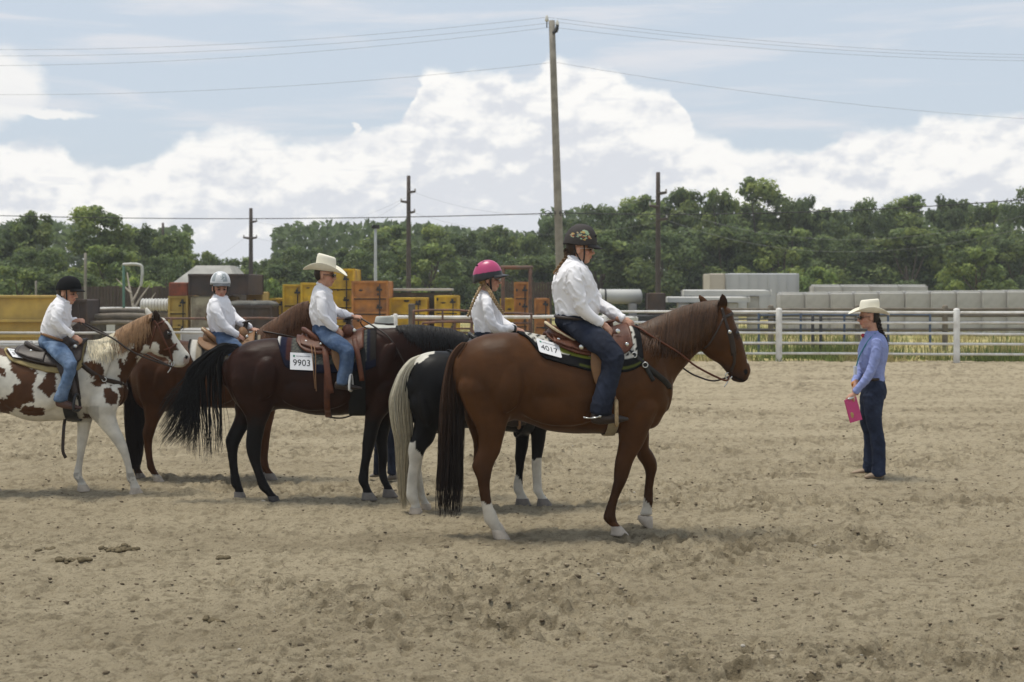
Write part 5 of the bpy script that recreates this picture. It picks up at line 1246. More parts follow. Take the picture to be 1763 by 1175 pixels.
        br = (L_[:, 0] > .055) & (np.abs(np.abs(L_[:, 1]) - .032) < .018) & (np.abs(L_[:, 2] - .022) < .0055); c[br] = c[br] * .3
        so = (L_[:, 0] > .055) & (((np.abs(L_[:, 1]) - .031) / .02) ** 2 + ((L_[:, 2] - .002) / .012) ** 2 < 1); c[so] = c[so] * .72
        nn = (L_[:, 0] > .085) & (np.abs(np.abs(L_[:, 1]) - .008) < .004) & (np.abs(L_[:, 2] + .037) < .005); c[nn] *= .4
        mk('body', V, Q, SKIN, s.o, c)
    def haircap(s, col, low=-.03, r=(.092, .080, .096), fwd=.035):
        V, F_ = ellipsoid((-.022, 0, .022), r, None, 40, 28); keep = [f for f in F_ if all((V[i][0] < (fwd if V[i][2] > .035 else min(fwd, -.028)) or V[i][2] > .075) and V[i][2] > low - .6 * max(0, -.02 - V[i][0]) for i in f)]
        V = V * (1 + .03 * (fbm(V, 60, 2, 4) - .5))[:, None]
        return mk('hair', (V * s.hs) @ s.hR.T + s.hc, keep, PHAIR, s.o, np.broadcast_to(np.array(col), (len(V), 3)) * (.7 + .6 * fbm(V * (1, 1, .2), 120, 2, 6))[:, None])
    def braid(s, pts, r, c0, c1, seed=0):
        """three-strand braid through world points"""
        p = catmull(np.array(pts), 14); A_, B_ = frames(p); n = len(p); t = np.linspace(0, 1, n); mb = MB(); L_ = np.linalg.norm(np.diff(p, axis=0), axis=1).sum(); w = L_ / .045
        for k in range(3):
            ph = t * w * 3.14 + k * 2.094; q = p + A_ * (np.sin(ph) * r * .62)[:, None] + B_ * (np.sin(2 * ph) * r * .36)[:, None]; rr = r * .58 * (1 - .45 * t)
            v, f = rings(q, A_ * rr[:, None], B_ * rr[:, None], 8, .6); tt = np.repeat(np.concatenate([[0, 0, 0], t, [1, 1, 1]]), 8)[:, None]
            mb.add(v, f, np.array(c0) * (1 - tt) + np.array(c1) * tt)
        o = mb.build('braid', PHAIR, s.o)
        return o
    def strap(s, name, pts, w, m=None, th=.003): return mk(name, *tube([s.hl(q) for q in pts], w, 8, 5, .5), m or STRAP, s.o)
    def helmet(s, off, r, colf, m, tilt=0, visor=None, vcol=(.012, .012, .012), visw=1.0, drop=.02, name='helmet', n1=72, n2=30):
        """dome on the head: off = centre in head space, r = radii"""
        R = s.hR @ rot(0, tilt); c = s.hl(off); V = []; F_ = []
        for i in range(n2 + 1):
            ph = i / n2 * math.pi / 2
            for j in range(n1):
                t = 2 * math.pi * j / n1; k = math.cos(ph) ** .82; x, y, z = k * math.cos(t) * r[0], k * math.sin(t) * r[1], math.sin(ph) ** .95 * r[2]
                z -= drop * (1 - math.cos(t)) / 2 * (1 - i / n2) - .004 * math.sin(2*t) ** 2 * (1 - i / n2); V.append((x, y, z))
        for i in range(n2):
            for j in range(n1): F_.append((i*n1+j, i*n1+(j+1) % n1, (i+1)*n1+(j+1) % n1, (i+1)*n1+j))
        N0 = len(V)
        for j in range(n1):      # rolled rim and inside padding
            x, y, z = V[j]; V.append((x * .96, y * .95, z - .006))
        for j in range(n1):
            x, y, z = V[j]; V.append((x * .88, y * .86, z + .02))
        for j in range(n1):
            F_.append((j, N0 + j, N0 + (j+1) % n1, (j+1) % n1)); F_.append((N0 + j, N0 + n1 + j, N0 + n1 + (j+1) % n1, N0 + (j+1) % n1))
        F_.append(tuple(N0 + n1 + j for j in range(n1)))
        V = np.array(V); col = colf(V, r); col[N0:] = (.012, .012, .012)
        h = mk(name, (V * s.hs) @ R.T + c, F_, m, s.o, col)
        if visor:
            VV = []; FF = []; na, nr_ = 25, 6
            for side in (0, 1):
                for i in range(nr_):
                    q = i / (nr_ - 1)
                    for j in range(na):
                        t = (-1.15 + 2.3 * j / (na - 1)) * visw; ext = visor * math.cos(t / visw * 1.3) ** .8 * q if abs(t / visw) < 1.2 else 0
                        ext = max(ext, 0); VV.append(((r[0] * .985 + ext) * math.cos(t * .92), (r[1] * .985 + ext * .8) * math.sin(t * .92), .008 - .018 * q - .012 * q * q * (abs(t) * .8) - side * .004))
            n_ = na * nr_
            for i in range(nr_ - 1):
                for j in range(na - 1):
                    a = i * na + j; FF.append((a, a + 1, a + na + 1, a + na)); FF.append((n_ + a, n_ + a + na, n_ + a + na + 1, n_ + a + 1))
            for j in range(na - 1): a = (nr_ - 1) * na + j; FF.append((a, a + 1, n_ + a + 1, n_ + a))
            VV = np.array(VV); mk('visor', (VV * s.hs) @ R.T + c, FF, m, h, np.broadcast_to(np.array(vcol), (len(VV), 3)))
        s.helR, s.helC = R, c
        return h
    def vent(s, parent, p, r, R2=None):
        mk('vent', *ellipsoid((np.array(p) * s.hs) @ s.helR.T + s.helC, r, s.helR, 10, 6), STRAP, parent)
    def cowboy(s, off, sc, m, tilt=0, roll=0, band=None, yaw=0, bx=.205, by=.15, ch=.125, side=.075):
        R = s.hR @ rot(yaw, tilt, roll); c = s.hl(off); n = 56; V = []; F_ = []
        prof = [(0, 1.0), (.25, 1.0), (.5, .985), (.75, .955), (.92, .90), (1.0, .80)]
        for z, k in prof:
            for j in range(n):
                t = 2 * math.pi * j / n; x, y = .098 * k * math.cos(t), .080 * k * math.sin(t) * (1 - .14 * z * math.cos(t))
                V.append((x, y, z * ch * (1 - .10 * z * math.cos(t)) ))
        for k in (.6, .4, .2, .03):
            for j in range(n):
                t = 2 * math.pi * j / n; x, y = .098 * k * math.cos(t), .080 * k * math.sin(t) * (1 - .14 * math.cos(t)); V.append((x, y, ch * (1 - .10 * math.cos(t) * k / .8) - .030 * math.exp(-(y / .026) ** 2) * (1 if k < .5 else .5)))
        m1 = len(prof) + 4
        for i in range(m1 - 1):
            for j in range(n): F_.append((i*n+j, i*n+(j+1) % n, (i+1)*n+(j+1) % n, (i+1)*n+j))
        F_.append(tuple((m1-1)*n + j for j in range(n)))
        hat = mk('hat', (np.array(V) * sc) @ R.T + c, F_, m, s.o)
        BV = []; BF = []; nr_ = 9
        for sd_ in (0, 1):
            for i in range(nr_):
                q = i / (nr_ - 1)
                for j in range(n):
                    t = 2 * math.pi * j / n; a0, b0 = .096, .078; x = (a0 + (bx - a0) * q) * math.cos(t); y = (b0 + (by - b0) * q * (1 - .12 * q * math.sin(t) ** 2)) * math.sin(t)
                    z = q ** 1.7 * (side * math.sin(t) ** 2 - .022 * math.cos(t) ** 2 - .008 * math.cos(t)); BV.append((x, y, z - sd_ * .0035))
        n_ = nr_ * n
        for i in range(nr_ - 1):
            for j in range(n):
                a, b_2 = i*n+j, i*n+(j+1) % n; BF.append((a, a + n, b_2 + n, b_2)); BF.append((n_ + a, n_ + b_2, n_ + b_2 + n, n_ + a + n))
        for j in range(n): a, b_2 = (nr_-1)*n+j, (nr_-1)*n+(j+1) % n; BF.append((a, n_ + a, n_ + b_2, b_2))
        mk('brim', (np.array(BV) * sc) @ R.T + c, BF, m, hat)
        t = np.linspace(0, 2*math.pi, 33); mk('hat_band', *tube((np.column_stack([.0995*np.cos(t), .0815*np.sin(t), np.full(33, .012)]) * sc) @ R.T + c, .0055 * sc, 6, 1, .1), band or LEATHT, hat)
        return hat
    def boot(s, rows, dy, m, sole=True, heel=None):
        mb = MB(); s.lad(mb, rows, dy, 4, 18, .4); V, Q = remesh(mb, .006, 3); mk('boot', V, Q, m, s.o)
    def glasses(s, dark=True):
        mb = MB()
        for sg in (-1, 1):
            if dark: mb.add(*ellipsoid(s.hl((.094, .031 * sg, .004)), (.006 * s.hs, .026 * s.hs, .019 * s.hs), s.hR, 14, 9))
            else:
                t = np.linspace(0, 6.283, 17); mb.add(*tube([s.hl((.097, .031 * sg + .024 * math.cos(a), .002 + .016 * math.sin(a))) for a in t], .0022, 6, 1, .1))
            mb.add(*tube([s.hl((.092, .052 * sg, .008)), s.hl((.06, .066 * sg, .010)), s.hl((0, .082 * sg, .008))], .0028 if dark else .002, 6, 3))
        mb.add(*tube([s.hl((.099, -.012, .008)), s.hl((.103, 0, .010)), s.hl((.099, .012, .008))], .0025, 6, 2))
        mk('glasses', mb.verts(), mb.f, GLASS if dark else METAL, s.o)
def onhorse(h, px): return dict(d=h.dep(px), px=px, slope=h.slope, psi=h.psi)

# ---- rider A -------------------------------------------------------
RG = 'young riders on horseback'
def riderA():
    p = Person('girl in a dark decorated helmet, white shirt and dark jeans riding the nearest chestnut', **onhorse(A, 1000), group=RG, base=A.pt(1000, 590, 0))
    T = [(980,441,1006,457,.070),(970,453,1011,464,.165),(958,470,1019,476,.20),(951,489,1026,494,.195),(952,507,1031,512,.185),(956,525,1033,531,.182),(958,540,1026,548,.18)]
    na = [(988,466,-.175,.062),(990,490,-.235,.058),(997,515,-.25,.054),(1003,531,-.25,.052),(1018,546,-.24,.047),(1033,556,-.215,.037)]
    fa = [(1000,468,.175,.06),(1018,500,.225,.055),(1030,523,.20,.053),(1048,535,.13,.047),(1062,544,.08,.042),(1071,549,.05,.036)]
    sh = MB(); p.lad(sh, T); p.arm(sh, na); p.arm(sh, fa); p.cloth('shirt', sh, SHIRT, .0115, 1, fold=(1, 1, 1.5))
    mk('collar', *tube([p.pt(979,442,-.02), p.pt(984,447,-.068), p.pt(997,455,-.072), p.pt(1008,460,-.03), p.pt(1009,460,.02), p.pt(997,453,.07), p.pt(984,445,.06), p.pt(979,441,.0)], .013, 8, 4), SHIRT, p.o)
    mk('cuff', *tube([p.pt(1031,555,-.217), p.pt(1035,557,-.212)], [.040, .040], 14, 2, .2), SHIRT, p.o); mk('cuff', *tube([p.pt(1069,548,.052), p.pt(1073,550,.046)], [.039, .039], 14, 2, .2), SHIRT, p.o)
    p.lad(p.body, T, shrink=.8); p.arm(p.body, na, .68); p.arm(p.body, fa, .68)
    p.hand(1043, 563, -.19, (.75, .15, -.65), (.5, -.6, .6), 1.0, .7); p.hand(1078, 554, .03, (.9, -.1, -.35), (.25, -.75, .6), 1.0, 1.15)
    je = MB(); hip = [(957,542,1022,550,.185),(957,556,1024,566,.20),(966,574,1022,580,.17)]
    leg = [(968,560,1006,552,.08,-.13),(985,580,1030,561,.09,-.21),(1010,601,1050,577,.088,-.30),(1033,617,1069,600,.08,-.36),(1036,632,1074,617,.078,-.375),(1031,650,1069,642,.075,-.38),(1024,672,1062,668,.076,-.385),(1017,700,1055,702,.082,-.39),(1016,709,1053,712,.083,-.39)]
    far = [r[:5] + (-r[5],) for r in leg]
    p.lad(je, hip); p.lad(je, leg); p.lad(je, far); p.cloth('jeans', je, DENIMD, .0065, 2, fold=(1.2, 1, .9))
    p.lad(p.body, hip, shrink=.8); p.lad(p.body, leg, shrink=.7); p.lad(p.body, far, shrink=.7)
    mk('belt', *tube([p.pt(957,545,-.10), p.pt(966,547,-.165), p.pt(985,549,-.19), p.pt(1008,552,-.165), p.pt(1023,553,-.06), p.pt(1023,553,.06), p.pt(1008,551,.165), p.pt(985,548,.19), p.pt(964,545,.16), p.pt(956,544,.05), p.pt(957,545,-.10)], .0115, 8, 5), LEATHD, p.o)
    for sg in (-1, 1): p.boot([(1020,706,1020,729,.03),(1030,706,1030,731,.036),(1042,710,1042,731,.04),(1056,713,1056,729,.043),(1070,716,1070,727,.036),(1081,719,1081,724,.018)], .395 * sg, LEATHD)
    sp = MB(); sp.add(*tube([p.pt(1034,717,-.45), p.pt(1022,720,-.445), p.pt(1012,720,-.40), p.pt(1005,719,-.39)], .006, 8, 4)); sp.add(*ellipsoid(p.pt(1033,717,-.455), (.011, .006, .011))); mk('spur', sp.verts(), sp.f, METAL, p.o)
    p.head(999, 430, 0, 1.0, math.radians(-4), math.radians(3)); p.finish()
    p.haircap((.030, .016, .009), low=-.055)
    p.braid([p.hl((-.10, 0, -.01)), p.pt(977,443,-.01), p.pt(969,455,-.02), p.pt(961,466,-.03), p.pt(955,473,-.03)], .026, (.028, .015, .009), (.28, .17, .075))
    rr = np.random.default_rng(4); decal = [(rr.uniform(-.09, .075), rr.uniform(.03, .09), rr.uniform(.006, .014), rr.uniform(.003, .007), rr.integers(5)) for _ in range(26)] + [(.03, .098, .022, .010, 0), (.015, .088, .02, .008, 1), (.045, .085, .016, .012, 0)]
    pal = np.array([(.30, .40, .26), (.45, .30, .10), (.40, .09, .03), (.42, .33, .20), (.20, .30, .25)])
    def colA(V, r):
        c = np.broadcast_to(np.array((.048, .042, .040)), (len(V), 3)).copy()
        for (x, z, a, b2, k) in decal:
            f = ((V[:, 0] - x + .6 * (V[:, 2] - z)) / a) ** 2 + ((V[:, 2] - z) / b2) ** 2 + 1.2 * (fbm(V, 130, 2, int(k)) - .5); c[(f < 1) & (np.abs(V[:, 1]) > .03)] = pal[k]
        return c
    h = p.helmet((-.005, 0, .045), (.130, .108, .155), colA, HMATM, math.radians(6), .055, (.02, .018, .018), n1=180, n2=70); p.vent(h, (.112, -.05, .075), (.008, .004, .012)); p.vent(h, (.112, .05, .075), (.008, .004, .012))
    for sg in (-1, 1): 
        p.strap('chin_strap', [(.03, .074 * sg, .03), (.035, .064 * sg, -.04), (.03, .03 * sg, -.112)], .006); p.strap('chin_strap', [(-.05, .076 * sg, .02), (-.01, .07 * sg, -.06), (.03, .03 * sg, -.112)], .005)
    p.strap('chin_strap', [(.03, -.03, -.112), (.035, 0, -.118), (.03, .03, -.112)], .007)
    p.glasses(False)
riderA()
# ---- rider B -------------------------------------------------------
def riderB():
    p = Person('girl in a pink helmet and white shirt riding the pinto', **onhorse(B, 835), group=RG, base=B.pt(835, 612, 0))
    T = [(825,501,845,508,.062),(819,510,850,515,.14),(814,524,857,527,.165),(814,543,863,544,.155),(817,558,866,559,.15),(819,572,862,573,.15)]
    na = [(838,517,-.15,.05),(840,535,-.20,.048),(846,556,-.215,.046),(853,565,-.21,.044),(868,567,-.18,.038),(881,566,-.15,.032)]
    fa = [(840,517,.15,.05),(852,540,.19,.046),(862,555,.18,.042),(876,562,.12,.036),(885,566,.08,.031)]
    sh = MB(); p.lad(sh, T); p.arm(sh, na); p.arm(sh, fa); p.cloth('shirt', sh, SHIRT, .0095, 11, fold=(1, 1, 1.5))
    mk('collar', *tube([p.pt(825,502,-.02), p.pt(830,505,-.058), p.pt(840,508,-.055), p.pt(846,510,-.02), p.pt(846,510,.02), p.pt(836,506,.055), p.pt(826,501,.03)], .011, 8, 4), SHIRT, p.o)
    p.lad(p.body, T, shrink=.8); p.arm(p.body, na, .68); p.arm(p.body, fa, .68); p.hand(889, 568, -.13, (.9, .1, -.2), (.1, -.5, .8), .85, 1.0); p.hand(892, 569, .06, (.9, -.1, -.2), (.1, -.5, .8), .85, 1.0)
    mk('cuff', *tube([p.pt(881,566,-.15), p.pt(885,567,-.14)], [.036, .036], 12, 2, .2), STRAP, p.o)
    je = MB(); hip = [(819,572,860,573,.155),(818,584,862,586,.17),(824,602,862,602,.15)]
    leg = [(826,586,850,580,.07,-.12),(838,608,868,594,.076,-.22),(854,628,884,612,.072,-.30),(864,645,892,634,.066,-.34),(866,662,891,656,.062,-.35),(866,690,890,690,.06,-.355),(868,712,890,713,.062,-.355)]
    far = [r[:5] + (-r[5],) for r in leg]; p.lad(je, hip); p.lad(je, leg); p.lad(je, far); p.cloth('jeans', je, DENIMD, .005, 12)
    p.lad(p.body, hip, shrink=.8); p.lad(p.body, leg, shrink=.7); p.lad(p.body, far, shrink=.7)
    for sg in (-1, 1): p.boot([(870,712,870,733,.03),(880,714,880,735,.036),(892,719,892,734,.038),(904,724,904,732,.024)], .355 * sg, LEATHD)
    p.head(843, 482, 0, .93, math.radians(-6), math.radians(2)); p.finish(); p.haircap((.30, .20, .10), low=-.06)
    p.braid([p.hl((-.07, -.05, -.06)), p.pt(822,505,-.12), p.pt(815,520,-.14), p.pt(810,533,-.14), p.pt(805,545,-.14)], .016, (.26, .17, .085), (.42, .30, .15))
    p.braid([p.hl((-.02, -.068, -.06)), p.pt(846,507,-.15), p.pt(853,520,-.185), p.pt(860,531,-.19), p.pt(867,540,-.18)], .016, (.26, .17, .085), (.42, .30, .15))
    def colB(V, r):
        c = np.broadcast_to(np.array((.46, .055, .16)), (len(V), 3)).copy(); blk = V[:, 2] < .047 + .018 * np.clip(-V[:, 0] / .1, 0, 1) * 0 - .005; c[blk] = (.012, .012, .013); return c
    h = p.helmet((-.02, 0, .022), (.142, .112, .160), colB, HMAT, math.radians(-11), .06, drop=.035, n1=120, n2=60)
    for q in ((-.075, -.05, .122), (-.01, -.045, .143), (-.075, .05, .122), (-.01, .045, .143)): p.vent(h, q, (.013, .007, .006))
    for sg in (-1, 1): p.strap('chin_strap', [(.02, .075 * sg, .03), (.02, .07 * sg, -.03), (.025, .03 * sg, -.112)], .0075); p.strap('chin_strap', [(-.05, .078 * sg, .02), (-.01, .072 * sg, -.04), (.025, .03 * sg, -.112)], .006)
    p.glasses(False)
riderB()
# ---- rider C -------------------------------------------------------
def riderC():
    p = Person('boy in a cream cowboy hat, white shirt and blue jeans riding the dark bay', **onhorse(C, 558), group=RG, base=C.pt(558, 592, 0))
    T = [(546,488,568,499,.06),(539,500,571,506,.135),(534,520,575,522,.155),(533,538,580,540,.15),(536,552,580,556,.148),(539,562,578,566,.146)]
    na = [(553,508,-.145,.05),(554,525,-.195,.048),(556,542,-.21,.046),(560,550,-.205,.044),(570,560,-.19,.038),(577,566,-.17,.032)]
    fa = [(558,508,.145,.048),(568,524,.17,.046),(577,536,.15,.044),(590,540,.09,.040),(604,545,.04,.033)]
    sh = MB(); p.lad(sh, T); p.arm(sh, na); p.arm(sh, fa); p.cloth('shirt', sh, SHIRT, .0095, 21, fold=(1, 1, 1.5))
    mk('collar', *tube([p.pt(546,488,-.02), p.pt(551,491,-.056), p.pt(562,498,-.054), p.pt(570,503,-.015), p.pt(569,501,.02), p.pt(558,494,.054), p.pt(547,487,.03)], .012, 8, 4), SHIRT, p.o)
    mk('cuff', *tube([p.pt(576,565,-.172), p.pt(579,567,-.166)], [.035, .035], 12, 2, .2), SHIRT, p.o); mk('cuff', *tube([p.pt(602,545,.045), p.pt(606,546,.035)], [.035, .035], 12, 2, .2), SHIRT, p.o)
    p.lad(p.body, T, shrink=.8); p.arm(p.body, na, .68); p.arm(p.body, fa, .68); p.hand(583, 571, -.15, (.8, .2, -.5), (.3, -.7, .6), .82, .8); p.hand(613, 546, .02, (1, -.1, -.05), (.0, -.45, .9), .85, 1.2)
    je = MB(); hip = [(539,558,579,564,.148),(538,572,578,574,.16),(544,586,580,584,.14)]
    leg = [(543,574,568,568,.07,-.12),(554,590,582,575,.074,-.21),(568,601,597,586,.072,-.28),(583,609,608,598,.068,-.33),(585,622,609.5,614,.066,-.345),(582,638,607.5,634,.066,-.35),(579,655,604,653,.07,-.352),(578.5,660,603,660,.071,-.352)]
    far = [r[:5] + (-r[5],) for r in leg]; p.lad(je, hip); p.lad(je, leg); p.lad(je, far); p.cloth('jeans', je, DENIM, .0055, 22)
    p.lad(p.body, hip, shrink=.8); p.lad(p.body, leg, shrink=.7); p.lad(p.body, far, shrink=.7)
    for sg in (-1, 1): p.boot([(578,657,578,670,.028),(588,657,588,671,.034),(600,660,600,672,.037),(612,664,612,671,.032),(623,667,623,670,.018)], .355 * sg, LEATHD)
    p.head(560, 475, 0, .90, math.radians(-6), math.radians(3)); p.finish(); p.haircap((.022, .013, .009), low=-.035); p.glasses(True)
    p.cowboy((-.002, 0, .052), .94, STRAW, math.radians(3), 0, ROPE, ch=.145, bx=.215, by=.165, side=.07)
riderC()
# ---- rider D -------------------------------------------------------
def riderD():
    p = Person('child in a silver white helmet turning to look down, second rider from the left', **onhorse(D, 382), group=RG, base=D.pt(382, 592, 0))
    T = [(371,507,389,511,.058),(363,514,395,517,.125),(357,530,400,530,.15),(357,548,404,546,.148),(360,562,404,562,.145),(363,572,402,574,.145)]
    na = [(368,520,-.14,.05),(372,535,-.20,.049),(380,552,-.215,.046),(388,563,-.205,.044),(398,571,-.19,.038),(408,577,-.175,.032)]
    fa = [(386,520,.14,.048),(396,535,.16,.046),(405,547,.14,.044),(418,557,.08,.038),(431,565,.04,.032)]
    sh = MB(); p.lad(sh, T); p.arm(sh, na); p.arm(sh, fa); p.cloth('shirt', sh, SHIRT, .0095, 31, fold=(1, 1, 1.5))
    mk('collar', *tube([p.pt(370,507,.0), p.pt(374,510,-.055), p.pt(384,515,-.06), p.pt(390,513,-.02), p.pt(390,511,.03), p.pt(380,508,.055), p.pt(371,506,.03)], .012, 8, 4), SHIRT, p.o)
    p.lad(p.body, T, shrink=.8); p.arm(p.body, na, .68); p.arm(p.body, fa, .68); p.hand(413, 580, -.16, (.8, .2, -.4), (.3, -.7, .6), .82, .9); p.hand(438, 568, .03, (1, -.1, -.15), (.0, -.45, .9), .85, 1.2)
    je = MB(); hip = [(363,570,402,573,.146),(362,582,402,584,.16),(368,597,404,595,.14)]
    leg = [(368,584,392,577,.07,-.12),(380,600,408,584,.074,-.22),(394,614,420,600,.07,-.30),(404,628,424,617,.066,-.34),(404,645,424,643,.064,-.35),(402,672,423,672,.066,-.355)]
    far = [r[:5] + (-r[5],) for r in leg]; p.lad(je, hip); p.lad(je, leg); p.lad(je, far); p.cloth('jeans', je, DENIM, .005, 32)
    p.lad(p.body, hip, shrink=.8); p.lad(p.body, leg, shrink=.7); p.lad(p.body, far, shrink=.7)
    for sg in (-1, 1): p.boot([(402,670,402,682,.03),(412,670,412,683,.034),(424,675,424,683,.034),(434,679,434,682,.02)], .355 * sg, LEATHD)
    p.head(379, 497, -.01, .92, math.radians(-66), math.radians(9), 0, skin=(.47, .255, .18)); p.finish(); p.haircap((.16, .09, .045), low=-.07, r=(.094, .083, .096))
    p.braid([p.hl((-.09, .03, -.05)), p.pt(366,512,.08), p.pt(359,528,.10), p.pt(357,540,.10), p.pt(355,552,.09)], .016, (.14, .08, .04), (.22, .13, .06))
    def colD(V, r):
        c = np.broadcast_to(np.array((.62, .63, .64)), (len(V), 3)).copy(); a = np.arctan2(V[:, 1], V[:, 0]); pan = (np.abs(np.mod(a + .35, 1.25) - .62) < .24) & (V[:, 2] > .03) & (V[:, 2] < .115); c[pan] = (.30, .33, .34)
        lg = (np.abs(a) < .22) & (V[:, 2] > .05) & (V[:, 2] < .10); c[lg] = np.where(fbm(V[lg], 120, 2, 4)[:, None] > .5, np.array((.18, .22, .22)), np.array((.62, .63, .64))); rim = V[:, 2] < .012; c[rim] = (.16, .17, .18); return c
    p.helmet((0, 0, .052), (.122, .108, .135), colD, HMAT, math.radians(-4), .018, (.12, .125, .13), drop=.015, n1=120, n2=50)
    for sg in (-1, 1): p.strap('chin_strap', [(.02, .077 * sg, .03), (.02, .07 * sg, -.03), (.028, .03 * sg, -.11)], .006)
riderD()
# ---- rider E -------------------------------------------------------
def riderE():
    p = Person('boy in a black helmet, white shirt and faded jeans riding the paint horse', **onhorse(E, 98), group=RG, base=E.pt(98, 606, 0))
    T = [(99,509,119,518,.06),(91,520,122,525,.135),(80,540,122,541,.158),(73,561,121,562,.155),(72,572,118,578,.152),(72,580,112,588,.15)]
    na = [(103,528,-.145,.05),(98,543,-.20,.05),(97,556,-.215,.048),(103,563,-.21,.044),(114,570,-.195,.038),(123,576,-.18,.032)]
    fa = [(108,530,.145,.048),(112,545,.17,.046),(118,556,.14,.042),(126,554,.08,.036),(130,552,.05,.03)]
    sh = MB(); p.lad(sh, T); p.arm(sh, na); p.arm(sh, fa); p.cloth('shirt', sh, SHIRT, .0095, 41, fold=(1, 1, 1.5))
    mk('collar', *tube([p.pt(99,509,-.02), p.pt(104,513,-.057), p.pt(114,519,-.055), p.pt(121,521,-.015), p.pt(120,520,.02), p.pt(110,514,.055), p.pt(99,508,.03)], .012, 8, 4), SHIRT, p.o)
    mk('cuff', *tube([p.pt(122,575,-.182), p.pt(125,577,-.177)], [.035, .035], 12, 2, .2), SHIRT, p.o)
    p.lad(p.body, T, shrink=.8); p.arm(p.body, na, .68); p.arm(p.body, fa, .68); p.hand(131, 582, -.165, (.85, .15, -.45), (.45, -.5, .7), .86, .9); p.hand(134, 552, .04, (.9, -.2, .1), (.0, -.45, .9), .85, 1.2)
    je = MB(); hip = [(72,575,112,586,.152),(67,588,112,594,.165),(72,602,108,602,.14)]
    leg = [(72,592,100,586,.072,-.12),(84,608,116,597,.076,-.22),(98,622,127,613,.072,-.30),(110,634,132,626,.068,-.345),(107,649,130,640,.066,-.355),(101,666,124,660,.066,-.36),(94,682,118,680,.07,-.362),(92,689,116,690,.071,-.362)]
    far = [r[:5] + (-r[5],) for r in leg]; p.lad(je, hip); p.lad(je, leg); p.lad(je, far); p.cloth('jeans', je, mat('faded_denim', (.075, .125, .215), .85, .3, 14, .25, 400, spec=.2, col2=(.15, .21, .31), wear=6, dist=.002), .0055, 42)
    p.lad(p.body, hip, shrink=.8); p.lad(p.body, leg, shrink=.7); p.lad(p.body, far, shrink=.7)
    mk('belt', *tube([p.pt(72,575,-.08), p.pt(80,578,-.145), p.pt(95,583,-.158), p.pt(108,587,-.12), p.pt(113,588,0), p.pt(106,584,.13), p.pt(90,579,.155), p.pt(74,573,.12), p.pt(72,574,-.08)], .0135, 8, 5), LEATHT, p.o)
    bt = mat('brown_boot', (.085, .042, .032), .6, .2, 10, .15, 60)
    for sg in (-1, 1): p.boot([(98,686,98,700,.03),(108,686,108,703,.035),(120,692,120,705,.038),(132,698,132,705,.032),(141,701,141,704,.018)], .365 * sg, bt)
    p.head(116.5, 505, 0, .93, math.radians(-10), math.radians(9)); p.finish(); p.haircap((.03, .018, .012), low=-.02)
    p.helmet((.004, 0, .045), (.126, .106, .128), lambda V, r: np.broadcast_to(np.array((.010, .010, .011)), (len(V), 3)).copy(), mat('helmet_velvet', attr=True, rough=.9, var=.1, scale=30, bump=.1, bscale=400, spec=.15), math.radians(-4), .045, (.010, .010, .011))
    for sg in (-1, 1): p.strap('chin_strap', [(.02, .076 * sg, .03), (.03, .066 * sg, -.04), (.03, .03 * sg, -.112)], .006); p.strap('chin_strap', [(-.05, .078 * sg, .01), (-.01, .07 * sg, -.06), (.03, .03 * sg, -.112)], .005)
riderE()
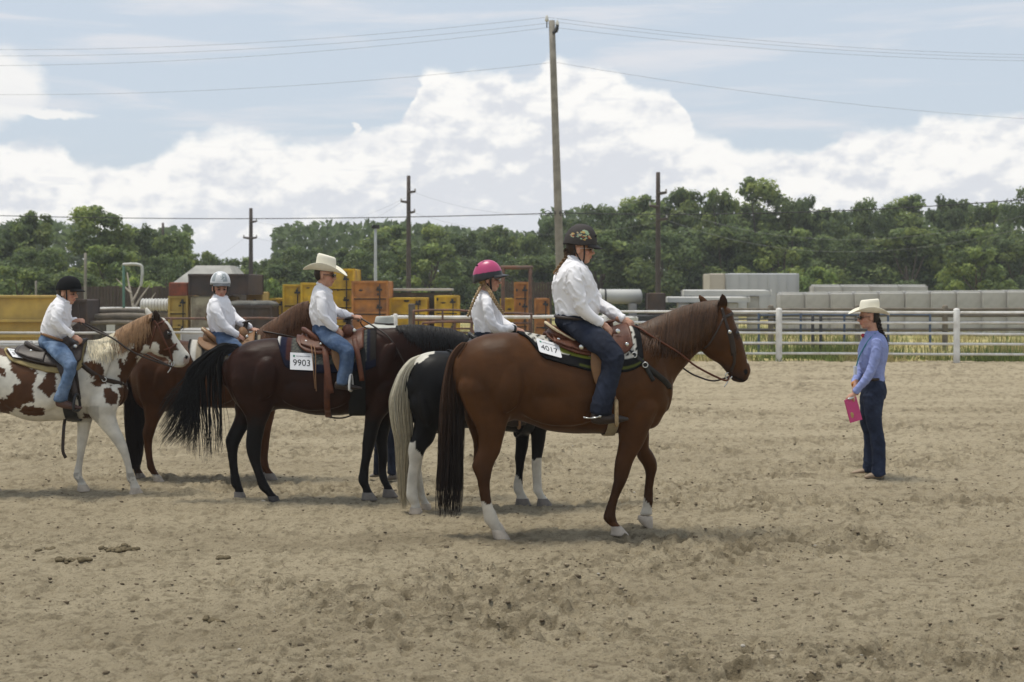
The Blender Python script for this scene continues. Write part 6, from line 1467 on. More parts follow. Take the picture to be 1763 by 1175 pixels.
# ---- standing woman ------------------------------------------------
def woman():
    p = Person('woman in a straw cowboy hat and blue shirt standing with a pink clipboard', 14.2, 1503, group=None, base=P(1503, 0, 14.2) * (1, 1, 0))
    T = [(1512,570,1490,574,.062),(1521,579,1486,583,.155),(1527,594,1480,597,.185),(1528,612,1478,614,.175),(1524,630,1481,632,.155),(1521,646,1489,648,.145),(1522,656,1490,658,.15)]
    na = [(1509,588,-.18,.054),(1508,608,-.22,.050),(1502,632,-.235,.047),(1494,650,-.24,.045),(1482,664,-.24,.038),(1473,675,-.235,.032)]
    fa = [(1500,588,.17,.052),(1490,612,.20,.048),(1482,634,.19,.045),(1477,648,.14,.042),(1472,657,.05,.036),(1471,662,-.03,.031)]
    sh = MB(); p.lad(sh, T); p.arm(sh, na); p.arm(sh, fa); p.cloth('shirt', sh, BLUESH, .007, 51, fold=(1, 1, 1.4))
    mk('collar', *tube([p.pt(1512,570,0), p.pt(1508,573,-.058), p.pt(1497,577,-.06), p.pt(1489,579,-.02), p.pt(1489,579,.02), p.pt(1497,576,.06), p.pt(1508,572,.055), p.pt(1512,570,0)], .014, 8, 4), BLUESH, p.o)
    mk('lanyard', *tube([p.pt(1508,574,-.075), p.pt(1498,583,-.12), p.pt(1488,598,-.10), p.pt(1479,615,-.07), p.pt(1474,632,-.06)], .006, 6, 5), mat('teal_cord', (.03, .20, .24), .7, .1, 20, 0), p.o)
    bd = MB().box(p.pt(1472.5, 638, -.075), (.012, .028, .042)); mk('name_badge', bd.verts(), bd.f, mat('badge_card', (.6, .62, .68), .5, .05, 10, 0), p.o, smooth=False)
    mk('neck_scarf', *ellipsoid(p.pt(1486, 578, 0), (.02, .03, .02)), mat('red_scarf', (.38, .03, .05), .8, .1, 20, 0), p.o)
    p.lad(p.body, T, shrink=.8); p.arm(p.body, na, .68); p.arm(p.body, fa, .68); p.hand(1466, 683, -.235, (-.75, -.05, -.66), (-.45, -.75, .4), .95, .9); p.hand(1472, 667, -.075, (-.3, -.35, -.9), (-.8, -.3, .4), .92, .8)
    mk('wristband', *tube([p.pt(1471.5, 660, -.02), p.pt(1472, 663.5, -.04)], .036, 12, 2, .2), mat('orange_band', (.50, .20, .04), .6, .1, 20, 0), p.o)
    je = MB(); hip = [(1521,652,1490,654,.15),(1525,668,1484,672,.175),(1524,684,1481,690,.17)]
    near = [(1524,676,1486,682,.082,-.09),(1520,700,1488,704,.08,-.095),(1518,726,1491,728,.066,-.10),(1522,748,1497,749,.056,-.105),(1525,775,1501,776,.056,-.11),(1525,800,1501,802,.056,-.115),(1525,817,1500,819,.058,-.115)]
    far = [(1514,676,1480,682,.08,.09),(1508,702,1481,704,.078,.095),(1504,728,1481,730,.066,.10),(1506,748,1487,750,.058,.105),(1508,775,1487,776,.06,.11),(1508,796,1486,798,.068,.115),(1508,810,1485,811,.072,.115)]
    p.lad(je, hip); p.lad(je, near); p.lad(je, far); p.cloth('jeans', je, mat('navy_denim', (.015, .021, .042), .85, .25, 14, .25, 400, spec=.2, col2=(.026, .036, .068), wear=5, dist=.002), .006, 52)
    p.lad(p.body, hip, shrink=.8); p.lad(p.body, near, shrink=.7); p.lad(p.body, far, shrink=.7)
    mk('belt', *tube([p.pt(1522,652,0), p.pt(1516,653,-.12), p.pt(1503,654,-.152), p.pt(1491,654,-.09), p.pt(1489,654,.05), p.pt(1500,653,.15), p.pt(1516,652,.12), p.pt(1522,652,0)], .0145, 8, 5), LEATHD, p.o)
    bt = mat('tan_boot', (.30, .22, .15), .7, .2, 10, .2, 60)
    p.boot([(1519,812,1519,823,.032),(1508,812,1508,824,.036),(1498,815,1498,824.5,.037),(1489,819,1489,824.5,.026)], -.115, bt); p.boot([(1502,804,1502,814.5,.032),(1490,806,1490,815,.036),(1478,809,1478,815.5,.034),(1467,812.5,1467,816,.02)], .115, bt)
    p.head(1495, 547, 0, 1.0, math.radians(180), math.radians(5), 0, skin=(.50, .27, .185)); p.finish(); p.haircap((.016, .010, .008), low=-.05); p.glasses(True)
    p.braid([p.hl((-.09, 0, -.02)), p.pt(1514,565,-.02), p.pt(1519,576,-.03), p.pt(1524,586,-.04), p.pt(1526,596,-.05)], .028, (.016, .010, .008), (.03, .017, .011))
    p.cowboy((-.012, 0, .052), 1.02, STRAW, math.radians(-9), math.radians(0), ROPE, ch=.125, bx=.20, by=.16, side=.055)
    q = [p.pt(1453.7, 689.5, -.29), p.pt(1473.4, 682.8, -.22), p.pt(1484, 722.7, -.22), p.pt(1464, 728.5, -.29)]
    nrm = np.cross(q[1] - q[0], q[3] - q[0]); nrm /= np.linalg.norm(nrm); pink = mat('pink_plastic', (.52, .045, .17), .45, .06, 10, .05, 60)
    e = empty('clipboard', tuple(sum(q) / 4), 'bright pink clipboard held low by the standing woman', 'clipboard')
    V = [x + nrm * .006 for x in q] + [x - nrm * .006 for x in q]; mk('board', V, [(0,1,2,3),(7,6,5,4),(0,4,5,1),(1,5,6,2),(2,6,7,3),(3,7,4,0)], pink, e, smooth=False)
    cc = q[0] * .36 + q[1] * .24 + q[2] * .16 + q[3] * .24 - (q[1] - q[0]) * .05
    b0 = q[3] * .55 + q[2] * .15 + q[0] * .22 + q[1] * .08; sgn = -1 if nrm[1] > 0 else 1
    mk('sticker', *ellipsoid(b0 + nrm * sgn * .0065, (.022, .004, .03), None, 12, 8), mat('gold_sticker', (.42, .28, .10), .5, .1, 10, 0), e)
    mk('clip', *tube([q[0] * .7 + q[1] * .3 + nrm * sgn * .01, q[0] * .3 + q[1] * .7 + nrm * sgn * .01], .012, 8, 2), METAL, e)
woman()
# ---- person standing behind the dark bay ----------------------------
def helper():
    p = Person('person in a pale grey cowboy hat and jeans standing behind the dark bay horse', 14.1, 661, base=P(661, 0, 14.1) * (1, 1, 0))
    T = [(650,591,672,592,.06),(645,600,678,602,.14),(641,618,682,619,.17),(642,640,682,640,.165),(645,660,680,661,.15),(646,676,679,677,.15)]
    na = [(660,604,-.17,.05),(655,630,-.22,.046),(655,652,-.23,.042),(660,675,-.22,.032)]; fa = [(664,604,.17,.05),(668,630,.22,.046),(668,652,.23,.042),(668,675,.22,.032)]
    sh = MB(); p.lad(sh, T); p.arm(sh, na); p.arm(sh, fa); p.cloth('shirt', sh, SHIRT, .006, 61)
    p.lad(p.body, T, shrink=.8); p.arm(p.body, na, .68); p.arm(p.body, fa, .68); p.hand(660, 684, -.215, (0, 0, -1), (-1, -.3, 0), .9, .5); p.hand(668, 684, .215, (0, 0, -1), (-1, .3, 0), .9, .5)
    je = MB(); hip = [(646,674,679,676,.15),(645,690,681,692,.165),(646,706,682,708,.16)]
    near = [(664,700,686,702,.075,-.09),(665,725,684,726,.068,-.10),(666,750,682,750,.06,-.105),(667,780,682,780,.06,-.11),(667,815,683,817,.068,-.115)]
    far = [(645,700,664,702,.075,.08),(645,725,660,726,.068,.09),(645,750,658,750,.06,.095),(644,780,655,780,.06,.10),(643,815,655,816,.066,.10)]
    p.lad(je, hip); p.lad(je, near); p.lad(je, far); p.cloth('jeans', je, DENIMD, .005, 62); p.lad(p.body, hip, shrink=.8); p.lad(p.body, near, shrink=.7); p.lad(p.body, far, shrink=.7)
    bt = mat('grey_boot', (.17, .15, .13), .7, .2, 10, .2, 60)
    p.boot([(683,813,683,826,.034),(675,815,675,827,.036),(668,819,668,827,.03)], -.115, bt); p.boot([(654,812,654,821,.032),(645,814,645,822,.034),(637,818,637,822,.022)], .10, bt)
    p.head(661, 567, 0, .95, math.radians(155), 0); p.finish(); p.haircap((.05, .03, .02))
    p.cowboy((0, 0, .048), 1.0, FELT, math.radians(-4), 0, LEATHD, yaw=math.radians(0), ch=.085, side=-.03, bx=.195, by=.185)
helper()
# ------------------------------------------------------------------ tack
def interp(pts): xs = [a for a, b in pts]; ys = [b for a, b in pts]; return lambda x: float(np.interp(x, xs, ys))
PAD = mat('woven_pad', attr=True, rough=.95, var=.1, scale=40, bump=.4, bscale=300, spec=.1, dist=.004)
def saddle_pad(h, name, label, xs, low, off, colf, nx=44, th=.014, nang=44):
    e = empty(name, tuple(h.pt((xs[0] + xs[1]) / 2, h.sec((xs[0] + xs[1]) / 2)[0], 0)), label, 'saddle pad', 'saddle pads')
    h.shell('blanket', PAD, e, np.linspace(xs[0], xs[1], nx), interp(low), off, th, nang, colf); return e
def ringstrap(h, px, a0, a1, w, off, m, parent, name, dpx=0, th=.006, n=22):
    pts, wd = [], []
    for i, a in enumerate(np.linspace(a0, a1, n)):
        f = i / (n - 1); pts.append(h.ring_pt(px + dpx * math.sin(f * math.pi), a, off)); wd.append((math.cos(h.psi), math.sin(h.psi), 0))
    return mk(name, *ribbon(np.array(pts), np.array(wd), w, th, 2), m, parent)
def saddle(h, label, sp):
    cx = (sp['tree'][0][0] + sp['tree'][-1][0]) / 2; e = empty('saddle', tuple(h.pt(cx, h.sec(cx)[0], 0)), label, 'saddle', 'western saddles'); m = sp.get('m', LEATH)
    mb = MB(); h.lad(mb, [(x, t, x, b, w) for x, t, b, w in sp['tree']], 0, 5, 28, .4); V, Q = remesh(mb, .008, 5); mk('seat', V, Q, m, e)
    sk = h.shell('skirt', m, e, np.linspace(sp['skirt'][0][0], sp['skirt'][-1][0], 30), interp(sp['skirt']), sp.get('soff', .04), .012, 30)
    if 'jockey' in sp: h.shell('rear_jockey', m, e, np.linspace(sp['jockey'][0][0], sp['jockey'][-1][0], 22), interp(sp['jockey']), sp.get('soff', .04) + .016, .010, 26)
    # cantle with laced binding
    cp = sp['cantle']; pts = [h.pt(x, y, -dy) for x, y, dy in cp] + [h.pt(x, y, dy) for x, y, dy in cp[::-1]]
    mb = MB(); mb.add(*tube(pts, sp.get('cr', .022), 12, 5)); ctr = h.pt(cp[-1][0] + 16, cp[-1][1] + 22, 0)
    c = mk('cantle', mb.verts(), mb.f, m, e)
    q = catmull(np.array(pts), 6); mk('cantle_binding', *tube(q + np.array((-.006, 0, .004)) + (q - ctr) * .06, sp.get('br', .012), 8, 1), sp.get('bind', LEATH), c)
    # swell and horn
    sx, sy, rx, rz = sp['swell']; mb = MB()
    for sg in (-1, 1): mb.add(*ellipsoid(h.pt(sx, sy, 0) + h.lat * .075 * sg, (rx, .085, rz), rot(-h.psi * 0, math.radians(-12)), 20, 14))
    mb.add(*ellipsoid(h.pt(sx, sy + 3, 0), (rx, .15, rz * .8), None, 20, 14)); V, Q = remesh(mb, .009, 6); mk('swell', V, Q, m, e)
    hx, hy = sp['horn']; base = h.pt(sx, sy - 4, 0); top = h.pt(hx, hy, 0)
    hn = mk('horn', *tube([base, (base + top) / 2, top], [.032, .024, .022], 12, 3), sp.get('hm', m), e); mk('horn_cap', *ellipsoid(top + (0, 0, .008), (.045, .042, .014), rot(0, math.radians(-14)), 18, 10), sp.get('hm', m), hn)
    for sg in (-1, 1):
        f = sp['fender']; P_ = [(x, y, w, -dy * sg) for x, y, w, dy in f]
        fe = mk('fender', *ribbon(np.array([h.pt(x, y, -dy if sg > 0 else dy) for x, y, w, dy in f]), np.array([(1, 0, -.1)] * len(f)), np.array([w for *_, w, dy in [(x, y, w, dy) for x, y, w, dy in f]]), .008, 4), sp.get('fm', m), e)
        x, yt, yb, w, dy = sp['stirrup']; dd = -dy if sg > 0 else dy
        t = [(-.5, 1), (-.42, .5), (-.55, .06), (0, 0), (.55, .06), (.42, .5), (.5, 1)]
        # stirrup bow seen almost edge-on, tread across
        pts = []
        for a, bq in [(-1, .10), (-.95, .5), (-.45, .95), (0, 1.0), (.45, .95), (.95, .5), (1, .10), (0, .0), (-1, .10)]:
            c0 = h.pt(x, yb + (yt - yb) * bq, dd); pts.append(c0 + h.lat * a * .065 + np.array((a * .012, 0, 0)))
        mk('stirrup', *tube(pts, w, 10, 3), sp.get('sm', ROPE), fe)
    for k, (px, w, mm, a0) in enumerate(sp['cinch']):
        if a0 is not None: ringstrap(h, px, a0, 2 * math.pi - a0, w, .012, mm, e, 'cinch', th=.012, n=24); continue
        ringstrap(h, px, -math.pi, math.pi, w, .012, mm, e, 'cinch', th=.012, n=44)
    for (x, y, r) in sp.get('conchos', []): mk('concho', *ellipsoid(h.surf(x, y, .075), (r, .006, r), None, 14, 8), METAL, e)
    for pts in sp.get('strings', []): mk('saddle_string', *tube([h.surf(x, y, .072) for x, y in pts], .0045, 6, 4), LEATHT, e)
    for (pts, w, mm) in sp.get('straps', []): mk('strap', *ribbon(np.array([h.surf(x, y, .066) for x, y in pts]), np.array([(1, 0, 0)] * len(pts)), w, .006, 4), mm, e)
    return e
def bridle(h, label, straps, reins, bit, m, conch=None):
    e = empty('bridle', tuple(h.surf(*straps[0][0][0], .01)), label, 'bridle', 'bridles')
    for pts, w, nm in straps:
        P_ = [h.surf(x, y, .006) for x, y in pts]; wd = np.cross(np.gradient(np.array(P_), axis=0), (0, 1, 0)); mk(nm, *ribbon(np.array(P_), wd, w, .006, 4), m, e)
    for pts, r, mm in reins: mk('rein', *tube([np.array(q) for q in pts], r, 8, 5), mm, e)
    if bit:
        t = np.linspace(0, 6.283, 15); c = h.surf(*bit, .012); mk('bit_ring', *tube([c + np.array((.026 * math.cos(a), 0, .026 * math.sin(a))) for a in t], .0045, 6, 1), METAL, e)
        mk('bit_shank', *tube([c, c + (-.01, -.005, -.05), c + (-.035, -.005, -.085)], .005, 6, 3), METAL, e)
    for q in conch or []: mk('concho', *ellipsoid(h.surf(*q, .012), (.015, .006, .015), None, 12, 8), METAL, e)
    return e
def breast_collar(h, label, pts, w, m, rings_=(), tail=None):
    P_ = np.array([h.surf(x, y, .012) for x, y in pts]); e = empty('breast_collar', tuple(P_[0]), label, 'breast collar', 'breast collars')
    wd = np.cross(np.gradient(P_, axis=0), (0, 1, .2)); mk('strap', *ribbon(P_, wd, w, .009, 5), m, e)
    # it continues round the chest to the far side
    M_ = []
    for x, y in pts[::-1]:
        c = h.pt(x, y, 0); q = h.surf(x, y, .012); M_.append(q + h.lat * 2 * np.dot(c - q, h.lat))
    M_ = np.array([P_[-1]] + M_); wd = np.cross(np.gradient(M_, axis=0), (0, 1, .2)); mk('strap', *ribbon(M_, wd, w, .009, 4), m, e)
    for (x, y) in rings_:
        c = h.surf(x, y, .02); mk('ring', *tube([c + np.array((.020 * math.cos(a), 0, .020 * math.sin(a))) for a in np.linspace(0, 6.283, 13)], .0045, 6, 1), METAL, e)
    if tail: T_ = np.array([h.surf(x, y, .012) for x, y in tail]); mk('strap_end', *ribbon(T_, np.cross(np.gradient(T_, axis=0), (0, 1, 0)), w * .7, .006, 4), m, e)
CARD = mat('card_paper', (.72, .72, .74), .6, .03, 8, .05, 40)
INK = mat('card_ink', (.02, .02, .022), .7, .05, 8, 0); INKG = mat('card_green', (.02, .20, .12), .7, .05, 8, 0); INKL = mat('card_grey_ink', (.18, .19, .21), .7, .05, 8, 0)
def text_mesh(body):
    cu = bpy.data.curves.new('t', 'FONT'); cu.body = body; cu.align_x = 'CENTER'; cu.align_y = 'CENTER'; cu.resolution_u = 4; o = bpy.data.objects.new('t', cu); COLL.objects.link(o)
    dg = bpy.context.evaluated_depsgraph_get(); dg.update(); me = bpy.data.meshes.new_from_object(o.evaluated_get(dg)); V = np.array([v.co[:] for v in me.vertices]); Fc = [tuple(p.vertices) for p in me.polygons]
    bpy.data.objects.remove(o); bpy.data.curves.remove(cu); bpy.data.meshes.remove(me); return V, Fc
def number_card(h, label, num, corners, off, rounded=.12, curve=0):
    q = [h.surf(x, y, off) for x, y in corners]                   # tl, tr, br, bl
    # planarise
    c0 = sum(q) / 4; ex = ((q[1] - q[0]) + (q[2] - q[3])) / 2; ey = ((q[0] - q[3]) + (q[1] - q[2])) / 2; n = np.cross(ex, ey); n /= np.linalg.norm(n); n = n if n[1] < 0 else -n
    e = empty('number_card', tuple(c0), label, 'number card', 'competitor number cards')
    def mp(u, v, k): return c0 + ex * u + ey * v + n * k + n * (-curve * (u * u) * 4)
    pts = []
    for (cu, cv, a0) in ((.5, .5, 0), (-.5, .5, 90), (-.5, -.5, 180), (.5, -.5, 270)):
        for a in np.linspace(a0, a0 + 90, 6):
            r = rounded; pts.append((cu - math.copysign(r, cu) + r * math.cos(math.radians(a)), cv - math.copysign(r, cv) + r * math.sin(math.radians(a))))
    N_ = len(pts); V = [mp(u, v, .0015) for u, v in pts] + [mp(u, v, -.0015) for u, v in pts] + [mp(0, 0, .0015), mp(0, 0, -.0015)]
    Fc = []
    for i in range(N_): j = (i + 1) % N_; Fc += [(i, j, N_ * 2), (N_ + j, N_ + i, N_ * 2 + 1), (i, N_ + i, N_ + j, j)]
    mk('card', V, Fc, CARD, e, smooth=False)
    asp = np.linalg.norm(ex) / np.linalg.norm(ey)
    tv, tf = text_mesh(num); w = tv[:, 0].max() - tv[:, 0].min(); k = .74 / w; kv = k * asp
    tv = tv - (tv.max(0) + tv.min(0)) / 2
    mk('number', [mp(x * k, y * kv * 1.05 - .08, .0035) for x, y, z in tv], tf, INK, e, smooth=False)
    r = np.random.default_rng(len(label)); mb = MB(); x = -.24
    while x < .38:      # illegible small print along the top
        wd = .02 + .03 * r.random(); v = .30; hh = .022; mb.add([mp(x, v - hh, .003), mp(x + wd, v - hh, .003), mp(x + wd, v + hh, .003), mp(x, v + hh, .003)], [(0, 1, 2, 3)]); x += wd + .014
    mb.build('small_print', INKL, e, smooth=False)
    mb = MB()
    for a in (45, 135, 225, 315): cxx, cyy = -.33 + .028 * math.cos(math.radians(a)), .30 + .028 * asp * math.sin(math.radians(a)); t = np.linspace(0, 6.283, 9)[:-1]; mb.add([mp(cxx + .026 * math.cos(b), cyy + .026 * asp * math.sin(b), .003 + a * 2e-6) for b in t], [tuple(range(8))])
    mb.build('clover_emblem', INKG, e, smooth=False)
# ---- A
def padA(u, v, i, j):
    c = np.broadcast_to(np.array((.50, .48, .43)), (len(u), 3)).copy(); k = (np.sin(u * .33 + v * .55) > .35) & (np.sin(u * .5 - v * .42 + 1) > -.2); c[k] = (.012, .012, .012)
    g = np.abs(v - (593 + (u - 940) * .33)) < 4.5; c[g & (u > 925)] = (.19, .205, .035); g2 = (np.abs(v - np.interp(u, [977, 1018, 1060], [618, 621, 620])) < 5) & (u > 972) & (u < 1062); c[g2] = (.22, .24, .035)
    e = (i < .055) | (i > .955) | (np.minimum(j, 1 - j) < .13); c[e] = (.012, .012, .013)
    gr = (np.abs(np.minimum(j, 1 - j) - .035) < .014) & (i > .45); c[gr] = (.07, .08, .02); return c
saddle_pad(A, 'saddle_pad', 'black, white and lime patterned saddle pad on the nearest chestnut', (892, 1096), [(892,575),(905,585),(917,604),(928,620),(977,634),(1018,645),(1060,644),(1085,636),(1096,628)], .006, padA, 70, nang=70)
saddle(A, 'brown western saddle with rope laced cantle on the nearest chestnut', dict(
 tree=[(946,566,584,.13),(954,560,592,.16),(968,572,596,.165),(988,586,602,.15),(1010,592,606,.14),(1032,586,604,.135),(1050,572,600,.13),(1064,574,598,.11)],
 skirt=[(938,582),(950,594),(965,604),(985,612),(1018,617),(1045,616),(1070,608),(1078,598)], jockey=[(946,590),(965,598),(990,606),(1012,610)],
 cantle=[(994,590,.165),(975,580,.165),(957,569,.15),(946,561,.10),(942,558,.03)], cr=.02, br=.012, bind=ROPE, swell=(1054,578,.07,.075), horn=(1050,556),
 fender=[(1030,600,.10,.31),(1032,630,.13,.345),(1040,660,.12,.36),(1052,680,.06,.375),(1060,692,.035,.385)], fm=LEATHT, stirrup=(1061,691,733,.0145,.42), sm=mat('dark_rope',(.30,.215,.115),.8,.25,60,.4,200),
 cinch=[(1046,.085,mat('cream_girth',(.30,.25,.165),.9,.15,20,.3,200),2.25)], conchos=[(961,585,.016),(999,609,.02),(1063,584,.02),(1075,602,.016)]))
number_card(A, 'white competitor card reading 4017 on the nearest chestnut saddle pad', '4017', [(921,589),(960,597),(967,622),(928,608)], .030, .10)
hA = A.pt(1086, 561, .03)
bridle(A, 'dark leather bridle with tan reins on the nearest chestnut', [([(1244,548),(1252,545),(1261,540)],.024,'browband'),([(1243,530),(1247,548),(1254,570),(1261,596),(1264,622),(1258,640)],.022,'cheekpiece'),([(1255,572),(1260,590),(1263,612)],.042,'cheek_flap'),([(1245,549),(1234,572),(1222,592),(1211,601)],.013,'throat_latch')],
 [([hA, A.surf(1100,570,.03), A.surf(1116,579,.025), A.surf(1132,588,.022), A.surf(1150,598,.022), A.surf(1170,610,.025), A.pt(1200,632,-.11), A.pt(1247,655,-.08), A.pt(1256,648,-.07)], .0085, LEATH), ([A.pt(1086,562,.06), A.pt(1130,596,.14), A.pt(1180,637,.12), A.pt(1205,650,.1), A.pt(1230,656,.08), A.pt(1258,648,.05)], .007, LEATHD)], (1256,646), LEATHD, [(1255,572)])
breast_collar(A, 'black leather breast collar with silver rings on the nearest chestnut', [(1070,599),(1089,613),(1110,629),(1128,644),(1142,656),(1151,667)], .045, LEATHB, [(1090,613),(1110,629)], [(1110,630),(1117,643),(1124,656)])
# ---- B (mostly hidden)
saddle_pad(B, 'saddle_pad', 'dark saddle pad with a lime edge on the pinto', (772, 925), [(772,618),(790,640),(830,655),(900,655),(925,640)], .006, lambda u, v, i, j: np.where((np.minimum(j, 1 - j) < .12)[:, None], np.array((.33, .35, .05)), np.array((.02, .02, .022))), 24, nang=24)
saddle(B, 'black western saddle on the pinto', dict(m=LEATHB, tree=[(811,584,612,.13),(818,577,616,.155),(830,592,618,.15),(850,602,622,.135),(872,600,620,.13),(888,592,616,.12)], skirt=[(800,618),(830,632),(880,634),(905,622)],
 cantle=[(846,604,.155),(832,594,.155),(818,583,.13),(810,577,.06)], cr=.02, br=.008, bind=LEATHB, swell=(888,594,.06,.065), horn=(886,572), fender=[(868,622,.10,.29),(874,655,.11,.325),(882,690,.06,.345),(888,708,.03,.355)], fm=LEATHB, stirrup=(893,702,738,.010,.36), sm=LEATHT, cinch=[(900,.10,LEATHB,None)]))
# ---- C
def padC(u, v, i, j):
    c = np.broadcast_to(np.array((.055, .057, .055)), (len(u), 3)).copy(); dm = (np.abs(np.mod(u * .12 + v * .16, 1) - .5) < .13) | (np.abs(np.mod(u * .12 - v * .16, 1) - .5) < .13); c[dm] = (.11, .11, .09)
    for a, b_2, cc in ((.0, .02, (.45, .44, .42)), (.02, .10, (.012, .013, .028)), (.10, .14, (.05, .02, .018)), (.80, .83, (.014, .015, .026)), (.83, .86, (.05, .022, .018)), (.90, .94, (.014, .015, .026)), (.94, 1.1, (.025, .022, .02))): c[(i >= a) & (i < b_2)] = cc
    e = np.minimum(j, 1 - j) < .10; c[e] = (.011, .012, .024); return c
saddle_pad(C, 'saddle_pad', 'navy and grey woven saddle blanket on the dark bay', (480, 648), [(480,590),(487,612),(494,634),(520,641),(560,644),(600,642),(635,638),(648,632)], .006, padC, 60, nang=60)
saddle(C, 'russet western saddle with hanging straps on the dark bay', dict(
 tree=[(527,576,594,.12),(533,572,600,.145),(546,584,602,.15),(562,594,606,.135),(580,594,606,.125),(596,578,602,.12),(610,580,600,.10)],
 skirt=[(512,588),(518,600),(530,608),(556,613),(590,613),(615,610),(627,600)], jockey=[(520,594),(540,601),(570,606)],
 cantle=[(555,590,.15),(543,582,.15),(532,573,.12),(524,568,.05)], cr=.022, br=.010, bind=LEATH, swell=(600,572,.058,.075), horn=(600,550), hm=LEATHD,
 fender=[(580,600,.10,.29),(582,618,.10,.315),(590,640,.07,.335),(598,652,.035,.345)], fm=LEATHT, stirrup=(604,645,673,.0105,.36), sm=mat('white_stirrup', (.62, .61, .58), .5, .08, 8, 0),
 cinch=[(616,.15,mat('black_mohair',(.010,.010,.010),.95,.2,30,.5,200),None),(566,.055,LEATH,None)], conchos=[(529,588,.014),(553,603,.012),(614,582,.018)],
 strings=[[(532,590),(537,612),(541,640),(544,668)],[(536,592),(543,616),(545,650),(546,672)]], straps=[([(560,604),(562,622),(565,648),(569,676)],.055,LEATH),([(612,590),(614,610),(617,635),(620,655)],.045,LEATH)]))
number_card(C, 'white competitor card reading 9903 on the dark bay saddle blanket', '9903', [(499.5,610),(540,612.5),(539,639),(501.5,637)], .030, .02)
bridle(C, 'dark bridle and long reins on the dark bay', [([(812,590),(820,605),(832,640),(842,665)],.02,'cheekpiece')], [([C.pt(617,546,.02), C.pt(640,560,-.06), C.surf(668,584,.03), C.surf(688,615,.03), C.surf(706,642,.025), C.surf(740,638,.02), C.pt(842,680,-.08)], .0075, LEATHD), ([C.pt(618,547,.03), C.pt(630,565,.08), C.pt(690,580,.14), C.pt(780,590,.12), C.pt(842,680,.07)], .006, LEATHD)], (842,680), LEATHD)
# ---- D
def padD(u, v, i, j):
    c = np.broadcast_to(np.array((.26, .22, .16)), (len(u), 3)).copy(); c[np.abs(np.mod(i * 7, 1) - .5) < .2] = (.03, .028, .025); c[(i > .03) & (i < .11)] = (.52, .50, .45); c[i < .03] = (.015, .015, .015); return c
saddle_pad(D, 'saddle_pad', 'cream and brown saddle pad on the chestnut behind the dark bay', (327, 450), [(327,600),(336,622),(350,640),(400,645),(440,640),(450,630)], .006, padD, 40, nang=36)
saddle(D, 'tan western saddle with studded cantle behind the black tail', dict(m=LEATHT, tree=[(354,572,594,.13),(360,569,600,.15),(374,584,604,.15),(392,594,606,.135),(408,590,604,.125),(420,578,602,.12),(430,584,600,.10)], skirt=[(343,592),(356,604),(380,612),(420,612),(440,602)],
 cantle=[(380,594,.155),(368,583,.155),(357,573,.12),(351,568,.05)], cr=.024, br=.010, bind=ROPE, swell=(420,576,.05,.08), horn=(424,556), hm=LEATHD, fender=[(404,604,.10,.29),(408,635,.11,.325),(412,665,.05,.345)], stirrup=(416,664,690,.010,.36), cinch=[(436,.11,LEATHB,None)], conchos=[(357,590,.015),(428,590,.016)]))
bridle(D, 'dark bridle and reins on the chestnut behind the dark bay', [([(546,530),(548,548),(554,570),(560,588)],.02,'cheekpiece')], [([D.pt(441,569,.03), D.pt(460,572,-.1), D.surf(490,578,.02), D.surf(520,584,.02), D.pt(560,594,-.07)], .0075, LEATHD)], (560,592), LEATHD)
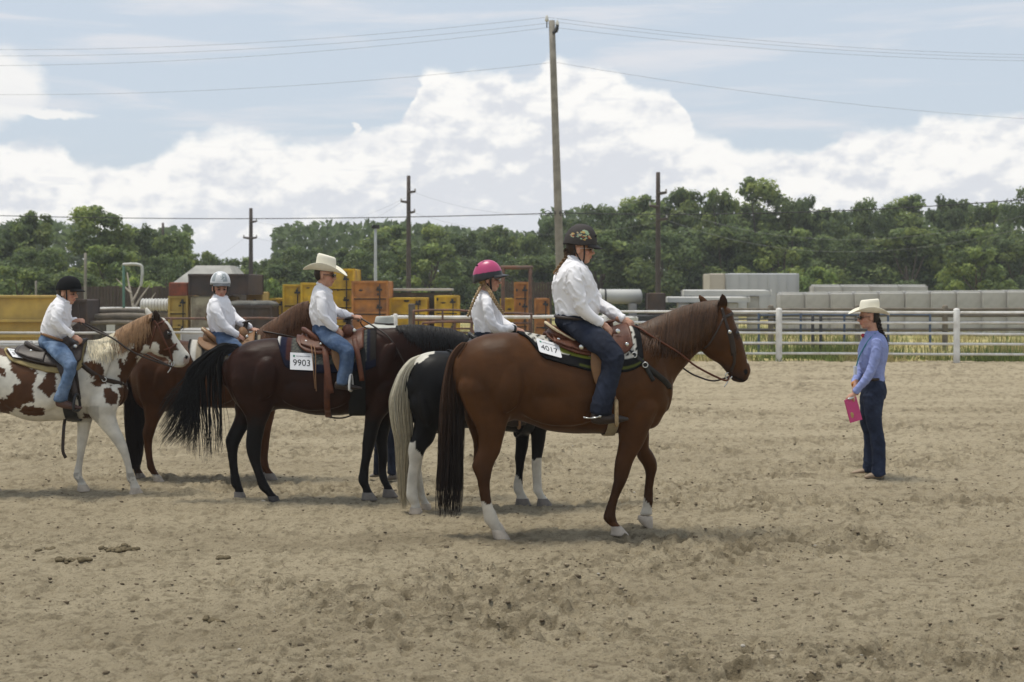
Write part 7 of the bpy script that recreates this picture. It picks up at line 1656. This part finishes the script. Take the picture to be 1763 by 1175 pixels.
# ---- E
def padE(u, v, i, j):
    c = np.broadcast_to(np.array((.05, .032, .022)), (len(u), 3)).copy(); e = (np.minimum(j, 1 - j) < .07) | (i < .04) | (i > .95); c[e] = np.array((.30, .235, .115)); return c
saddle_pad(E, 'saddle_pad', 'dark saddle pad with a yellow fleece edge on the paint horse', (12, 152), [(12,604),(22,616),(30,623),(60,634),(97,643),(125,645),(145,640),(152,632)], .006, padE, 50, nang=50)
saddle(E, 'dark brown western saddle on the paint horse', dict(m=LEATHD, tree=[(50,596,614,.12),(57,593,620,.15),(70,602,622,.15),(88,612,624,.135),(105,608,620,.125),(120,594,616,.12),(134,596,612,.10)], skirt=[(33,606),(45,616),(70,625),(105,632),(135,632),(150,622)], jockey=[(40,610),(62,618),(88,624)],
 cantle=[(84,611,.155),(70,604,.155),(56,597,.13),(47,592,.06)], cr=.024, br=.010, bind=LEATHD, swell=(121,594,.062,.08), horn=(118,578), hm=LEATHB, fender=[(108,625,.12,.30),(116,648,.11,.33),(126,668,.07,.35),(131,684,.04,.358)], fm=LEATHD, stirrup=(132,680,708,.013,.37), sm=LEATHB,
 cinch=[(129,.12,LEATHB,None)], conchos=[(134,606,.018),(58,604,.012)], straps=[([(130,640),(132,660),(135,684)],.04,LEATHD)]))
number_card(E, 'white competitor card on the paint horse saddle pad', '5102', [(16,602),(37,607),(52,625),(21,617)], .034, .03)
bridle(E, 'brown bridle and dark split reins on the paint horse', [([(266,552),(272,562),(282,585),(293,607),(297,622)],.018,'cheekpiece'),([(269,560),(278,556),(287,552)],.018,'browband'),([(282,602),(292,600),(304,592)],.015,'noseband'),([(268,562),(264,580),(258,600)],.012,'throat_latch')],
 [([E.pt(136,553,.04), E.pt(160,568,-.05), E.surf(196,585,.03), E.surf(222,602,.03), E.pt(250,616,-.1), E.pt(296,632,-.08)], .0085, LEATHD), ([E.pt(136,552,.06), E.pt(165,566,.10), E.pt(210,590,.14), E.pt(296,632,.06)], .007, LEATHD)], (297,625), LEATH)
breast_collar(E, 'dark leather breast collar on the paint horse', [(140,628),(158,641),(177,652),(194,657),(208,663)], .045, LEATHD, [(177,652)])
o = mk('loose_strap', *ribbon(np.array([E.surf(112,720,.012), E.pt(110,735,-.2), E.pt(108.5,760,-.2), E.pt(108.5,778,-.2), E.pt(113.5,789,-.2)]), np.array([(1, 0, 0)] * 5), .03, .005, 4), LEATHD, None, origin=tuple(E.surf(112, 720, .012))); tag(o, 'loose dark leather strap hanging below the paint horse belly', 'strap')
# blue pickup cradle strap under C belly
o = mk('cinch_connector', *tube([C.ring_pt(566, -2.95, .014), C.ring_pt(580, -2.9, .03), C.ring_pt(592, -2.95, .03), C.ring_pt(606, -2.98, .014)], .007, 6, 4), LEATHD, None, origin=tuple(C.ring_pt(566, -2.95, .014))); tag(o, 'thin dark connector strap between the two girths of the dark bay', 'strap')
